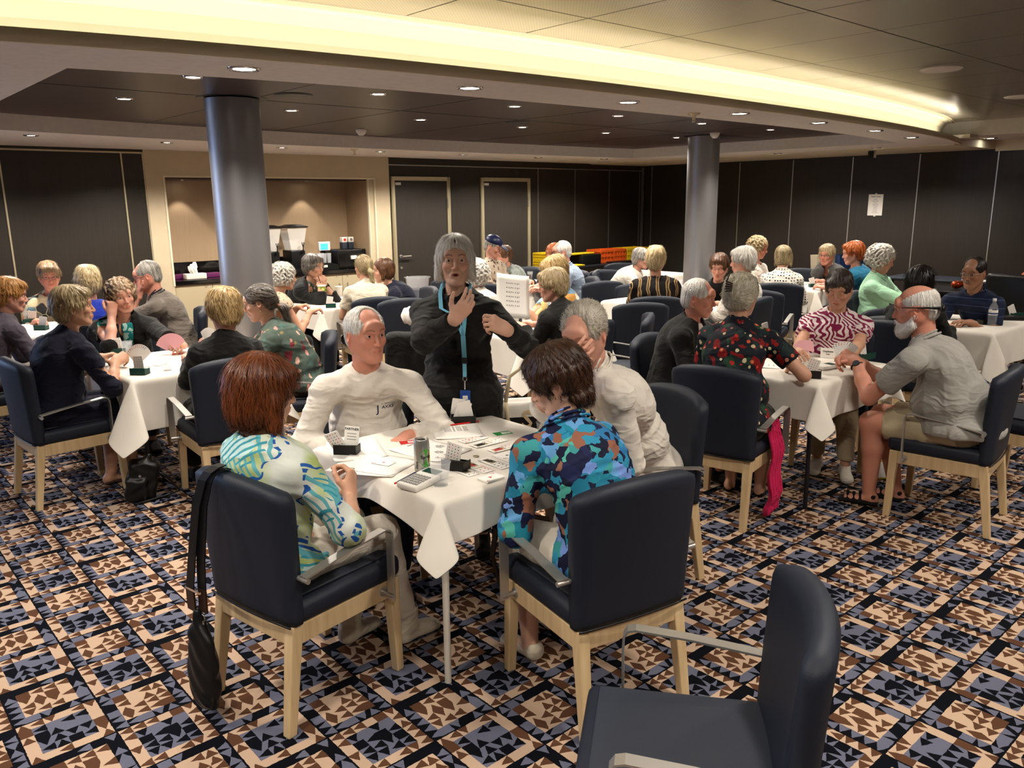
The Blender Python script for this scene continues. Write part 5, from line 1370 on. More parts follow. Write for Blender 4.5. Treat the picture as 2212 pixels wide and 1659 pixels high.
    if glasses:
        mb = MB(); gm = M[glasses]
        for d_ in (-1, 1):
            pts = [(d_ * .031 + .019 * math.cos(a), .0975 + .002 * math.cos(a) * -d_, .009 + .0145 * math.sin(a)) for a in np.linspace(0, 2 * math.pi, 17)]
            mb.tube(pts, .0011, 5, gm); mb.tube([(d_ * .050, .096, .013), (d_ * .070, .06, .012), (d_ * .080, .0, .010), (d_ * .082, -.018, -.004)], .0013, 5, gm)
        mb.tube([(-.012, .0985, .012), (0, .101, .014), (.012, .0985, .012)], .0011, 5, gm)
        o = mb.build('glasses', None, root); o.matrix_local = Mh
    if earr:
        mb = MB()
        for d_ in (-1, 1): mb.lathe([(0.0001, -.006), (.006, 0), (.0001, .006)], 8, M['gold'], Matrix.Translation((d_ * .081, -.004, -.046)))
        o = mb.build('earrings', None, root); o.matrix_local = Mh
    return dict(root=root, org=org, fwd=fwd, right=v3(math.sin(yr), -math.cos(yr), 0), hl=hl, Mh=Mh, ARM=ARM, LEG=LEG, nb=nb, ch=ch, Rt=Rt, P0=P0, yr=yr, hs=hs, RH=RH, spine=spine, SH=SH, g=g)
UD, VD = 41.57, 131.57     # facing directions along +u and +v in degrees
# ---- nearest table
SW = person('person in a white long-sleeved sweatshirt, seated behind the nearest table', (-0.655, 3.578, 1.165), -76, fem=False, hyaw=26, hpitch=2, hair='receding', hairc='white', skin='rosy', shirt=('white', 'long', 'crew'), pants=('navy', 'long'), fat=1.15, eyes=.45, brow='#8a7a6c',
       hands=dict(R=dict(pos=(.09, .33, .68), dir=(-.5, 1, 0), pose='relaxed', hint=(.9, -.2, -.6)), L=dict(wpos=(-.46, 3.40, .745), dir=(.6, .5, -.3), pose='relaxed', hint=(-.9, -.2, -.6))), chairlabel='navy armchair behind the person in the white sweatshirt')
RB = person('person with auburn bob and pale palm-print blouse, nearest the camera on the left', (-0.843, 2.653, 1.125), 52, pelvis=(-.835, 2.655), cpos=(-.765, 2.72, 52), hyaw=-22, hpitch=10, hair='bob', hairc='auburn', skin='warm', shirt=('palm', 'elbow', 'boat'), pants=('pantswhite', 'long'), shoe=('cream', 'boot'), fat=1.02,
       hands=dict(R=dict(wpos=(-.60, 2.80, .70), dir=(-.1, .25, 1), back=(.9, .4, 0), pose='hold', hint=(1, -.5, -.6)), L=dict(pos=(-.10, .28, .64))), feet=[(-.06, .36, .085), (.12, .50, .085)], chairlabel='navy armchair with a black bag hung on its back, under the auburn-haired person')
BF = person('person in a blue abstract floral shirt, nearest the camera on the right', (0.162, 2.828, 1.110), 124, pelvis=(.335, 2.60), cpos=(.285, 2.665, 120), hyaw=48, hpitch=26, hair='darkwave', hairc='dkbrown', skin='fair', shirt=('bluefloral', '3q', 'polo'), pants=('pantswhite', 'capri'), shoe=('cream', 'flat'), fat=1.06,
       hands=dict(L=dict(wpos=(.03, 2.86, .72), dir=(.5, .7, .1), pose='relaxed'), R=dict(pos=(.10, .36, .72))), feet=[(-.09, .36, .085), (.10, .50, .085)], chairlabel='navy armchair seen from behind under the person in the blue floral shirt')
PO = person('person in a white shirt resting face on hand at the nearest table', (0.292, 3.200, 1.223), 205, pelvis=(.62, 3.62), fem=False, hyaw=34, hpitch=22, hair='sideswept', hairc='greyblond', skin='pink', shirt=('white', 'elbow', 'polo'), pants=('offwhite', 'short'), shoe=('offwhite', 'sneaker'), eyes=.12, fat=1.12,
       hands=dict(R=dict(wpos=(0.180, 3.000, 1.103), dir=(-.25, -.75, .55), back=(-.9, .45, .1), pose='cheek', hint=(.2, .6, -1)), L=dict(pos=(-.16, .36, .62))), chairlabel='navy armchair behind the white-shirted person resting face on hand')
ST = person('standing person in black tunic with light blue lanyard, gesturing', (-.262, 3.82, 1.472), -93, stand=True, hyaw=8, hair='shortbob', hairc='white', skin='fair', shirt=('black', 'long', 'crew'), pants=('denim', 'long'), eyes=.55, mouth=.7, group='card players around the tables', fat=1.06,
       hands=dict(R=dict(wpos=(-0.245, 3.460, 1.251), dir=(-.55, .1, .9), back=(-.15, 1, -.2), pose='talk', hint=(1, -.3, -1)), L=dict(wpos=(-0.022, 3.500, 1.198), dir=(.75, .35, .45), back=(-.2, .8, .5), pose='pinch', hint=(-1, -.5, -1))))
# ---- second table, left
NV = person('person in a loose navy dress holding cards, seen from the back at left', (-2.620, 4.814, 1.150), 46, pelvis=(-2.80, 4.72), cpos=(-2.76, 4.80, 46), hyaw=-20, hair='full', hairc='ash', skin='warm', shirt=('deepnavy', 'elbow', 'crew'), pants=('deepnavy', 'knee'), shoe=('brownpants', 'slip'), fat=1.12,
       hands=dict(R=dict(wpos=(-2.47, 4.93, .80), dir=(-.1, 1, .1), back=(.8, 0, .6), pose='hold', hint=(.8, -.2, -.9)), L=dict(pos=(-.12, .36, .80))), feet=[(.02, .30, .085), (.12, .40, .085)])
CA = person('person in black cardigan leaning chin on fist and holding a pink card fan', (-2.771, 5.728, 1.115), -62, chairlabel='navy armchair under the person holding the pink card fan', hyaw=14, hpitch=8, hroll=8, hair='curly', hairc='curlybrown', skin='pink', shirt=('tealtop', 'none', 'scoop'), jacket=('black', 'elbow'), pants=('black', 'long'), eyes=.4, fat=1.1,
       hands=dict(R=dict(wpos=(-2.80, 5.62, 1.0), dir=(-.1, .1, 1), back=(-.3, 1, 0), pose='fist', hint=(.2, .6, -1)), L=dict(wpos=(-2.26, 5.50, .79), dir=(.5, .6, .3), back=(-.5, 0, .8), pose='hold')))
BB = person('person with short blond hair in a black top, back to the camera', (-1.701, 4.744, 1.130), 128, pelvis=(-1.73, 4.70), cpos=(-1.755, 4.76, 128), hyaw=12, hpitch=12, hair='fullwavy', hairc='blonde', skin='pink', shirt=('black', 'long', 'crew'), pants=('black', 'long'), fat=1.0,
       hands=dict(L=dict(wpos=(-2.02, 4.98, .80), dir=(-.1, 1, 0), pose='pinch')), chairlabel='navy armchair with its back to the camera under the short-blond person in black')
PT = person('person in grey-green floral blouse with a grey ponytail, leaning forward', (-1.679, 5.358, 1.100), 196, hyaw=-6, hpitch=14, hair='lowpony', hairc='mixgrey', skin='fair', shirt=('garden', 'elbow', 'crew'), pants=('charcoal', 'long'), fat=1.12, earr=True,
       hands=dict(R=dict(wpos=(-1.88, 5.22, .86), dir=(-.4, 1, .5), pose='relaxed'), L=dict(wpos=(-1.86, 5.08, .86), dir=(.3, 1, .5), pose='relaxed')))
# ---- third table, far left
GP = person('person with cropped grey hair in a taupe polo, face leaning on a hand', (-3.032, 6.752, 1.165), 205, fem=False, hyaw=-4, hpitch=16, hair='receding', hairc='grey', skin='rosy', shirt=('taupe', 'short', 'polo'), collar='navy', pants=('denim', 'long'), glasses='blackp', fat=1.12,
       hands=dict(L=dict(pos=(-.04, .30, 1.03), dir=(.1, .1, 1), back=(-.1, 1, 0), pose='cheek', hint=(-.2, .5, -1)), R=dict(pos=(.1, .40, .79))))
OR = person('person with orange-blond hair in a mauve-brown top at the left edge', (-3.579, 5.758, 1.120), 45, hyaw=-12, hpitch=10, hair='full', hairc='orangeh', skin='pink', shirt=('purplegrey', 'long', 'crew'), pants=('brownpants', 'long'), fat=1.1)
GL = person('person in glasses and a patchwork hexagon-print top facing the camera', (-4.113, 7.215, 1.130), -60, hyaw=4, hpitch=8, hair='full', hairc='curlybrown', skin='rosy', shirt=('hexa', '3q', 'boat'), pants=('black', 'long'), glasses='blackp', eyes=.3)
BL = person('person with bright blond hair in a royal blue top, back turned', (-3.365, 6.433, 1.150), 120, hyaw=8, hair='fullwavy', hairc='ltblonde', skin='pink', shirt=('royal', 'cap', 'scoop'), pants=('navy', 'long'))
# ---- fourth table, by the coffee niche
CG = person('person with curly silver hair in a sleeveless snake-print top', (-2.045, 7.304, 1.100), 30, hyaw=0, hpitch=10, hair='curly', hairc='silver', skin='warm', shirt=('snake', 'none', 'scoop'), pants=('black', 'long'), fat=1.05,
       hands=dict(R=dict(pos=(.05, .48, .775), dir=(-.3, 1, 0)), L=dict(pos=(-.15, .42, .80), pose='hold')))
JK = person('person in black jacket with clasped hands under the chin, facing right', (-2.021, 8.331, 1.100), -32, hyaw=6, hpitch=4, hair='fullwavy', hairc='mixgrey', skin='warm', shirt=('garden', 'none', 'v'), jacket=('black', '3q'), pants=('black', 'long'), glasses='steel', eyes=.3, fat=1.1,
       hands=dict(R=dict(pos=(.03, .38, .95), dir=(-.8, .2, .5), back=(0, .6, .8), pose='fist', hint=(.5, .2, -1)), L=dict(pos=(-.03, .38, .94), dir=(.8, .2, .5), back=(0, .6, .8), pose='fist', hint=(-.5, .2, -1))))
WT = person('person with light brown ponytail in an off-white ruffled top, back to camera', (-1.431, 7.881, 1.130), 118, hyaw=8, hair='ponytail', hairc='ash', skin='warm', shirt=('cream', 'short', 'crew'), pants=('black', 'long'))
DB = person('person with a short dark brown bob in a navy top, facing left', (-1.290, 8.203, 1.070), 205, hyaw=-4, hpitch=6, hair='shortbob', hairc='brown', skin='fair', shirt=('navy', 'short', 'v'), pants=('navy', 'long'), eyes=.3)
# ---- fifth table, behind the standing person
HO = person('person with short blond hair in a black hooded jacket at the middle table', (0.310, 6.063, 1.120), 150, chairlabel='navy armchair under the black hooded jacket', hyaw=25, hpitch=10, hair='full', hairc='sandy', skin='pink', shirt=('black', 'long', 'crew'), jacket=('black', 'long', 'hood'), pants=('brownpants', 'long'),
       hands=dict(L=dict(wpos=(.10, 6.15, .80), dir=(.1, 1, 0), pose='relaxed'), R=dict(pos=(.12, .44, .80))))
HL = person('person with highlighted blond hair in a blue and yellow print top', (0.373, 6.911, 1.150), 196, hyaw=0, hpitch=24, hair='fullwavy', hairc='blonde', skin='warm', shirt=('bluyel', 'elbow', 'crew'), pants=('khaki', 'long'), eyes=.1,
       hands=dict(R=dict(pos=(.02, .46, .90), dir=(-.2, 1, .1), back=(.9, 0, .5), pose='hold'), L=dict(pos=(-.10, .48, .90), dir=(.2, 1, .2), back=(-.9, 0, .5), pose='hold')))
WH = person('person with fluffy white hair, hidden behind the standing person', (-0.311, 6.927, 1.140), 130, hair='bigcurly', hairc='white', skin='pale', shirt=('offwhite', 'long', 'crew'), pants=('cream', 'long'))
# ---- sixth table, far middle
CP = person('person in a navy baseball cap and leaf-print shirt', (-0.207, 9.638, 1.220), -28, fem=False, hyaw=6, hpitch=22, hair='crop', hairc='grey', skin='pink', shirt=('leafshirt', 'short', 'polo'), pants=('khaki', 'long'), eyes=.1)
BC = person('person in a grey speckled shirt with a hand on the cheek, beside the capped player', (-0.090, 10.459, 1.050), 228, hyaw=-10, hpitch=10, hair='full', hairc='brown', skin='pink', shirt=('finegrey', 'long', 'crew'), pants=('grey', 'long'),
       hands=dict(R=dict(pos=(.04, .28, 1.0), dir=(0, .1, 1), back=(0, 1, 0), pose='cheek', hint=(.3, .5, -1))))
BA = person('person with white hair and beard in a pale blue shirt, facing left', (0.579, 9.264, 1.170), 190, fem=False, hpitch=10, hair='receding', hairc='white', skin='pink', shirt=('skyblue', 'long', 'polo'), pants=('denim', 'long'), beard='white', glasses='blackp')
RK = person('person with long red-brown hair behind the bearded man in pale blue', (0.527, 9.970, 1.110), 225, hpitch=8, hair='long', hairc='redhair', skin='warm', shirt=('charcoal', 'long', 'crew'), pants=('black', 'long'))
# ---- seventh and twelfth tables
SP = person('person with short blond hair in a black blouse with gold swirling stripes', (1.352, 7.561, 1.195), 85, hyaw=-16, hair='full', hairc='ltblonde', skin='pink', shirt=('goldstripe', '3q', 'boat'), pants=('brownpants', 'long'), fat=1.16,
       hands=dict(R=dict(pos=(.30, .40, .80), pose='relaxed')))
WD = person('person in a white hooded top behind the gold-striped blouse', (1.609, 9.987, 1.030), -30, hpitch=10, hair='full', hairc='grey', skin='pink', shirt=('white', 'long', 'crew'), jacket=('white', 'long', 'hood'), pants=('grey', 'long'))
# ---- eleventh table
BR = person('person with short brown hair, pearl earring and black top, looking down', (2.051, 7.985, 1.085), -100, hyaw=-14, hpitch=16, hair='full', hairc='brown', skin='pink', shirt=('black', 'long', 'high'), pants=('black', 'long'), eyes=.12, earr=True)
GH = person('person with silver hair in a white hooded sweatshirt, turned away left', (2.098, 7.347, 1.190), 140, hyaw=16, hpitch=8, hair='full', hairc='silver', skin='pink', shirt=('white', 'long', 'crew'), jacket=('white', 'long', 'hood'), pants=('greypants', 'long'), fat=1.12)
# ---- eighth table, right
ZE = person('person in magenta and white zebra-print top looking down at cards', (2.150, 5.283, 1.160), -112, hyaw=-8, hpitch=24, hair='pixie', hairc='darkstreak', skin='warm', shirt=('zebra', 'short', 'v'), pants=('khaki', 'long'), shoe=('offwhite', 'sneaker'), eyes=.1, fat=1.15, feet=[(-.12, .46, .085), (.05, .36, .085)],
       hands=dict(R=dict(wpos=(1.74, 4.86, .80), dir=(-.3, .9, .1), back=(.5, 0, .8), pose='pinch'), L=dict(wpos=(2.02, 4.72, .80), dir=(.5, .8, .1), back=(-.5, 0, .8), pose='hold')))
CW = person('person with cropped white hair in a black cardigan, facing right', (1.175, 5.026, 1.140), -38, hyaw=8, hpitch=8, hair='crop', hairc='white', skin='rosy', shirt=('white', 'none', 'crew'), jacket=('black', 'long'), pants=('black', 'long'), earr=True, eyes=.35, fat=1.08)
BU = person('person with pinned white hair and dark red floral top, back to the camera', (1.313, 4.578, 1.205), 58, pelvis=(1.20, 4.30), cpos=(1.22, 4.38, 53), hyaw=-12, hpitch=6, hair='bun', hairc='cream', skin='warm', shirt=('redfloral', 'short', 'crew'), pants=('charcoal', 'knee'), shoe=('black', 'slip'), fat=1.22, L=.50,
       hands=dict(R=dict(pos=(.24, .46, .80), hint=(1, -.2, -.8)), L=dict(pos=(-.15, .46, .80))), chairlabel='navy armchair with its back to the camera under the dark floral top')
BM = person('bald bearded person in a grey polo and khaki shorts, sunglasses behind the head', (2.166, 4.289, 1.160), 140, pelvis=(2.44, 4.18), cpos=(2.42, 4.26, 139), fem=False, hyaw=14, hpitch=12, hair='fringe', hairc='white', skin='rosy', shirt=('ltgrey', 'short', 'polo'), pants=('cargo', 'short'), shoe=('black', 'sandal'), beard='full', eyes=.2, fat=1.38, s=1.06, L=.54, feet=[(-.06, .44, .09), (.10, .34, .09)],
       hands=dict(R=dict(wpos=(2.00, 4.55, .82), dir=(-.4, 1, .1), back=(.8, 0, .6), pose='hold', hint=(.7, -.4, -.9)), L=dict(wpos=(1.95, 4.47, .84), dir=(.2, 1, .1), back=(-.8, 0, .6), pose='hold', hint=(-.7, -.4, -.9))), chairlabel='navy armchair in side view under the bald bearded man')
# ---- ninth table, back right
RS = person('person with curly ginger hair and a white top, seated tallest at the back right', (2.809, 9.240, 1.200), -40, hyaw=6, hpitch=14, hair='curly', hairc='sandy', skin='rosy', shirt=('white', 'short', 'scoop'), pants=('khaki', 'long'), eyes=.1, s=1.0)
DO = person('person with a beige bob in a black and white dotted blouse', (2.949, 8.791, 1.120), 68, hyaw=-10, hpitch=10, hair='shortbob', hairc='ash', skin='warm', shirt=('dots', 'long', 'crew'), pants=('offwhite', 'long'), fat=1.08,)
HN = person('person in glasses and grey tweed jacket with a hand on the cheek', (3.830, 9.862, 1.060), 214, hyaw=14, hpitch=6, hair='full', hairc='sandy', skin='rosy', shirt=('white', 'none', 'v'), jacket=('greytweed', 'long'), pants=('black', 'long'), glasses='blackp', eyes=.3,
       hands=dict(R=dict(pos=(.07, .30, .95), dir=(-.2, .1, 1), back=(0, 1, 0), pose='fist', hint=(.3, .5, -1))))
TE = person('person with short red hair in a teal sleeveless top, facing left', (3.770, 8.964, 1.140), 158, hyaw=12, hpitch=10, hair='full', hairc='redhair', skin='pink', shirt=('teal', 'cap', 'scoop'), pants=('navy', 'long'))
# ---- tenth table, right edge
GR = person('person with curly grey hair in a mint green shirt, reaching to the right', (3.404, 7.447, 1.190), -42, hyaw=6, hpitch=18, hair='bigcurly', hairc='silver', skin='pink', shirt=('mint', 'elbow', 'polo'), pants=('khaki', 'long'), eyes=.1, fat=1.08,
       hands=dict(R=dict(pos=(.10, .50, .86), dir=(-.1, 1, 0)), L=dict(pos=(-.14, .44, .79))))
BK = person('person with long black hair and black top, hidden behind the bald man', (3.021, 5.953, 1.130), 40, hpitch=8, hair='long', hairc='black', skin='warm', shirt=('black', 'long', 'crew'), pants=('black', 'long'))
NM = person('person with glasses and moustache in a navy striped polo at the right', (3.736, 6.530, 1.140), 214, fem=False, hyaw=2, hpitch=12, hair='receding', hairc='dark', skin='brown', shirt=('navystripe', 'short', 'polo'), pants=('navy', 'long'), glasses='steel', eyes=.25, beard='stache', brow='#2a1c14', seat=False)
KN = person('person in dark shorts at the right edge, only the knees in view', (4.08, 5.55, 1.18), 128, fem=False, hair='short', hairc='grey', skin='pink', shirt=('charcoal', 'short', 'crew'), pants=('charcoal', 'short'), shoe=('black', 'shoe'), seat=True)
# ---------------------------------------------------------------- small things on the tables
TZ = .7445
def suit_pts(kind, s):
    if kind == 'd': return [(0, s), (s * .72, 0), (0, -s), (-s * .72, 0)]
    if kind == 'h': return [(0, -s), (s * .55, -.35 * s), (s * .95, .25 * s), (s * .8, .75 * s), (s * .45, .9 * s), (.0, .5 * s), (-s * .45, .9 * s), (-s * .8, .75 * s), (-s * .95, .25 * s), (-s * .55, -.35 * s)]
    if kind == 's': return [(0, s), (s * .9, -.1 * s), (s * .75, -.55 * s), (s * .2, -.4 * s), (s * .3, -s), (-s * .3, -s), (-s * .2, -.4 * s), (-s * .75, -.55 * s), (-s * .9, -.1 * s)]
    return [(0, s), (s * .45, .75 * s), (s * .4, .25 * s), (s * .9, .15 * s), (s * .95, -.4 * s), (s * .2, -.4 * s), (s * .3, -s), (-s * .3, -s), (-s * .2, -.4 * s), (-s * .95, -.4 * s), (-s * .9, .15 * s), (-s * .4, .25 * s), (-s * .45, .75 * s)]
PIPS = {1: [(0, 0)], 2: [(0, .6), (0, -.6)], 3: [(0, .6), (0, 0), (0, -.6)], 4: [(-.5, .6), (.5, .6), (-.5, -.6), (.5, -.6)], 5: [(-.5, .6), (.5, .6), (0, 0), (-.5, -.6), (.5, -.6)], 6: [(a, b) for a in (-.5, .5) for b in (.6, 0, -.6)],
        7: [(a, b) for a in (-.5, .5) for b in (.6, 0, -.6)] + [(0, .3)], 8: [(a, b) for a in (-.5, .5) for b in (.6, 0, -.6)] + [(0, .3), (0, -.3)], 9: [(a, b) for a in (-.5, .5) for b in (.65, .22, -.22, -.65)] + [(0, 0)], 10: [(a, b) for a in (-.5, .5) for b in (.65, .22, -.22, -.65)] + [(0, .43), (0, -.43)]}
def rrect(w, h, r, n=3):
    out = []
    for q, (cx, cy_) in enumerate(((w - r, h - r), (-w + r, h - r), (-w + r, -h + r), (w - r, -h + r))):
        for i in range(n + 1): a = math.pi / 2 * (q + i / n); out.append((cx + r * math.cos(a), cy_ + r * math.sin(a)))
    return out
def slabpoly(mb, pts, z0, z1, mat, Mx=None):
    n = len(pts); vs = [(p[0], p[1], z0) for p in pts] + [(p[0], p[1], z1) for p in pts]
    fs = [tuple(range(n))[::-1], tuple(range(n, 2 * n))] + [(i, (i + 1) % n, n + (i + 1) % n, n + i) for i in range(n)]
    return mb.add(vs, fs, mat, False, Mx)
_gl = {}
def glyph(t, size):
    if (t, size) not in _gl: _gl[(t, size)] = text_geo(t, size, .0004)
    return _gl[(t, size)]
def put_text(mb, t, size, x, y, z, mat, Mx=None, rot=0.0, sx=1.0):
    vs, fs = glyph(t, size); c, s_ = math.cos(rot), math.sin(rot)
    return mb.add([(x + (v[0] * sx) * c - v[1] * s_, y + (v[0] * sx) * s_ + v[1] * c, z) for v in vs], fs, mat, False, Mx)
def card_mb(rank, suit, Mx=None, mb=None):
    mb = mb or MB(); slabpoly(mb, rrect(.0285, .044, .004), 0, .0004, M['card'], Mx); mt = M['red'] if suit in 'dh' else M['ink']
    if isinstance(rank, int) and rank > 1:
        for a, b in PIPS[rank]:
            slabpoly(mb, [(a * .024 + p[0], b * .040 + p[1]) for p in suit_pts(suit, .0045)], .0004, .00055, mt, Mx)
    elif rank in ('K', 'Q', 'J'):
        slabpoly(mb, rrect(.017, .031, .001), .0004, .0005, M['gold'], Mx); slabpoly(mb, [(0.010, .02), (-.012, .028), (-.012, -.01), (.004, -.024)], .0005, .0006, mt, Mx); slabpoly(mb, [(.002, -.006), (.014, -.02), (.014, .012)], .0005, .0006, M['ink'], Mx)
    else: slabpoly(mb, suit_pts(suit, .008), .0004, .0005, mt, Mx)
    t = 'A' if rank == 1 else str(rank)
    for sg in (1, -1): put_text(mb, t, .011, -.023 * sg, .035 * sg, .0006, mt, Mx, 0 if sg > 0 else math.pi); slabpoly(mb, [(-.023 * sg + p[0], .026 * sg + p[1]) for p in suit_pts(suit, .0025)], .0004, .00055, mt, Mx)
    return mb
RANKW = {1: 'ace', 'K': 'king', 'Q': 'queen', 'J': 'jack', 2: 'two', 3: 'three', 4: 'four', 5: 'five', 6: 'six', 7: 'seven', 8: 'eight', 9: 'nine', 10: 'ten'}
SUITW = {'d': 'diamonds', 'h': 'hearts', 's': 'spades', 'c': 'clubs'}
def lay(rank, suit, x, y, ang, z, lb=None):
    o = card_mb(rank, suit).build('playing_card'); o.location = (x, y, z); o.rotation_euler = (0, 0, R(ang))
    tag(o, lb or ('%s of %s playing card lying face up on the nearest table' % (RANKW[rank], SUITW[suit])), 'playing card', 'playing cards laid out on the nearest table'); return o
UA = 41.57
cols = [((-0.171, 3.342, 0.745), 'h', [9, 5, 3], 0), ((-0.101, 3.285, 0.745), 'c', ['K', 'J', 7, 4, 2], 0), ((-0.034, 3.211, 0.745), 'd', ['Q', 10, 6, 2], 0), ((0.008, 3.134, 0.745), 's', [1, 'J', 8, 7, 3], 0),
        ((-0.024, 3.074, 0.745), 'd', [9, 8, 4], 1), ((-0.072, 3.012, 0.745), 'c', ['Q', 10, 8, 5], 1), ((-0.140, 2.969, 0.745), 'h', ['K', 'Q', 10, 6], 1), ((-0.180, 2.916, 0.745), 's', ['K', 5], 1)]
for (p, su, ranks, kind) in cols:
    d = (math.cos(R(UA)), math.sin(R(UA))) if kind == 0 else (math.cos(R(UA - 90)), math.sin(R(UA - 90)))
    for i, rk in enumerate(ranks):
        n = len(ranks); off = (i - (n - 1) / 2) * .021
        x, y = p[0] + d[0] * off, p[1] + d[1] * off
        lay(rk, su, x, y, (UA - 90 if kind == 0 else UA - 180) + 180 + rng.uniform(-2, 2), TZ + .0006 * (n - i))
p = (-0.081, 2.834, 0.745)
o = MB(); slabpoly(o, rrect(.0285, .044, .004), 0, .006, M['card']); card_mb(1, 'h', Matrix.Translation((.002, .002, .006)), o); o = o.build('card_pack'); o.location = (p[0], p[1], TZ + .0005); o.rotation_euler = (0, 0, R(UA + 92)); tag(o, 'squared pack of playing cards with the ace of hearts on top', 'pack of cards')
p = (-0.509, 3.027, 0.745); lay(1, 'd', p[0], p[1], 62, TZ + .0042, 'one of diamonds card with plain face on the white sheets, left side')
# printed sheets
def sheet(w, h, x, y, ang, z, lb, lines=(), curl=0.0, group=None, tilt=None):
    n = 8; vs, fs = [], []
    for j in range(n + 1):
        for i in range(n + 1):
            a, b = -1 + 2 * i / n, -1 + 2 * j / n
            vs.append((a * w / 2, b * h / 2, curl * max(0, abs(a * b)) ** 3 + .0003))
    for j in range(n):
        for i in range(n): k = j * (n + 1) + i; fs.append((k, k + 1, k + n + 2, k + n + 1))
    mb = MB().add(vs, fs, M['paper'], True); rs = random.Random(int(x * 991 + y * 77))
    for (lx, ly, t, size, mt) in lines: put_text(mb, t, size, lx, ly, .0009, M[mt])
    o = mb.build('paper_sheet'); o.location = (x, y, z); o.rotation_euler = (0, 0, R(ang)) if tilt is None else tilt
    so = o.modifiers.new('t', 'SOLIDIFY'); so.thickness = .0003
    tag(o, lb, 'sheet of paper', group); return o
def deal_lines(seed):
    rs = random.Random(seed); L = []
    for (cx, cy_) in ((0, .075), (-.06, .02), (.06, .02), (0, -.035), (0, -.09), (-.06, -.09), (.06, -.09)):
        for k in range(4): L.append((cx, cy_ - k * .0105, ' '.join(rs.choice('AKQJT98765432') for _ in range(rs.randint(2, 5))), .010, 'ink'))
    L += [(0, .022, 'N S E W', .012, 'ink'), (0, .115, 'Board 1', .012, 'ink')]; return L
p = (-0.341, 3.196, 0.745); sheet(.215, .28, p[0], p[1], UA + 10, TZ, 'white hand record sheet with printed card tables in the middle of the nearest table', deal_lines(4), .006)
p = (-0.255, 3.497, 0.745); sheet(.215, .28, p[0], p[1], UA - 30, TZ, 'white printed sheet under the red pencil at the back of the nearest table', [(0, .05 - k * .012, 'Contract   By   Result   Score', .009, 'greyink') for k in range(7)], .006)
p = (-0.557, 3.000, 0.745); sheet(.215, .28, p[0], p[1], UA + 32, TZ, 'blank white sheet, lower of two, at the left edge of the nearest table', (), .004)
p = (-0.520, 3.016, 0.745); sheet(.215, .24, p[0], p[1], UA + 22, TZ + .0016, 'blank white sheet lying on the other one under the diamond card', (), .004)
p = (-0.650, 3.207, 0.745); sheet(.215, .28, p[0], p[1], UA - 22, TZ, 'white sheet under the bidding box marked PARTNER', (), .006)
# agenda-like coloured cards
for (p, mt, lb, a) in (((-0.443, 3.311, 0.745), 'red', 'red and white stop card lying on the nearest table', UA - 24), ((-0.043, 3.430, 0.745), 'green', 'green and white pass card lying on the nearest table', UA - 14)):
    mb = MB(); slabpoly(mb, rrect(.044, .0285, .003), 0, .0006, M['card']); slabpoly(mb, rrect(.041, .0255, .002), .0006, .0008, M[mt]); slabpoly(mb, [(-.006, -.012), (.036, -.012), (.036, .012), (-.006, .012)], .0008, .001, M['card'])
    put_text(mb, 'STOP' if mt == 'red' else 'PASS', .012, .015, 0, .0012, M[mt]); o = mb.build('bidding_card'); o.location = (p[0], p[1], TZ + .0004); o.rotation_euler = (0, 0, R(a)); tag(o, lb, 'bidding card')
p = (-0.149, 3.103, 0.745); o = MB().lathe([(0.0001, 0), (.0125, 0), (.0125, .002), (.011, .0022), (.0001, .0022)], 24, M['gold']); o = o.build('coin'); o.location = (p[0], p[1], TZ + .0006); tag(o, 'round copper-gold coin on the nearest table', 'coin')
def pencil(p, q, lb, mt, eraser=True):
    a = Vector((p[0], p[1], TZ + .0052)); b = Vector((q[0], q[1], TZ + .0052)); d = (b - a).normalized(); L_ = (b - a).length
    t = empty('pencil', a, 0, lb, 'pencil'); c = lambda u_, r0, v_, r1, nm, mm: MB().cyl(d * (u_ * L_), d * (v_ * L_), r0, r1, 6 if nm == 'shaft' else 10, mat=mm, smooth=False).build(nm, None, t)
    c(.09, .0036, .90, .0036, 'shaft', mt); c(0, .0034, .05, .0034, 'eraser', M['red'] if mt != M['red'] else M['orangep']); c(.05, .0037, .09, .0037, 'ferrule', M['gold']); c(.90, .0036, 1, .0006, 'point', M['maple']); return t
M['navyink'] = plain('navy_paint', '#161c40', .4); M['goldpaint'] = plain('gold_pencil_paint', '#b98a2a', .4)
pencil((-0.305, 3.545, 0.745), (-0.140, 3.625, 0.745), 'red pencil with eraser on the printed sheet, nearest table', M['red'])
pencil((-0.431, 2.780, 0.745), (-0.361, 2.916, 0.745), 'navy pencil with eraser beside the calculator, nearest table', M['navyink'])
pencil((1.710, 5.119, 0.745), (1.815, 5.005, 0.745), 'gold pencil on the table beside the dark red floral top', M['goldpaint'])
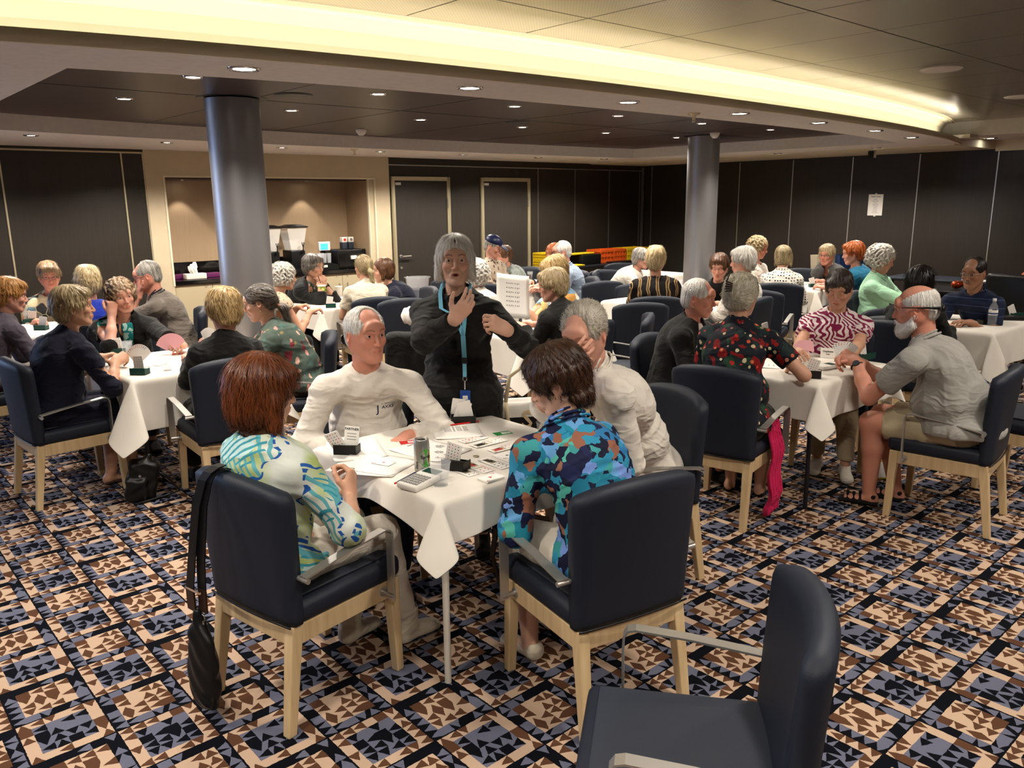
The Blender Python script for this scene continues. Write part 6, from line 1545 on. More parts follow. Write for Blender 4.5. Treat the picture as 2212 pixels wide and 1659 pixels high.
# bidding boxes
def bidbox(x, y, ang, mt, lb, cards=(), name='bidding_box', s=1.0, textlines=True):
    """base box with slots; cards: list of (dx, dy, tilt_deg, lean_deg, text)"""
    t = empty(name, (x, y, TZ), R(ang), lb, 'bidding box', 'bidding boxes on the tables')
    mb = MB(); w, d, h = .048 * s, .032 * s, .042 * s
    mb.box(-w, w, -d, -d + .003, 0, h).box(-w, w, d - .003, d, 0, h * .72).box(-w, -w + .003, -d, d, 0, h * .85).box(w - .003, w, -d, d, 0, h * .85).box(-w, w, -d, d, 0, .006).box(-w, w, -.002, .002, 0, h * .8)
    bevel(mb.build('box', M[mt], t), .0015)
    for (dx, dy, tilt, lean, txt) in cards:
        Mx = Matrix.Translation((dx, dy, .008)) @ Matrix.Rotation(R(lean), 4, 'X') @ Matrix.Rotation(R(tilt), 4, 'Y') @ Matrix.Rotation(R(90), 4, 'X')
        mb = MB(); slabpoly(mb, [(a + 0, b + .05) for a, b in rrect(.031, .050, .005)], 0, .004, M['card'], Mx)
        for side, zz in ((1, .0042),):
            if txt:
                put_text(mb, txt, .014, 0, .088, zz, M['ink'], Mx)
                for k in range(3): slabpoly(mb, [(-.02, .068 - k * .012), (.02, .068 - k * .012), (.02, .071 - k * .012), (-.02, .071 - k * .012)], .004, .0042, M['greyink'], Mx)
            else:
                for k in range(6):
                    for c_ in range(4): slabpoly(mb, [(q[0] - .02 + c_ * .013, q[1] + .09 - k * .013) for q in suit_pts('shdc'[(k + c_) % 4], .0028)], .004, .0042, M['red' if (k + c_) % 4 in (1, 2) else 'ink'], Mx)
        mb.build('bid_cards', None, t)
    return t
p = (-0.681, 3.170, 0.745); bidbox(p[0], p[1], -8, 'bidbox', 'black bidding box holding cards marked PARTNER, left side of the nearest table', [(.012, .016, 4, -6, 'PARTNER'), (-.012, -.012, -24, 16, None)])
p = (-0.219, 2.955, 0.745); bidbox(p[0], p[1], -25, 'bidbox', 'black bidding box with a leaning suit card, behind the plastic cup', [(-.022, .008, 14, 8, None)])
p = (-0.231, 3.629, 0.745); t = bidbox(p[0], p[1], 188, 'bidbox', 'black bidding box with cards seen edge-on at the far corner of the nearest table', [(-.022, .016, 12, -8, None), (.02, .014, -20, -6, None), (.03, -.012, -10, 6, None)], s=1.2)
p = (-2.259, 4.791, 0.745); bidbox(p[0], p[1], -5, 'greenbox', 'dark green bidding box at the corner of the long white cloth', [(-.01, .016, -4, -4, None)])
p = (-2.717, 5.486, 0.745); bidbox(p[0], p[1], 20, 'greenbox', 'dark green bidding box behind the hand with cards at the left table', [(0, .016, -8, -4, None), (-.02, -.012, 10, 6, None)])
p = (-3.902, 6.632, 0.745); bidbox(p[0], p[1], 0, 'greenbox', 'dark green bidding box in front of the patchwork top, far left table', [(0, .016, 8, -4, None)])
p = (-4.227, 7.018, 0.745); bidbox(p[0], p[1], 30, 'greenbox', 'dark green bidding box beside the orange-haired person at the far left', [(0, .016, -8, -4, None), (.02, -.012, 8, 6, None)])
p = (-1.770, 7.884, 0.745); bidbox(p[0], p[1], 10, 'greenbox', 'dark green bidding box beside the green tumbler', [(-.02, .016, 10, -4, None)])
p = (0.181, 9.494, 0.745); bidbox(p[0], p[1], 10, 'greenbox', 'small green bidding box with a white card on the far middle table', [(0, .016, 14, -4, None)])
p = (0.149, 10.649, 0.745); bidbox(p[0], p[1], 60, 'bidbox', 'black bidding box with a leaning card beside the red drink', [(0, .016, -24, -4, None)])
p = (0.046, 6.460, 0.745); bidbox(p[0], p[1], 12, 'bidbox', 'black bidding box at the front corner of the table behind the standing person', [(-.02, .016, 8, -4, None)])
p = (1.714, 4.503, 0.745); bidbox(p[0], p[1], -20, 'bidbox', 'black and green bidding box with slanted cards at the table corner beside the bald man', [(-.01, .016, 16, -4, None)], s=1.1)
p = (2.261, 5.026, 0.745); bidbox(p[0], p[1], 40, 'greenbox', 'green bidding box with white cards by the elbow of the zebra-print top', [(-.01, .016, -14, -4, None)])
p = (3.476, 9.264, 0.745); bidbox(p[0], p[1], 0, 'greenbox', 'green bidding box with a card on the back right table', [(0, .016, -14, -4, None)])
p = (3.799, 6.395, 0.745); bidbox(p[0], p[1], 10, 'bidbox', 'black and green bidding box beside the water bottle', [])
p = (4.268, 6.754, 0.745); bidbox(p[0], p[1], 10, 'greenbox', 'green bidding box with a card at the right edge', [(-.01, .016, -24, -4, None)])
p = (1.903, 5.887, 0.745); bidbox(p[0], p[1], 30, 'bidbox', 'dark bidding box with cards between the floral top and the white-haired person', [(-.01, .016, -10, -4, None)])
# can
p = (-0.343, 2.905, 0.745); t = empty('drink_can', (p[0], p[1], TZ), R(14), 'silver and green lemon-lime soda can on the nearest table', 'drink can')
MB().lathe([(.0001, .004), (.024, .0), (.026, .006), (.030, .016), (.030, .118), (.0285, .128), (.0265, .134), (.0265, .137), (.0245, .1365), (.024, .132), (.0001, .1315)], 32, M['steel']).build('can_body', None, t)
mb = MB()
def wrap(pts, mt, r=.0304):
    vs = [(r * math.sin(a / r), -r * math.cos(a / r), z) for a, z in pts]; mb.add(vs, [tuple(range(len(vs)))], mt)
M['lime'] = plain('lime_print', '#3c9a2a', .4); M['yellowp'] = plain('yellow_print', '#d9b22a', .4)
for k in range(14):
    a0, a1 = 2 * math.pi * k / 14, 2 * math.pi * (k + 1) / 14
    wrap([(.012, .068), (.012 + .026 * math.cos(a0), .068 + .036 * math.sin(a0)), (.012 + .026 * math.cos(a1), .068 + .036 * math.sin(a1))], M['lime'])
wrap([(.026, .045), (.034, .05), (.036, .08), (.03, .09), (.028, .07)], M['yellowp'], .0306)
vs, fs = glyph('Sprite', .019); mb.add([(.0309 * math.sin((v[0] + .014) / .0309), -.0309 * math.cos((v[0] + .014) / .0309), .072 + v[1]) for v in vs], fs, M['ink'])
vs, fs = glyph('Zero', .014); mb.add([(.0307 * math.sin((-v[1] - .026) / .0307), -.0307 * math.cos((-v[1] - .026) / .0307), .04 + v[0]) for v in vs], fs, M['ink'])
mb.build('can_print', None, t); MB().cyl((.006, 0, .133), (.006, 0, .1345), .009, n=14).cyl((-.008, 0, .133), (-.008, 0, .1345), .006, n=12).build('pull_tab', M['chrome'], t)
def cup(p, lb, r0=.028, r1=.038, h=.09, liquid=None, z=TZ, mat='glass'):
    t = empty('plastic_cup', (p[0], p[1], z), 0, lb, 'cup', 'cups on the tables')
    MB().lathe([(.0001, .002), (r0, .001), (r1, h), (r1 + .0025, h), (r1 + .0025, h - .003), (r1 - .001, h - .004), (r0 - .001, .004), (.0001, .004)], 28, M[mat]).build('cup_wall', None, t)
    if liquid: MB().lathe([(.0001, .005), (r0 - .002, .005), (r0 + (r1 - r0) * .6 - .002, h * .6), (.0001, h * .6)], 20, M[liquid]).build('drink', None, t)
    return t
M['winered'] = plain('dark_red_drink', '#4a0f14', .2)
cup((-0.263, 2.770, 0.745), 'empty clear plastic cup in front of the calculator and can'); cup((0.139, 3.290, 0.745), 'empty clear plastic cup by the blue floral shirt')
cup((-2.136, 4.895, 0.745), 'clear plastic cup with water on the long white cloth', liquid='glass'); cup((0.251, 10.574, 0.745), 'clear cup of dark red drink on the far middle table', liquid='winered', h=.10)
cup((-2.646, 5.464, 0.745), 'clear plastic cup behind the held cards at the left table'); cup((1.938, 9.318, 0.745), 'clear plastic cup at the right of the gold-striped blouse')
# calculator
p = (-0.328, 2.802, 0.745); t = empty('scoring_calculator', (p[0], p[1], TZ), R(-38), 'cream handheld scoring calculator with rows of grey keys', 'calculator')
Mx = Matrix.Rotation(R(5), 4, 'X'); b_ = MB().rbox(-.05, .05, -.09, .09, .002, .026, .008, M['whitep'], Mx).build('case', None, t)
mb = MB()
for j in range(5):
    for i in range(6): mb.rbox(-.042 + i * .0142, -.031 + i * .0142, -.075 + j * .0165, -.063 + j * .0165, .024, .029, .002, M['greyink'], Mx)
mb.build('keys', None, t); MB().box(-.036, .036, .03, .068, .0255, .0268, M['greenbox'], Mx).build('screen', None, t)
p = (1.898, 4.755, 0.745); t = empty('scoring_calculator', (p[0], p[1], TZ), R(-60), 'white calculator with green screen behind the black bidding box on the right table', 'calculator')
MB().rbox(-.045, .045, -.08, .08, .001, .022, .008, M['whitep']).build('case', None, t); MB().box(-.032, .032, .01, .06, .0215, .0225, M['greenbox']).build('screen', None, t)
# cards in hands, fans
def fan(loc, n, ang0, ang1, face, lb, rot, mt='card', back=None, s=1.0):
    t = empty('card_fan', loc, 0, lb, 'cards in hand', 'hands of cards'); t.rotation_euler = rot
    for i in range(n):
        a = R(ang0 + (ang1 - ang0) * i / (n - 1)); Mx = Matrix.Translation((0, 0, i * .0009)) @ Matrix.Rotation(a, 4, 'Z') @ Matrix.Translation((0, .055, 0)); mb = MB()
        slabpoly(mb, rrect(.0285, .044, .004), 0, .0004, M[mt], Mx)
        if face: su = 'shdc'[i * 4 // n]; put_text(mb, 'AKQJT98765432'[i % 13], .011, -.021, .035, .0005, M['red' if su in 'hd' else 'ink'], Mx); slabpoly(mb, [(q[0] - .021, q[1] + .025) for q in suit_pts(su, .003)], .0004, .0005, M['red' if su in 'hd' else 'ink'], Mx)
        mb.build('card', None, t)
    return t
M['pinkback'] = plain('pink_card_back', '#d39a9e', .5)
fan((-2.356, 5.000, 0.791), 11, 50, -45, True, 'fan of white cards held by the person in navy', (R(75), 0, R(-10)))
fan((-2.306, 5.380, 0.799), 12, 60, -50, False, 'fan of pink-backed cards held by the person in the black cardigan', (R(70), 0, R(8)), 'pinkback')
fan((1.911, 4.550, 0.842), 7, 30, -30, True, 'small fan of cards in the hands of the bald man', (R(70), 0, R(-30)))
fan((1.842, 4.900, 0.812), 6, 40, -20, False, 'few cards held low by the person in zebra print', (R(40), 0, R(10)), 'pinkback')
fan((-1.921, 5.050, 0.884), 6, 20, -20, False, 'cards held by the blond person in black', (R(85), 0, R(70)))
# name tent
p = (2.033, 5.085, 0.745); mb = MB().add([(-.045, .02, 0), (.045, .02, 0), (.045, 0, .062), (-.045, 0, .062), (-.045, -.02, 0), (.045, -.02, 0)], [(0, 1, 2, 3), (4, 3, 2, 5)], M['card'])
Mx = Matrix.Translation((0, -.0105, .033)) @ Matrix.Rotation(R(72), 4, 'X'); put_text(mb, 'Duplicate', .016, 0, .008, 0.001, M['ink'], Mx); put_text(mb, 'Bridge', .008, 0, -.010, .001, M['ink'], Mx)
o = mb.build('tent_card'); o.location = (p[0], p[1], TZ); o.rotation_euler = (0, 0, R(-22)); tag(o, 'small white tent card standing before the zebra-print top', 'tent card')
for (p, a, lb) in (((1.659, 4.837, 0.745), 30, 'printed white sheet beside the dark red floral top'), ((1.828, 5.209, 0.745), 60, 'white sheet at the back of the right table'), ((3.438, 9.693, 0.745), 20, 'white papers on the back right table'), ((3.838, 6.650, 0.745), 30, 'white sheet before the navy striped polo'),
                ((-1.713, 8.208, 0.745), 40, 'white sheet on the table by the coffee niche'), ((0.324, 10.022, 0.745), 20, 'white sheet on the far middle table'), ((0.110, 6.924, 0.745), 10, 'white paper sheet under the wrist at the middle table'), ((0.383, 10.887, 0.745), 50, 'second white sheet on the far middle table'), ((2.044, 9.514, 0.745), 20, 'white sheet beside the striped blouse')):
    sheet(.20, .26, p[0], p[1], UA + a, TZ + .0005, lb, [(0, .08 - k * .03, 'score  %d  %d' % (k + 1, 3 * k + 4), .012, 'greyink') for k in range(5)], .004)
p = (-2.297, 5.462, 0.745); o = MB(); slabpoly(o, rrect(.04, .025, .003), 0, .0008, M['red']); o = o.build('bidding_card'); o.location = (p[0], p[1], TZ + .0006); o.rotation_euler = (0, 0, R(20)); tag(o, 'red card lying on the long white cloth', 'bidding card')
for i, p in enumerate(((-2.330, 5.049, 0.745), (-2.282, 5.076, 0.745), (-2.274, 5.105, 0.745))):
    o = MB(); slabpoly(o, rrect(.0285, .044, .004), 0, .0008, M['card']); o = o.build('playing_card'); o.location = (p[0], p[1], TZ + .0006 + i * .001); o.rotation_euler = (0, 0, R(30 + 50 * i)); tag(o, 'white playing card near the clear cup on the long cloth, %s of the small pile' % ('bottom', 'middle', 'top')[i], 'playing card', 'loose cards on the second table')
# big printed sheet in the air
sheet(.26, .34, *(0.014, 6.050, 1.048)[:2], 0, (0.014, 6.050, 1.048)[2], 'large printed sheet held up at the middle table', [(0.0, .10 - k * .035, 'N  K J 9 4   E  Q 7', .014, 'ink') for k in range(6)], .010, tilt=(R(66), R(8), R(18)))
# tumbler and cups at the fourth table
p = (-1.930, 8.227, 0.745); t = empty('tumbler', (p[0], p[1], TZ + .01), 0, 'green to blue tumbler with lid and straw on a tray', 'tumbler')
mm = MT('green_blue_tumbler', .25, .5, .3); x_, y_, z_ = mm.xyz(); mm.col(mm.ramp(z_ * 6.0, [(0, sr_('#16324f')), (.35, sr_('#2a6a5a')), (.7, sr_('#7f9a2c')), (1, sr_('#8a8a2a'))])); M['tumbler'] = mm.mat
MB().lathe([(.0001, 0), (.031, 0), (.041, .165), (.0001, .165)], 28, M['tumbler']).build('vessel', None, t); MB().lathe([(.043, .163), (.043, .175), (.036, .180), (.0001, .180)], 28, M['whitep']).build('lid', None, t); MB().cyl((0, 0, .17), (-.03, 0, .27), .0035, n=8).build('straw', M['beltbrown'], t)
o = MB().rbox(-.09, .09, -.06, .06, 0, .012, .005, M['cream'] if 'cream' in M else M['whitep']).build('tray'); o.location = (p[0] + .03, p[1] - .02, TZ); tag(o, 'flat cream notebook under the green tumbler', 'notebook')
cup((-1.885, 8.836, 0.745), 'white and pink paper coffee cup at the table by the niche', .028, .04, .11, mat='paper')
# ---------------------------------------------------------------- coffee niche
def at_room(u, v, z): return uv(u, v, z)
def rthing(name, u, v, z, label, cat, group=None, rot=0):
    return empty(name, uv(u, v, z), RZ + R(rot), label, cat, group)
t = rthing('counter_cabinet', 4.63, V0, 0, 'long cream base cabinet with steel bar handles under the coffee niche', 'cabinet')
MB().box(-1.32, 1.32, .04, .58, .08, .83).box(-1.32, 1.32, .07, .5, 0, .08).build('body', M['cabinet'], t)
for k in range(6):
    x0 = -1.32 + k * .44; d = MB().box(x0 + .003, x0 + .437, .018, .04, .09, .82).build('door', M['cabinet'], t); hx = x0 + (.38 if k % 2 == 0 else .06)
    MB().cyl((hx, -.012, .42), (hx, -.012, .70), .006, mat=M['steel']).cyl((hx, -.012, .44), (hx, .02, .44), .004, mat=M['steel']).cyl((hx, -.012, .68), (hx, .02, .68), .004, mat=M['steel']).build('handle', None, d)
    MB().cyl((x0 + (.36 if k % 2 == 0 else .08), .018, .79), (x0 + (.36 if k % 2 == 0 else .08), .010, .79), .009, mat=M['chrome']).build('lock', None, d)
t = rthing('countertop', 4.63, V0, 0, 'glossy black stone counter with splashback in the coffee niche', 'countertop')
bevel(MB().box(-1.33, 1.33, -.01, .60, .83, .875).build('slab', M['granite'], t), .003); MB().box(-1.33, 1.33, .58, .60, .875, 1.05).build('splashback', M['granite'], t)
CZ = .876
M['jug'] = glassy('clear_dispenser_bowl', (.93, .92, .88), .45, .08)
for (u_, lb) in ((4.98, 'drink dispenser with clear hopper and black lid, right of the column'), (4.62, 'drink dispenser with clear hopper, partly behind the column')):
    t = rthing('drink_dispenser', u_, V0 + .30, CZ, lb, 'drink dispenser', 'drink dispensers in the niche')
    MB().rbox(-.10, .10, -.12, .14, 0, .27, .015).box(-.10, .10, -.2, -.1, 0, .03).build('base', M['blackp'], t)
    MB().add([(a * w_, b * d_, z_) for z_, w_, d_ in ((.27, .085, .09), (.56, .135, .12)) for a, b in ((-1, -1), (1, -1), (1, 1), (-1, 1))], [(3, 2, 1, 0), (4, 5, 6, 7), (0, 1, 5, 4), (1, 2, 6, 5), (2, 3, 7, 6), (3, 0, 4, 7)]).build('hopper', M['jug'], t)
    MB().add([(a * w_, b * d_, z_) for z_, w_, d_ in ((.56, .15, .135), (.575, .15, .135), (.60, .07, .06)) for a, b in ((-1, -1), (1, -1), (1, 1), (-1, 1))], [(3, 2, 1, 0), (8, 9, 10, 11)] + [(4 * k + i, 4 * k + (i + 1) % 4, 4 * k + 4 + (i + 1) % 4, 4 * k + 4 + i) for k in (0, 1) for i in range(4)]).build('lid', M['blackp'], t)
    MB().cyl((.05, -.12, .25), (.05, -.15, .25), .018, mat=M['blackp']).tube([(.05, -.15, .25), (.05, -.16, .31), (.035, -.16, .37), (.065, -.16, .37), (.05, -.16, .31)], .006, 6, M['blackp']).build('tap', None, t)
t = rthing('coffee_machine', 5.72, V0 + .25, CZ, 'low black coffee machine at the right end of the counter', 'coffee machine')
MB().rbox(-.22, .22, -.16, .18, 0, .25, .012).build('body', M['blackp'], t); MB().box(-.2, .2, -.165, -.158, .03, .2).build('glass_front', M['granite'], t); MB().rbox(-.03, .06, -.19, -.16, .12, .17, .006).build('label_plate', M['whitep'], t)
t = rthing('control_display', 5.42, V0 + .30, CZ, 'small display with a lit blue screen on the counter', 'display')
MB().box(-.03, .03, .02, .06, 0, .25, M['blackp']).rbox(-.085, .085, -.02, .02, .24, .36, .01, M['whitep']).build('casing', None, t); M['bluescreen'] = emit('blue_screen', (.05, .35, 1.0), 1.6); MB().box(-.065, .045, -.024, -.021, .255, .335, M['bluescreen']).build('screen', None, t)
for k, (u_, c1) in enumerate(((5.72, 'red'), (5.82, 'steel'))):
    t = rthing('syrup_canister', u_, V0 + .3, CZ + .25, ('red and white' if k == 0 else 'grey and silver') + ' canister on top of the coffee machine', 'canister', 'canisters on the coffee machine')
    MB().rbox(-.04, .04, -.04, .04, 0, .09, .006, M['navyfab']).rbox(-.038, .038, -.038, .038, .09, .16, .006, M['whitep']).build('body', None, t); MB().cyl((.0, -.039, .125), (0, -.041, .125), .02, n=16, mat=M[c1]).build('emblem', None, t)
t = rthing('glass_rack', 5.25, V0 + .12, CZ, 'curved black rack holding upturned drinking glasses', 'rack'); 
MB().add([(.22 * math.cos(a), -.10, .05 + .05 * math.sin(a)) for a in np.linspace(math.pi, 0, 9)] + [(.22 * math.cos(a), .10, .05 + .05 * math.sin(a)) for a in np.linspace(math.pi, 0, 9)] + [(-.22, -.10, 0), (.22, -.10, 0), (-.22, .10, 0), (.22, .10, 0)],
         [tuple(range(9))[::-1] + (18, 19), tuple(range(9, 18)) + (21, 20)] + [(i, i + 1, 10 + i, 9 + i) for i in range(8)] + [(18, 20, 21, 19)]).build('tray', M['blackp'], t); MB().rbox(-.05, .05, -.108, -.10, .04, .07, .003).build('label_plate', M['whitep'], t)
for k in range(9):
    o = MB().lathe([(.024, 0), (.031, .13), (.029, .13), (.022, .004)], 16, M['glass']).build('drinking_glass'); o.location = uv(5.10 + (k % 5) * .066, V0 + .08 + (k // 5) * .08, CZ + .09); tag(o, 'upturned clear drinking glass in the counter rack, %s row, %s from the left' % ('front' if k < 5 else 'back', ORD[k % 5]), 'glass', 'glasses in the counter rack')
t = rthing('tissue_box', 3.60, V0 + .15, CZ, 'white tissue box with a tissue standing up on the left end of the counter', 'tissue box')
MB().rbox(-.12, .12, -.06, .06, 0, .065, .006).build('box', M['whitep'], t)
vs, fs = sdf_mesh([cap((0, 0, .06), (-.02, 0, .12), .04, .05, k=.02), cap((-.02, 0, .12), (.01, 0, .18), .045, .02, k=.02)], .006, disp=lambda x, y, z: .008 * np.sin(x * 160 + z * 60) * np.sin(y * 90)); meshobj('tissue', np_mesh('tissue', vs, fs), M['paper'], t)
M['purple'] = plain('purple_card', '#5e2050', .5)
for (u_, dv, w_, lb) in ((3.48, .33, .12, 'flat purple tea box behind the tissue box, left one'), (3.86, .28, .10, 'flat purple tea box behind the tissue box, right one')):
    o = MB().rbox(-w_, w_, -.07, .07, 0, .05, .004, M['purple']).build('tea_box'); o.location = uv(u_, V0 + dv, CZ); o.rotation_euler = (0, 0, RZ + .1); tag(o, lb, 'box', 'tea boxes')
vs, fs = sdf_mesh([slab((0, 0, .04), (.13, .10, .035), None, .02), ell((.02, 0, .08), (.11, .08, .05), k=.03)], .008); o = meshobj('folded_cloth', np_mesh('folded_cloth', vs, fs), M['paper']); o.location = uv(4.12, V0 + .22, CZ + .005); tag(o, 'heap of folded white napkins on the counter beside the column', 'napkins')
t = rthing('waste_bin', 6.52, V0 - .28, 0, 'clear-topped round waste bin beside the door', 'bin'); MB().lathe([(.0001, .0), (.13, 0), (.15, .55), (.0001, .55)], 24).build('drum', M['navyfab'], t); MB().lathe([(.15, .55), (.165, .70), (.19, .72), (.19, .725), (.16, .715), (.145, .56)], 28).build('hood', M['glass'], t)
# ---------------------------------------------------------------- storage tables and crates by the far corner
t = rthing('long_table', 9.75, 9.05, 0, 'long dark folding table against the door wall with crates on it', 'table', 'storage tables')
MB().rbox(-1.45, 1.45, -.32, .32, .70, .735, .008).build('tabletop', M['blackmetal'], t)
for sx in (-1, 1):
    for sy in (-1, 1): MB().cyl((sx * 1.3, sy * .26, .70), (sx * 1.3, sy * .26, 0), .016).build('leg', M['blackmetal'], t)
def crate(p, w, d, h, c, lb, name='storage_crate', rot=0):
    t = empty(name, p, RZ + R(rot), lb, 'crate', 'plastic crates on the long table'); mb = MB(); mb.box(-w, w, -d, d, 0, .008)
    for s_ in (-1, 1):
        for z0, z1 in ((0, h * .2), (h * .44, h * .56), (h * .82, h)): mb.box(-w, w, s_ * d - .004, s_ * d + .004, z0, z1); mb.box(s_ * w - .004, s_ * w + .004, -d, d, z0, z1)
        for k in range(5): x = -w + k * w / 2; mb.box(x - .008, x + .008, s_ * d - .003, s_ * d + .003, 0, h)
    mb.box(-w + .01, w - .01, -d + .01, d - .01, .01, h * .9).build('crate_body', M[c], t); return t
M['yellowcr'] = plain('yellow_plastic', '#c9a81a', .45); M['orangecr'] = plain('orange_plastic', '#c9531a', .45)
zt = .738
for (u_, v_, w_, h_, c, lb, z_) in ((8.72, 9.0, .13, .11, 'yellowcr', 'yellow crate at the left end of the long table, lower one', 0), (8.72, 9.0, .13, .11, 'yellowcr', 'yellow crate at the left end of the long table, upper one', .115),
        (10.05, 9.1, .15, .21, 'orangecr', 'orange crate, left one of the two beside the yellow crates', 0), (10.37, 9.1, .14, .21, 'orangecr', 'orange crate, right one next to the yellow crates', 0), (10.68, 9.1, .13, .21, 'yellowcr', 'yellow crate right of the orange crates', 0), (10.96, 9.1, .13, .21, 'yellowcr', 'yellow crate at the right end of the long table', 0)):
    crate(uv(u_, v_, zt + z_), w_, .16, h_, c, lb)
for (u_, v_, z_, w_, c, lb) in ((9.5, 9.05, .16, .26, 'yellowcr', 'flat yellow tray lying on the dark box of the long table'), (9.15, 8.85, 0, .18, 'yellowcr', 'flat yellow tray lying on the long table'), (10.3, 8.83, 0, .30, 'blackp', 'flat black tray in front of the orange crates')):
    o = MB().rbox(-w_, w_, -.09, .09, 0, .022, .006, M[c]).build('tray'); o.location = uv(u_, v_, zt + z_); o.rotation_euler = (0, 0, RZ); tag(o, lb, 'tray')
o = MB().rbox(-.22, .22, -.14, .14, 0, .155, .01, M['blackp']).build('storage_box'); o.location = uv(9.65, 9.05, zt); o.rotation_euler = (0, 0, RZ); tag(o, 'black storage box in the middle of the long table', 'box')
# napkin cluster on the far table
for k in range(4):
    vs, fs = sdf_mesh([slab((0, 0, .05), (.05, .006, .055), rotm(.3 * k, .4, k * 1.1), .004)], .008); o = meshobj('folded_paper', np_mesh('folded_paper', vs, fs), M['paper']); o.location = uv(8.7 + .04 * k, 6.95 + .05 * (k % 2), TZ); tag(o, 'crumpled white napkin on the farthest table, %s from the left' % ORD[k], 'napkin', 'crumpled napkins on the farthest table')
# ---------------------------------------------------------------- right wall side
t = rthing('long_table', 10.9, 3.9, 0, 'narrow grey side table by the right wall with papers', 'table', 'storage tables')
MB().rbox(-.3, .3, -.75, .75, .70, .735, .008).build('tabletop', M['navyfab'], t)
for sx in (-1, 1):
    for sy in (-1, 1): MB().cyl((sx * .25, sy * .65, .70), (sx * .25, sy * .65, 0), .016).build('leg', M['blackmetal'], t)
sheet(.22, .3, *uv(10.85, 3.6)[:2], 30, .7375, 'white sheet on the side table by the right wall')
t = rthing('side_desk', 9.64, 3.45, 0, 'small black desk near the right wall with a shiny red object on it', 'desk')
MB().rbox(-.3, .3, -.4, .4, .70, .74, .008).build('tabletop', M['blackp'], t); MB().box(-.25, .25, -.3, .3, .1, .66).build('body', M['blackp'], t); MB().cyl((-.26, .1, .45), (-.26, .1, .58), .008).build('handle', M['steel'], t)
vs, fs = sdf_mesh([ell((0, 0, .05), (.06, .045, .045)), ell((.05, .0, .06), (.03, .03, .03), k=.02)], .008); o = meshobj('ornament', np_mesh('ornament', vs, fs), MT('red_gold_foil', .2, .5, .8).col(sr_('#b5502e')).mat); o.location = uv(9.6, 3.4, .742); tag(o, 'small shiny red and gold ornament on the black desk', 'ornament')
# office chair behind the navy striped polo
p = (5.662, 9.396, 0.600); t = empty('office_chair', (4.42, 7.30, 0), R(124), 'black high-backed office chair behind the person in the navy striped polo', 'office chair')
MB().rbox(-.24, .24, -.24, .24, .40, .48, .035).build('seat', M['blackp'], t); vs, fs = sdf_mesh([slab((0, -.26, .78), (.25, .035, .26), rotm(.12, 0, 0), .034)], .02); meshobj('backrest', np_mesh('backrest', vs, fs), M['blackp'], t)
MB().cyl((0, 0, .1), (0, 0, .42), .025).build('gas_lift', M['blackmetal'], t)
for k in range(5):
    a = k * 2 * math.pi / 5; MB().cyl((0, 0, .1), (.27 * math.cos(a), .27 * math.sin(a), .06), .018, .014).cyl((.27 * math.cos(a), .27 * math.sin(a) - .012, .028), (.27 * math.cos(a), .27 * math.sin(a) + .012, .028), .028).build('leg', M['blackmetal'], t)
# orange sofa
t = empty('sofa', (6.35, 8.75, 0), R(-8), 'bright orange upholstered sofa at the right edge', 'sofa')
MB().rbox(-.9, .9, -.40, .35, .12, .44, .05).build('seat', M['orangep'], t); MB().rbox(-.95, .95, -.52, -.34, .12, .98, .07).build('backrest', M['orangep'], t)
for sx in (-1, 1): MB().rbox(sx * 1.0 - .08, sx * 1.0 + .08, -.5, .38, .12, .66, .06).build('armrest', M['orangep'], t)
# notice on the wall
mb = MB().box(-.105, .105, -.001, .001, -.148, .148, M['paper']).box(-.015, .015, -.003, .0, .142, .162, M['whitep']).box(-.015, .015, -.003, .0, -.162, -.142, M['whitep'])
Mx = Matrix.Rotation(R(90), 4, 'X'); put_text(mb, 'Bridge Lessons', .022, 0, .115, .0015, M['ink'], Mx)
for k, tx in enumerate(('Monday', 'Beginners class', 'Tuesday', 'Duplicate game', 'Wednesday', 'Card play', 'Thursday', 'Pairs game', 'See you there')): put_text(mb, tx, .014, 0, .075 - k * .023, .0015, M['greyink'], Mx)
o = mb.build('wall_notice'); o.location = uv(U0 - .004, 5.36, 1.635); o.rotation_euler = (0, 0, RZ - math.pi / 2); tag(o, 'white printed notice taped to the dark right wall', 'notice')
# gift bags on a chair at the back right
for (p, w_, c, lb, rz_) in (((3.96, 10.3, .78), .14, 'cornice', 'beige paper carrier bag on the chair behind the dotted blouse', 20), ((4.28, 10.25, .78), .16, 'royalbag', 'royal blue paper carrier bag beside the beige one', 5)):
    if c == 'royalbag': M['royalbag'] = plain('blue_bag_paper', '#2c4a7c', .5)
    t = empty('carrier_bag', p, R(rz_), lb, 'bag', 'carrier bags at the back'); MB().add([(a * w_ * k_, b * .06 * k_, z_) for z_, k_ in ((0, .9), (.26, 1.05)) for a, b in ((-1, -1), (1, -1), (1, 1), (-1, 1))], [(3, 2, 1, 0), (0, 1, 5, 4), (1, 2, 6, 5), (2, 3, 7, 6), (3, 0, 4, 7)]).build('bag_body', M[c], t)
    MB().tube([(-.05, -.066, .24), (-.04, -.075, .16), (0, -.078, .13), (.04, -.075, .16), (.05, -.066, .24)], .003, 6, M['navyink']).build('handle', None, t)
t = empty('side_table', (4.12, 10.28, 0), R(20), 'dark low stand carrying the two carrier bags at the back right', 'stand'); MB().rbox(-.4, .4, -.18, .18, .74, .775, .008).build('tabletop', M['blackmetal'], t)
for sx in (-1, 1): MB().box(sx * .35 - .02, sx * .35 + .02, -.15, .15, 0, .74).build('leg', M['blackmetal'], t)
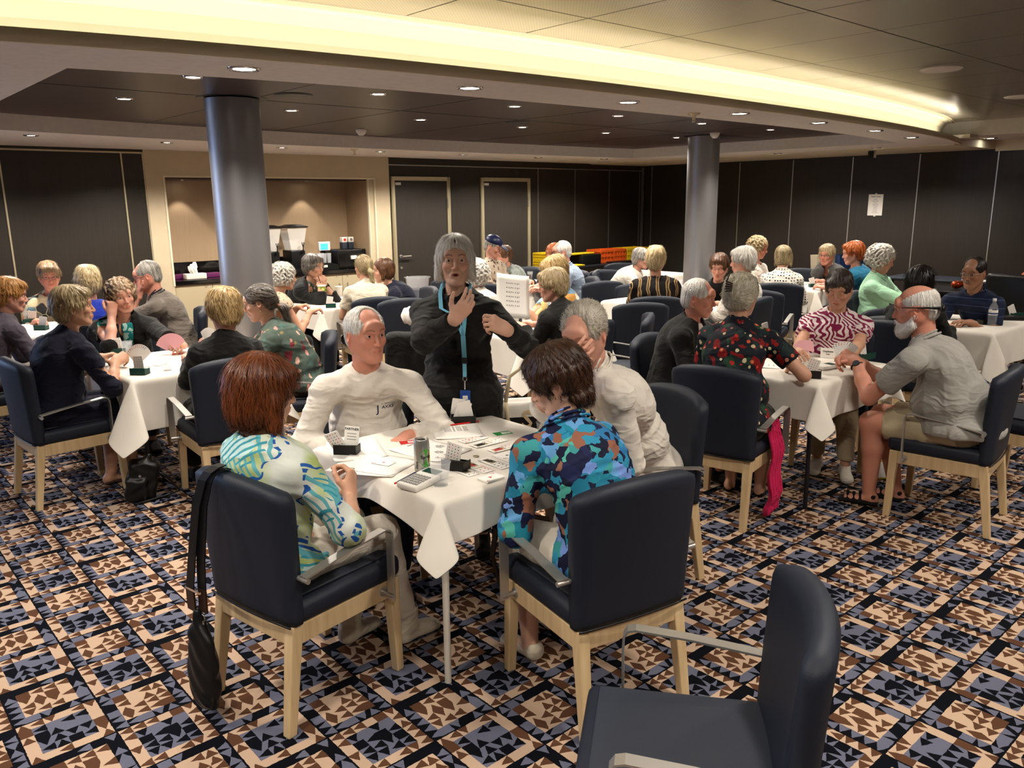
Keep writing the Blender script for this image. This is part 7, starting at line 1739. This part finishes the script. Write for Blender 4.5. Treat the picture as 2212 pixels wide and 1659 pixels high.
# water bottle
p = (3.808, 6.320, 0.745); t = empty('water_bottle', (p[0], p[1], TZ), 0, 'clear plastic water bottle with blue and white label at the right edge', 'bottle')
MB().lathe([(.0001, .002), (.029, 0), (.033, .01), (.031, .03), (.033, .05), (.031, .07), (.033, .09), (.033, .13), (.028, .155), (.015, .18), (.013, .195)], 24, M['glass']).build('bottle_wall', None, t); MB().lathe([(.0335, .085), (.0335, .125)], 24, M['paper']).build('label', None, t); MB().lathe([(.0337, .092), (.0337, .104)], 24, M['royalbag']).build('label_band', None, t); MB().lathe([(.0001, .215), (.014, .215), (.014, .194)], 16, M['whitep']).build('cap', None, t)
o = MB().rbox(-.22, .22, -.05, .05, 0, .03, .005, M['blackp']).build('card_rack'); p = (4.115, 6.629, 0.745); o.location = (p[0], p[1], TZ); o.rotation_euler = (0, 0, R(-15)); tag(o, 'long flat black card rack on the table at the right edge', 'rack')
# ---------------------------------------------------------------- other chairs seen empty or half hidden
chair(.42, 1.69, 169, 'large empty navy armchair in the right foreground, turned to the left', 'empty navy armchairs')
for (x, y, yaw, lb) in ((-.60, 5.55, 95, None), (-1.10, 7.62, 118, 'empty navy armchair with its back to the camera behind the white ruffled top'),
        (-.95, 9.0, 215, 'pale blue-lit empty armchair before the first door'), (-.38, 8.95, 100, 'empty armchair half hidden behind the standing person'),
        (.82, 6.25, 170, 'empty armchair in side view behind the white-shirted person'), (1.10, 7.15, 95, 'empty armchair with its dark back to the camera, left of the gold-striped blouse'),
        (.93, 9.05, 110, 'empty armchair seen from behind right of the black hooded jacket'), (1.35, 8.75, 90, 'empty armchair, lighter back, left of the gold-striped blouse'), (1.20, 10.5, 95, 'empty armchair with a small white tag on its back'),
        (1.55, 11.6, 92, 'farthest empty armchair in front of the long table'), (2.85, 12.2, 215, 'empty armchair left of the right column'), (2.50, 8.0, 62, 'empty armchair behind the silver-haired hooded person'),
        (2.62, 5.75, 214, 'empty armchair right of the zebra-print top, against the dark one'), (2.95, 6.1, 250, 'second empty armchair right of the zebra-print top'), (3.55, 9.9, 250, 'wide dark empty armchair back behind the dotted blouse'), (3.15, 4.62, 128, 'empty armchair at the right edge beside the bald man')):
    if lb: chair(x, y, yaw, lb, 'empty navy armchairs')
# chair draped with a black jacket
c = chair(-.60, 5.62, 92, 'armchair draped with a black jacket, left of the standing person', 'empty navy armchairs')
vs, fs = sdf_mesh([slab((-.0, -.245, .66), (.262, .060, .235), rotm(.11, 0, 0), .04), cap((-.17, -.27, .84), (-.22, -.30, .40), .05, .035, k=.04), cap((.17, -.27, .84), (.22, -.30, .36), .05, .035, k=.04), cap((-.1, -.30, .5), (.1, -.30, .38), .06, .05, k=.05)], .012, disp=lambda x, y, z: .010 * np.sin(x * 60 + 2 * np.sin(z * 12)) * np.clip((.95 - z) * 2, 0, 1))
o = meshobj('draped_jacket', np_mesh('draped_jacket', vs, fs), CL['black']); o.location = c.location; o.rotation_euler = c.rotation_euler; tag(o, 'black jacket draped over the chair beside the standing person', 'jacket')
# pink scarf on the floral person's chair
c = Matrix.Translation((1.22, 4.38, 0)) @ Matrix.Rotation(R(53 - 90), 4, 'Z')
def hang_cloth(path, w0, w1, nf, amp, n=40, m=26):
    """cloth strip hanging along a path: folds grow across the width"""
    V = []; P_ = [Vector(q) for q in path]
    for j in range(m + 1):
        t_ = j / m * (len(P_) - 1); i0 = min(int(t_), len(P_) - 2); c_ = P_[i0].lerp(P_[i0 + 1], t_ - i0); w_ = w0 + (w1 - w0) * j / m
        for i in range(n + 1):
            a = -1 + 2 * i / n; V.append((c_.x + amp * math.sin(a * nf + j * .11) * (.4 + .6 * j / m) + .008 * math.sin(j * .7), c_.y + a * w_ + .006 * math.sin(j * .5 + a * 3), c_.z + .012 * math.cos(a * nf)))
    idx = np.arange((m + 1) * (n + 1)).reshape(m + 1, n + 1); return np_mesh('cloth', V, np.stack([idx[:-1, :-1], idx[1:, :-1], idx[1:, 1:], idx[:-1, 1:]], -1).reshape(-1, 4))
o = meshobj('scarf', hang_cloth([(.235, .02, .56), (.262, .02, .50), (.275, .02, .34), (.278, .01, .16), (.275, .0, .05)], .07, .095, 14, .018), CL['hotpink']); so = o.modifiers.new('t', 'SOLIDIFY'); so.thickness = .003
o.matrix_world = c; tag(o, 'hot pink garment hanging from the side of the floral person\'s chair', 'garment')
# black shoulder bag hung on the nearest left chair
c = Matrix.Translation((-.785, 2.72, 0)) @ Matrix.Rotation(R(52 - 90), 4, 'Z')
t = empty('shoulder_bag', (0, 0, 0), 0, 'black shoulder bag hanging by its strap from the nearest left chair', 'bag'); t.matrix_world = c @ Matrix.Translation((.10, .045, -.018))
vs, fs = sdf_mesh([ell((-.19, -.40, .22), (.075, .035, .145), rotm(0, .12, 0), k=.03), ell((-.185, -.40, .13), (.06, .03, .08), rotm(0, -.3, 0), k=.04), cap((-.20, -.40, .34), (-.19, -.40, .42), .03, .012, k=.03)], .006, disp=lambda x, y, z: .003 * np.sin(x * 90 + z * 70)); meshobj('bag_body', np_mesh('bag_body', vs, fs), M['blackp'], t)
MB().strap([(-.175, -.385, .50), (-.165, -.385, .60), (-.14, -.372, .80), (-.125, -.355, .885), (-.12, -.345, .905), (-.12, -.325, .918), (-.12, -.30, .920), (-.12, -.275, .908), (-.12, -.262, .885), (-.12, -.255, .75)], (1, .1, 0), .042, .004).strap([(-.215, -.405, .50), (-.19, -.40, .62), (-.16, -.385, .80), (-.138, -.366, .890), (-.125, -.352, .915), (-.12, -.325, .928), (-.12, -.30, .930)], (1, .1, 0), .038, .004).build('strap', M['blackp'], t)
MB().strap([(-.175, -.385, .50), (-.17, -.39, .42)], (1, 0, 0), .045, .007).strap([(-.215, -.405, .50), (-.215, -.405, .42)], (1, 0, 0), .045, .007).build('strap_tab', M['beltbrown'], t)
mb = MB()
for x_ in (-.17, -.215): mb.tube([(x_ + .012 * math.cos(a), -.396, .40 + .014 * math.sin(a)) for a in np.linspace(0, 6.28, 13)], .0022, 5).cyl((x_, -.396, .39), (x_, -.396, .35), .004)
for x_, z_ in ((-.175, .50),): mb.box(x_ - .064, x_ + .024, -.41, -.404, z_ - .004, z_ + .004)
mb.build('buckle', M['chrome'], t)
# black bag on the floor under the second table
p = (-2.242, 4.579, -0.000); t = empty('floor_bag', (p[0], p[1] + .05, 0), R(15), 'black bag slumped on the carpet by the second table leg', 'bag')
vs, fs = sdf_mesh([slab((0, 0, .13), (.085, .055, .12), rotm(.05, .22, .2), .03, k=.03), slab((-.03, -.04, .08), (.06, .04, .07), rotm(0, .1, 0), .02, k=.02), cap((.0, 0, .22), (.05, .0, .27), .03, .015, k=.03)], .007, disp=lambda x, y, z: .004 * np.sin(x * 50 + 3 * np.sin(z * 30))); meshobj('bag_body', np_mesh('bag_body', vs, fs), M['blackp'], t)
MB().tube([(.05, 0, .2), (.14, .02, .12), (.20, .02, .03), (.12, .0, .012), (-.02, -.10, .012)], .008, 6).build('strap', M['blackp'], t); MB().cyl((.0, -.062, .17), (0, -.068, .17), .008).build('stud', M['chrome'], t)
# rope-handled striped tote
t = empty('tote_bag', (0.051, 4.050, 0.577), R(10), 'black and white striped tote bag with rope handles and a gold letter S', 'bag'); t.location.z = 0.455
mm = MT('striped_canvas', .7, .2); x_, y_, z_ = mm.xyz(); mm.col(mm.mix((z_ * 5.6 + 0.3).fract().gt(.5), sr_('#141214'), sr_('#d9d5cc'))); M['tote'] = mm.mat
vs, fs = sdf_mesh([slab((0, 0, .14), (.17, .07, .15), None, .03), ell((0, 0, .32), (.14, .045, .06), k=.01, op='-')], .010); meshobj('bag_body', np_mesh('bag_body', vs, fs), M['tote'], t)
M['rope'] = plain('cream_rope', '#c9b896', .8); mb = MB(); pts = [(-.10, -.085, .30), (-.095, -.10, .22), (-.06, -.105, .12), (0, -.11, .085), (.06, -.105, .12), (.10, -.10, .22), (.105, -.085, .32)]
mb.tube(pts, .010, 8).tube([(-.10, -.08, .30), (-.07, -.03, .42), (0, .0, .46), (.07, -.03, .42), (.105, -.08, .32)], .010, 8); mb.build('rope_handle', M['rope'], t)
vs, fs = text_geo('S', .13, .002); MB().add([(v[0] + .01, -.082, .20 + v[1]) for v in vs], fs, M['gold']).build('letter', None, t)
t = empty('stool', (t.location.x, t.location.y, 0), 0, 'low dark stool under the striped tote bag', 'stool'); MB().rbox(-.18, .18, -.1, .1, .415, .45, .008).build('seat', M['blackmetal'], t)
for sx in (-1, 1): MB().box(sx * .15 - .015, sx * .15 + .015, -.08, .08, 0, .415).build('leg', M['blackmetal'], t)
# white handbag on a far chair, leopard bag
vs, fs = sdf_mesh([ell((0, 0, 0), (.09, .06, .08))], .01, disp=lambda x, y, z: .005 * np.sin(x * 140)); o = meshobj('handbag', np_mesh('handbag', vs, fs), M['paper']); o.location = (-0.864, 6.900, 0.791); o['label'] = 'round white handbag behind the black-draped chair'; o['category'] = 'bag'
o.location = (o.location[0], o.location[1], o.location[2])
# card on the carpet under the bald man's chair
p = (2.353, 4.845, 0.100); o = MB().box(-.06, .06, -.002, .002, 0, .12, M['yellowcr']).box(-.05, .02, -.004, -.002, .01, .11, M['paper']).build('yellow_booklet'); o.location = (p[0], p[1], 0.002); o.rotation_euler = (R(-8), 0, R(8)); tag(o, 'yellow and white booklet standing on the carpet behind the bald man\'s chair leg', 'booklet')
# ---------------------------------------------------------------- things people wear
def on_head(name, mb_or_mesh, P_, mat=None):
    o = mb_or_mesh.build(name, mat, P_['root']) if isinstance(mb_or_mesh, MB) else meshobj(name, mb_or_mesh, mat, P_['root']); o.matrix_local = P_['Mh']; return o
# navy cap
pr = [ell((0, -.012, .060), (.086, .106, .078), k=.01), plane_cut((0, 0, .045), (0, .1, -1), k=.004)]; vs, fs = sdf_mesh(pr, .006); on_head('cap_crown', np_mesh('cap', vs, fs), CP, M['navyink'])
vs, fs = sdf_mesh([ell((0, .115, .047), (.066, .070, .006), rotm(-.25, 0, 0))], .005); on_head('cap_peak', np_mesh('peak', vs, fs), CP, M['navyink'])
# sunglasses on the back of the bald man's head
mb = MB(); 
for d_ in (-1, 1): mb.tube([(d_ * .084, .062, .028), (d_ * .090, .0, .018), (d_ * .088, -.06, .008), (d_ * .070, -.110, -.004)], [.0022, .003, .006, .009], 6)
on_head('sunglasses_temples', mb, BM, M['blackp'])
vs, fs = sdf_mesh([ell((-.036, -.124, -.012), (.034, .012, .022)), ell((.036, -.124, -.012), (.034, .012, .022)), cap((-.03, -.128, -.005), (.03, -.128, -.005), .007, k=.01)], .004); on_head('sunglasses_lenses', np_mesh('lens', vs, fs), BM, M['blackp'])
# hair clip
mb = MB()
for k in range(5): a = -.6 + k * .3; mb.tube([(-.045 + .006 * k, -.128, .04 + .02 * k), (-.02, -.160, .045 + .014 * k - .02), (.02, -.158, .03 + .010 * k)], .004, 6)
on_head('hair_clip', mb, BU, M['beltbrown'])
# peach scrunchie
mb = MB().tube([(.022 * math.cos(a), -.118 + .005 * math.sin(a), -.042 + .02 * math.sin(a)) for a in np.linspace(0, 6.28, 13)], .009, 8); on_head('hair_tie', mb, PT, plain('peach_cloth', '#d3906c', .8))
# lanyard and badge of the standing person
M['lan'] = plain('light_blue_ribbon', '#6fb4cf', .6); M['badge'] = plain('blue_badge', '#1d4796', .4)
q = ST; nbv, cv = q['nb'], q['ch']; P3 = lambda a: Vector([float(t_) for t_ in a])
mid = cv + v3(-.045, .178, -.02); mb = MB()
for d_ in (-1, 1): mb.strap([P3(nbv + v3(d_ * .045, -.055, .055)), P3(nbv + v3(d_ * .068, -.01, .045)), P3(nbv + v3(d_ * .070, .055, .0)), P3(nbv + v3(d_ * .060, .105, -.06)), P3(cv + v3(d_ * .02 - .035, .172, .07)), P3(mid)], [(0, 1, .3), (d_ * -.6, .5, .6), (1, 0, .1), (1, 0, 0), (1, 0, 0), (1, 0, 0)], .019, .0015)
low = P3(mid + v3(-.005, .010, -.10)); mb.strap([P3(mid), low], (1, 0, 0), .022, .003); mb.build('lanyard', M['lan'], q['root'])
MB().box(low.x - .013, low.x + .013, low.y - .004, low.y + .004, low.z - .028, low.z, M['blackp']).build('clasp', None, q['root'])
MB().strap([low + Vector((0, 0, -.028)), low + Vector((0, .002, -.09))], (1, 0, 0), .018, .0025).build('lanyard_end', M['lan'], q['root'])
MB().tube([low + Vector((.010 * math.cos(a), .004, -.10 + .010 * math.sin(a))) for a in np.linspace(0, 6.28, 11)], .0018, 5).cyl(low + Vector((0, .004, -.11)), low + Vector((0, .004, -.15)), .004).build('ring', M['chrome'], q['root'])
bz = low.z - .155; MB().box(low.x - .024, low.x + .024, low.y + .002, low.y + .006, bz - .10, bz, M['badge']).box(low.x - .012, low.x + .012, low.y + .006, low.y + .0068, bz - .045, bz - .025, M['paper']).build('badge', None, q['root'])
# sweatshirt embroidery
q = SW; c0 = q['ch'] + q['Rt'] @ v3(-.075, .16, .03); mb = MB(); vs, fs = text_geo('J', .05, .0004); vs2, fs2 = text_geo('AXXS', .022, .0003); vs3, fs3 = text_geo('ST. MAARTEN', .010, .0002)
def chest_pt(a, b): return (c0[0] - a, c0[1] + .012 - .9 * (a ** 2), c0[2] + b)
mb.add([chest_pt(v[0] - .035, v[1] - .006) for v in vs], fs, M['navyink']).add([chest_pt(v[0] + .012, v[1]) for v in vs2], fs2, M['navyink']).add([chest_pt(v[0] + .012, v[1] + .018) for v in vs3], fs3, M['greyink'])
SWLOGO = mb.build('embroidery', None, q['root'])
sw_ = SWLOGO.modifiers.new('fit', 'SHRINKWRAP'); sw_.wrap_method = 'PROJECT'; sw_.use_project_y = True; sw_.use_negative_direction = True; sw_.use_positive_direction = True; sw_.offset = .0012
for ch_ in q['root'].children:
    if ch_.name.startswith('shirt'): sw_.target = ch_
# wrist watches
def watch(P_, d_, mat, face, nm='wristwatch', r=.030):
    S_, E_, W_, Fr, _ = P_['ARM'][d_]; dd = unit(W_ - E_); c_ = W_ - dd * .035; Fm = Matrix(frame(dd, Fr[:, 2]).tolist()).to_4x4(); Fm.translation = Vector(c_); mb = MB()
    mb.tube([(r * math.cos(a), 0, r * .82 * math.sin(a)) for a in np.linspace(0, 6.283, 21)], .0065, 6, M[mat]).cyl((0, 0, r * .75), (0, 0, r * 1.05), .019, n=20, mat=M[mat]).cyl((0, 0, r * 1.05), (0, 0, r * 1.08), .016, n=20, mat=M[face])
    o = mb.build(nm, None, P_['root']); o.matrix_local = Fm
watch(BM, -1, 'blackp', 'navyfab', r=.034); watch(HO, -1, 'gold', 'paper'); watch(JK, -1, 'blackp', 'blackp'); watch(SP, 1, 'gold', 'paper')
# brown strap over the knee of the blue floral person
q = BF; kn = q['LEG'][-1][1]
MB().strap([P3(kn + v3(*a)) for a in ((.06, -.10, .08), (-.02, -.02, .095), (-.085, .045, .03), (-.10, .05, -.08), (-.08, .03, -.20), (-.02, -.06, -.22), (.03, -.12, -.12))], [(.3, .6, .2), (.4, .7, 0), (0, 1, .3), (0, 1, 0), (0, 1, 0), (.3, 1, 0), (.3, 1, 0)], .028, .005).build('bag_strap', M['beltbrown'], q['root'])
# gold ring
for q, d_ in ((RB, 1),):
    S_, E_, W_, Fr, _ = q['ARM'][d_]; Fm = Matrix(Fr.tolist()).to_4x4(); Fm.translation = Vector(W_); o = MB().tube([(.016 + .0095 * math.cos(a), .104, -.006 + .0095 * math.sin(a)) for a in np.linspace(0, 6.283, 13)], .0016, 5).build('ring', M['gold'], q['root']); o.matrix_local = Fm
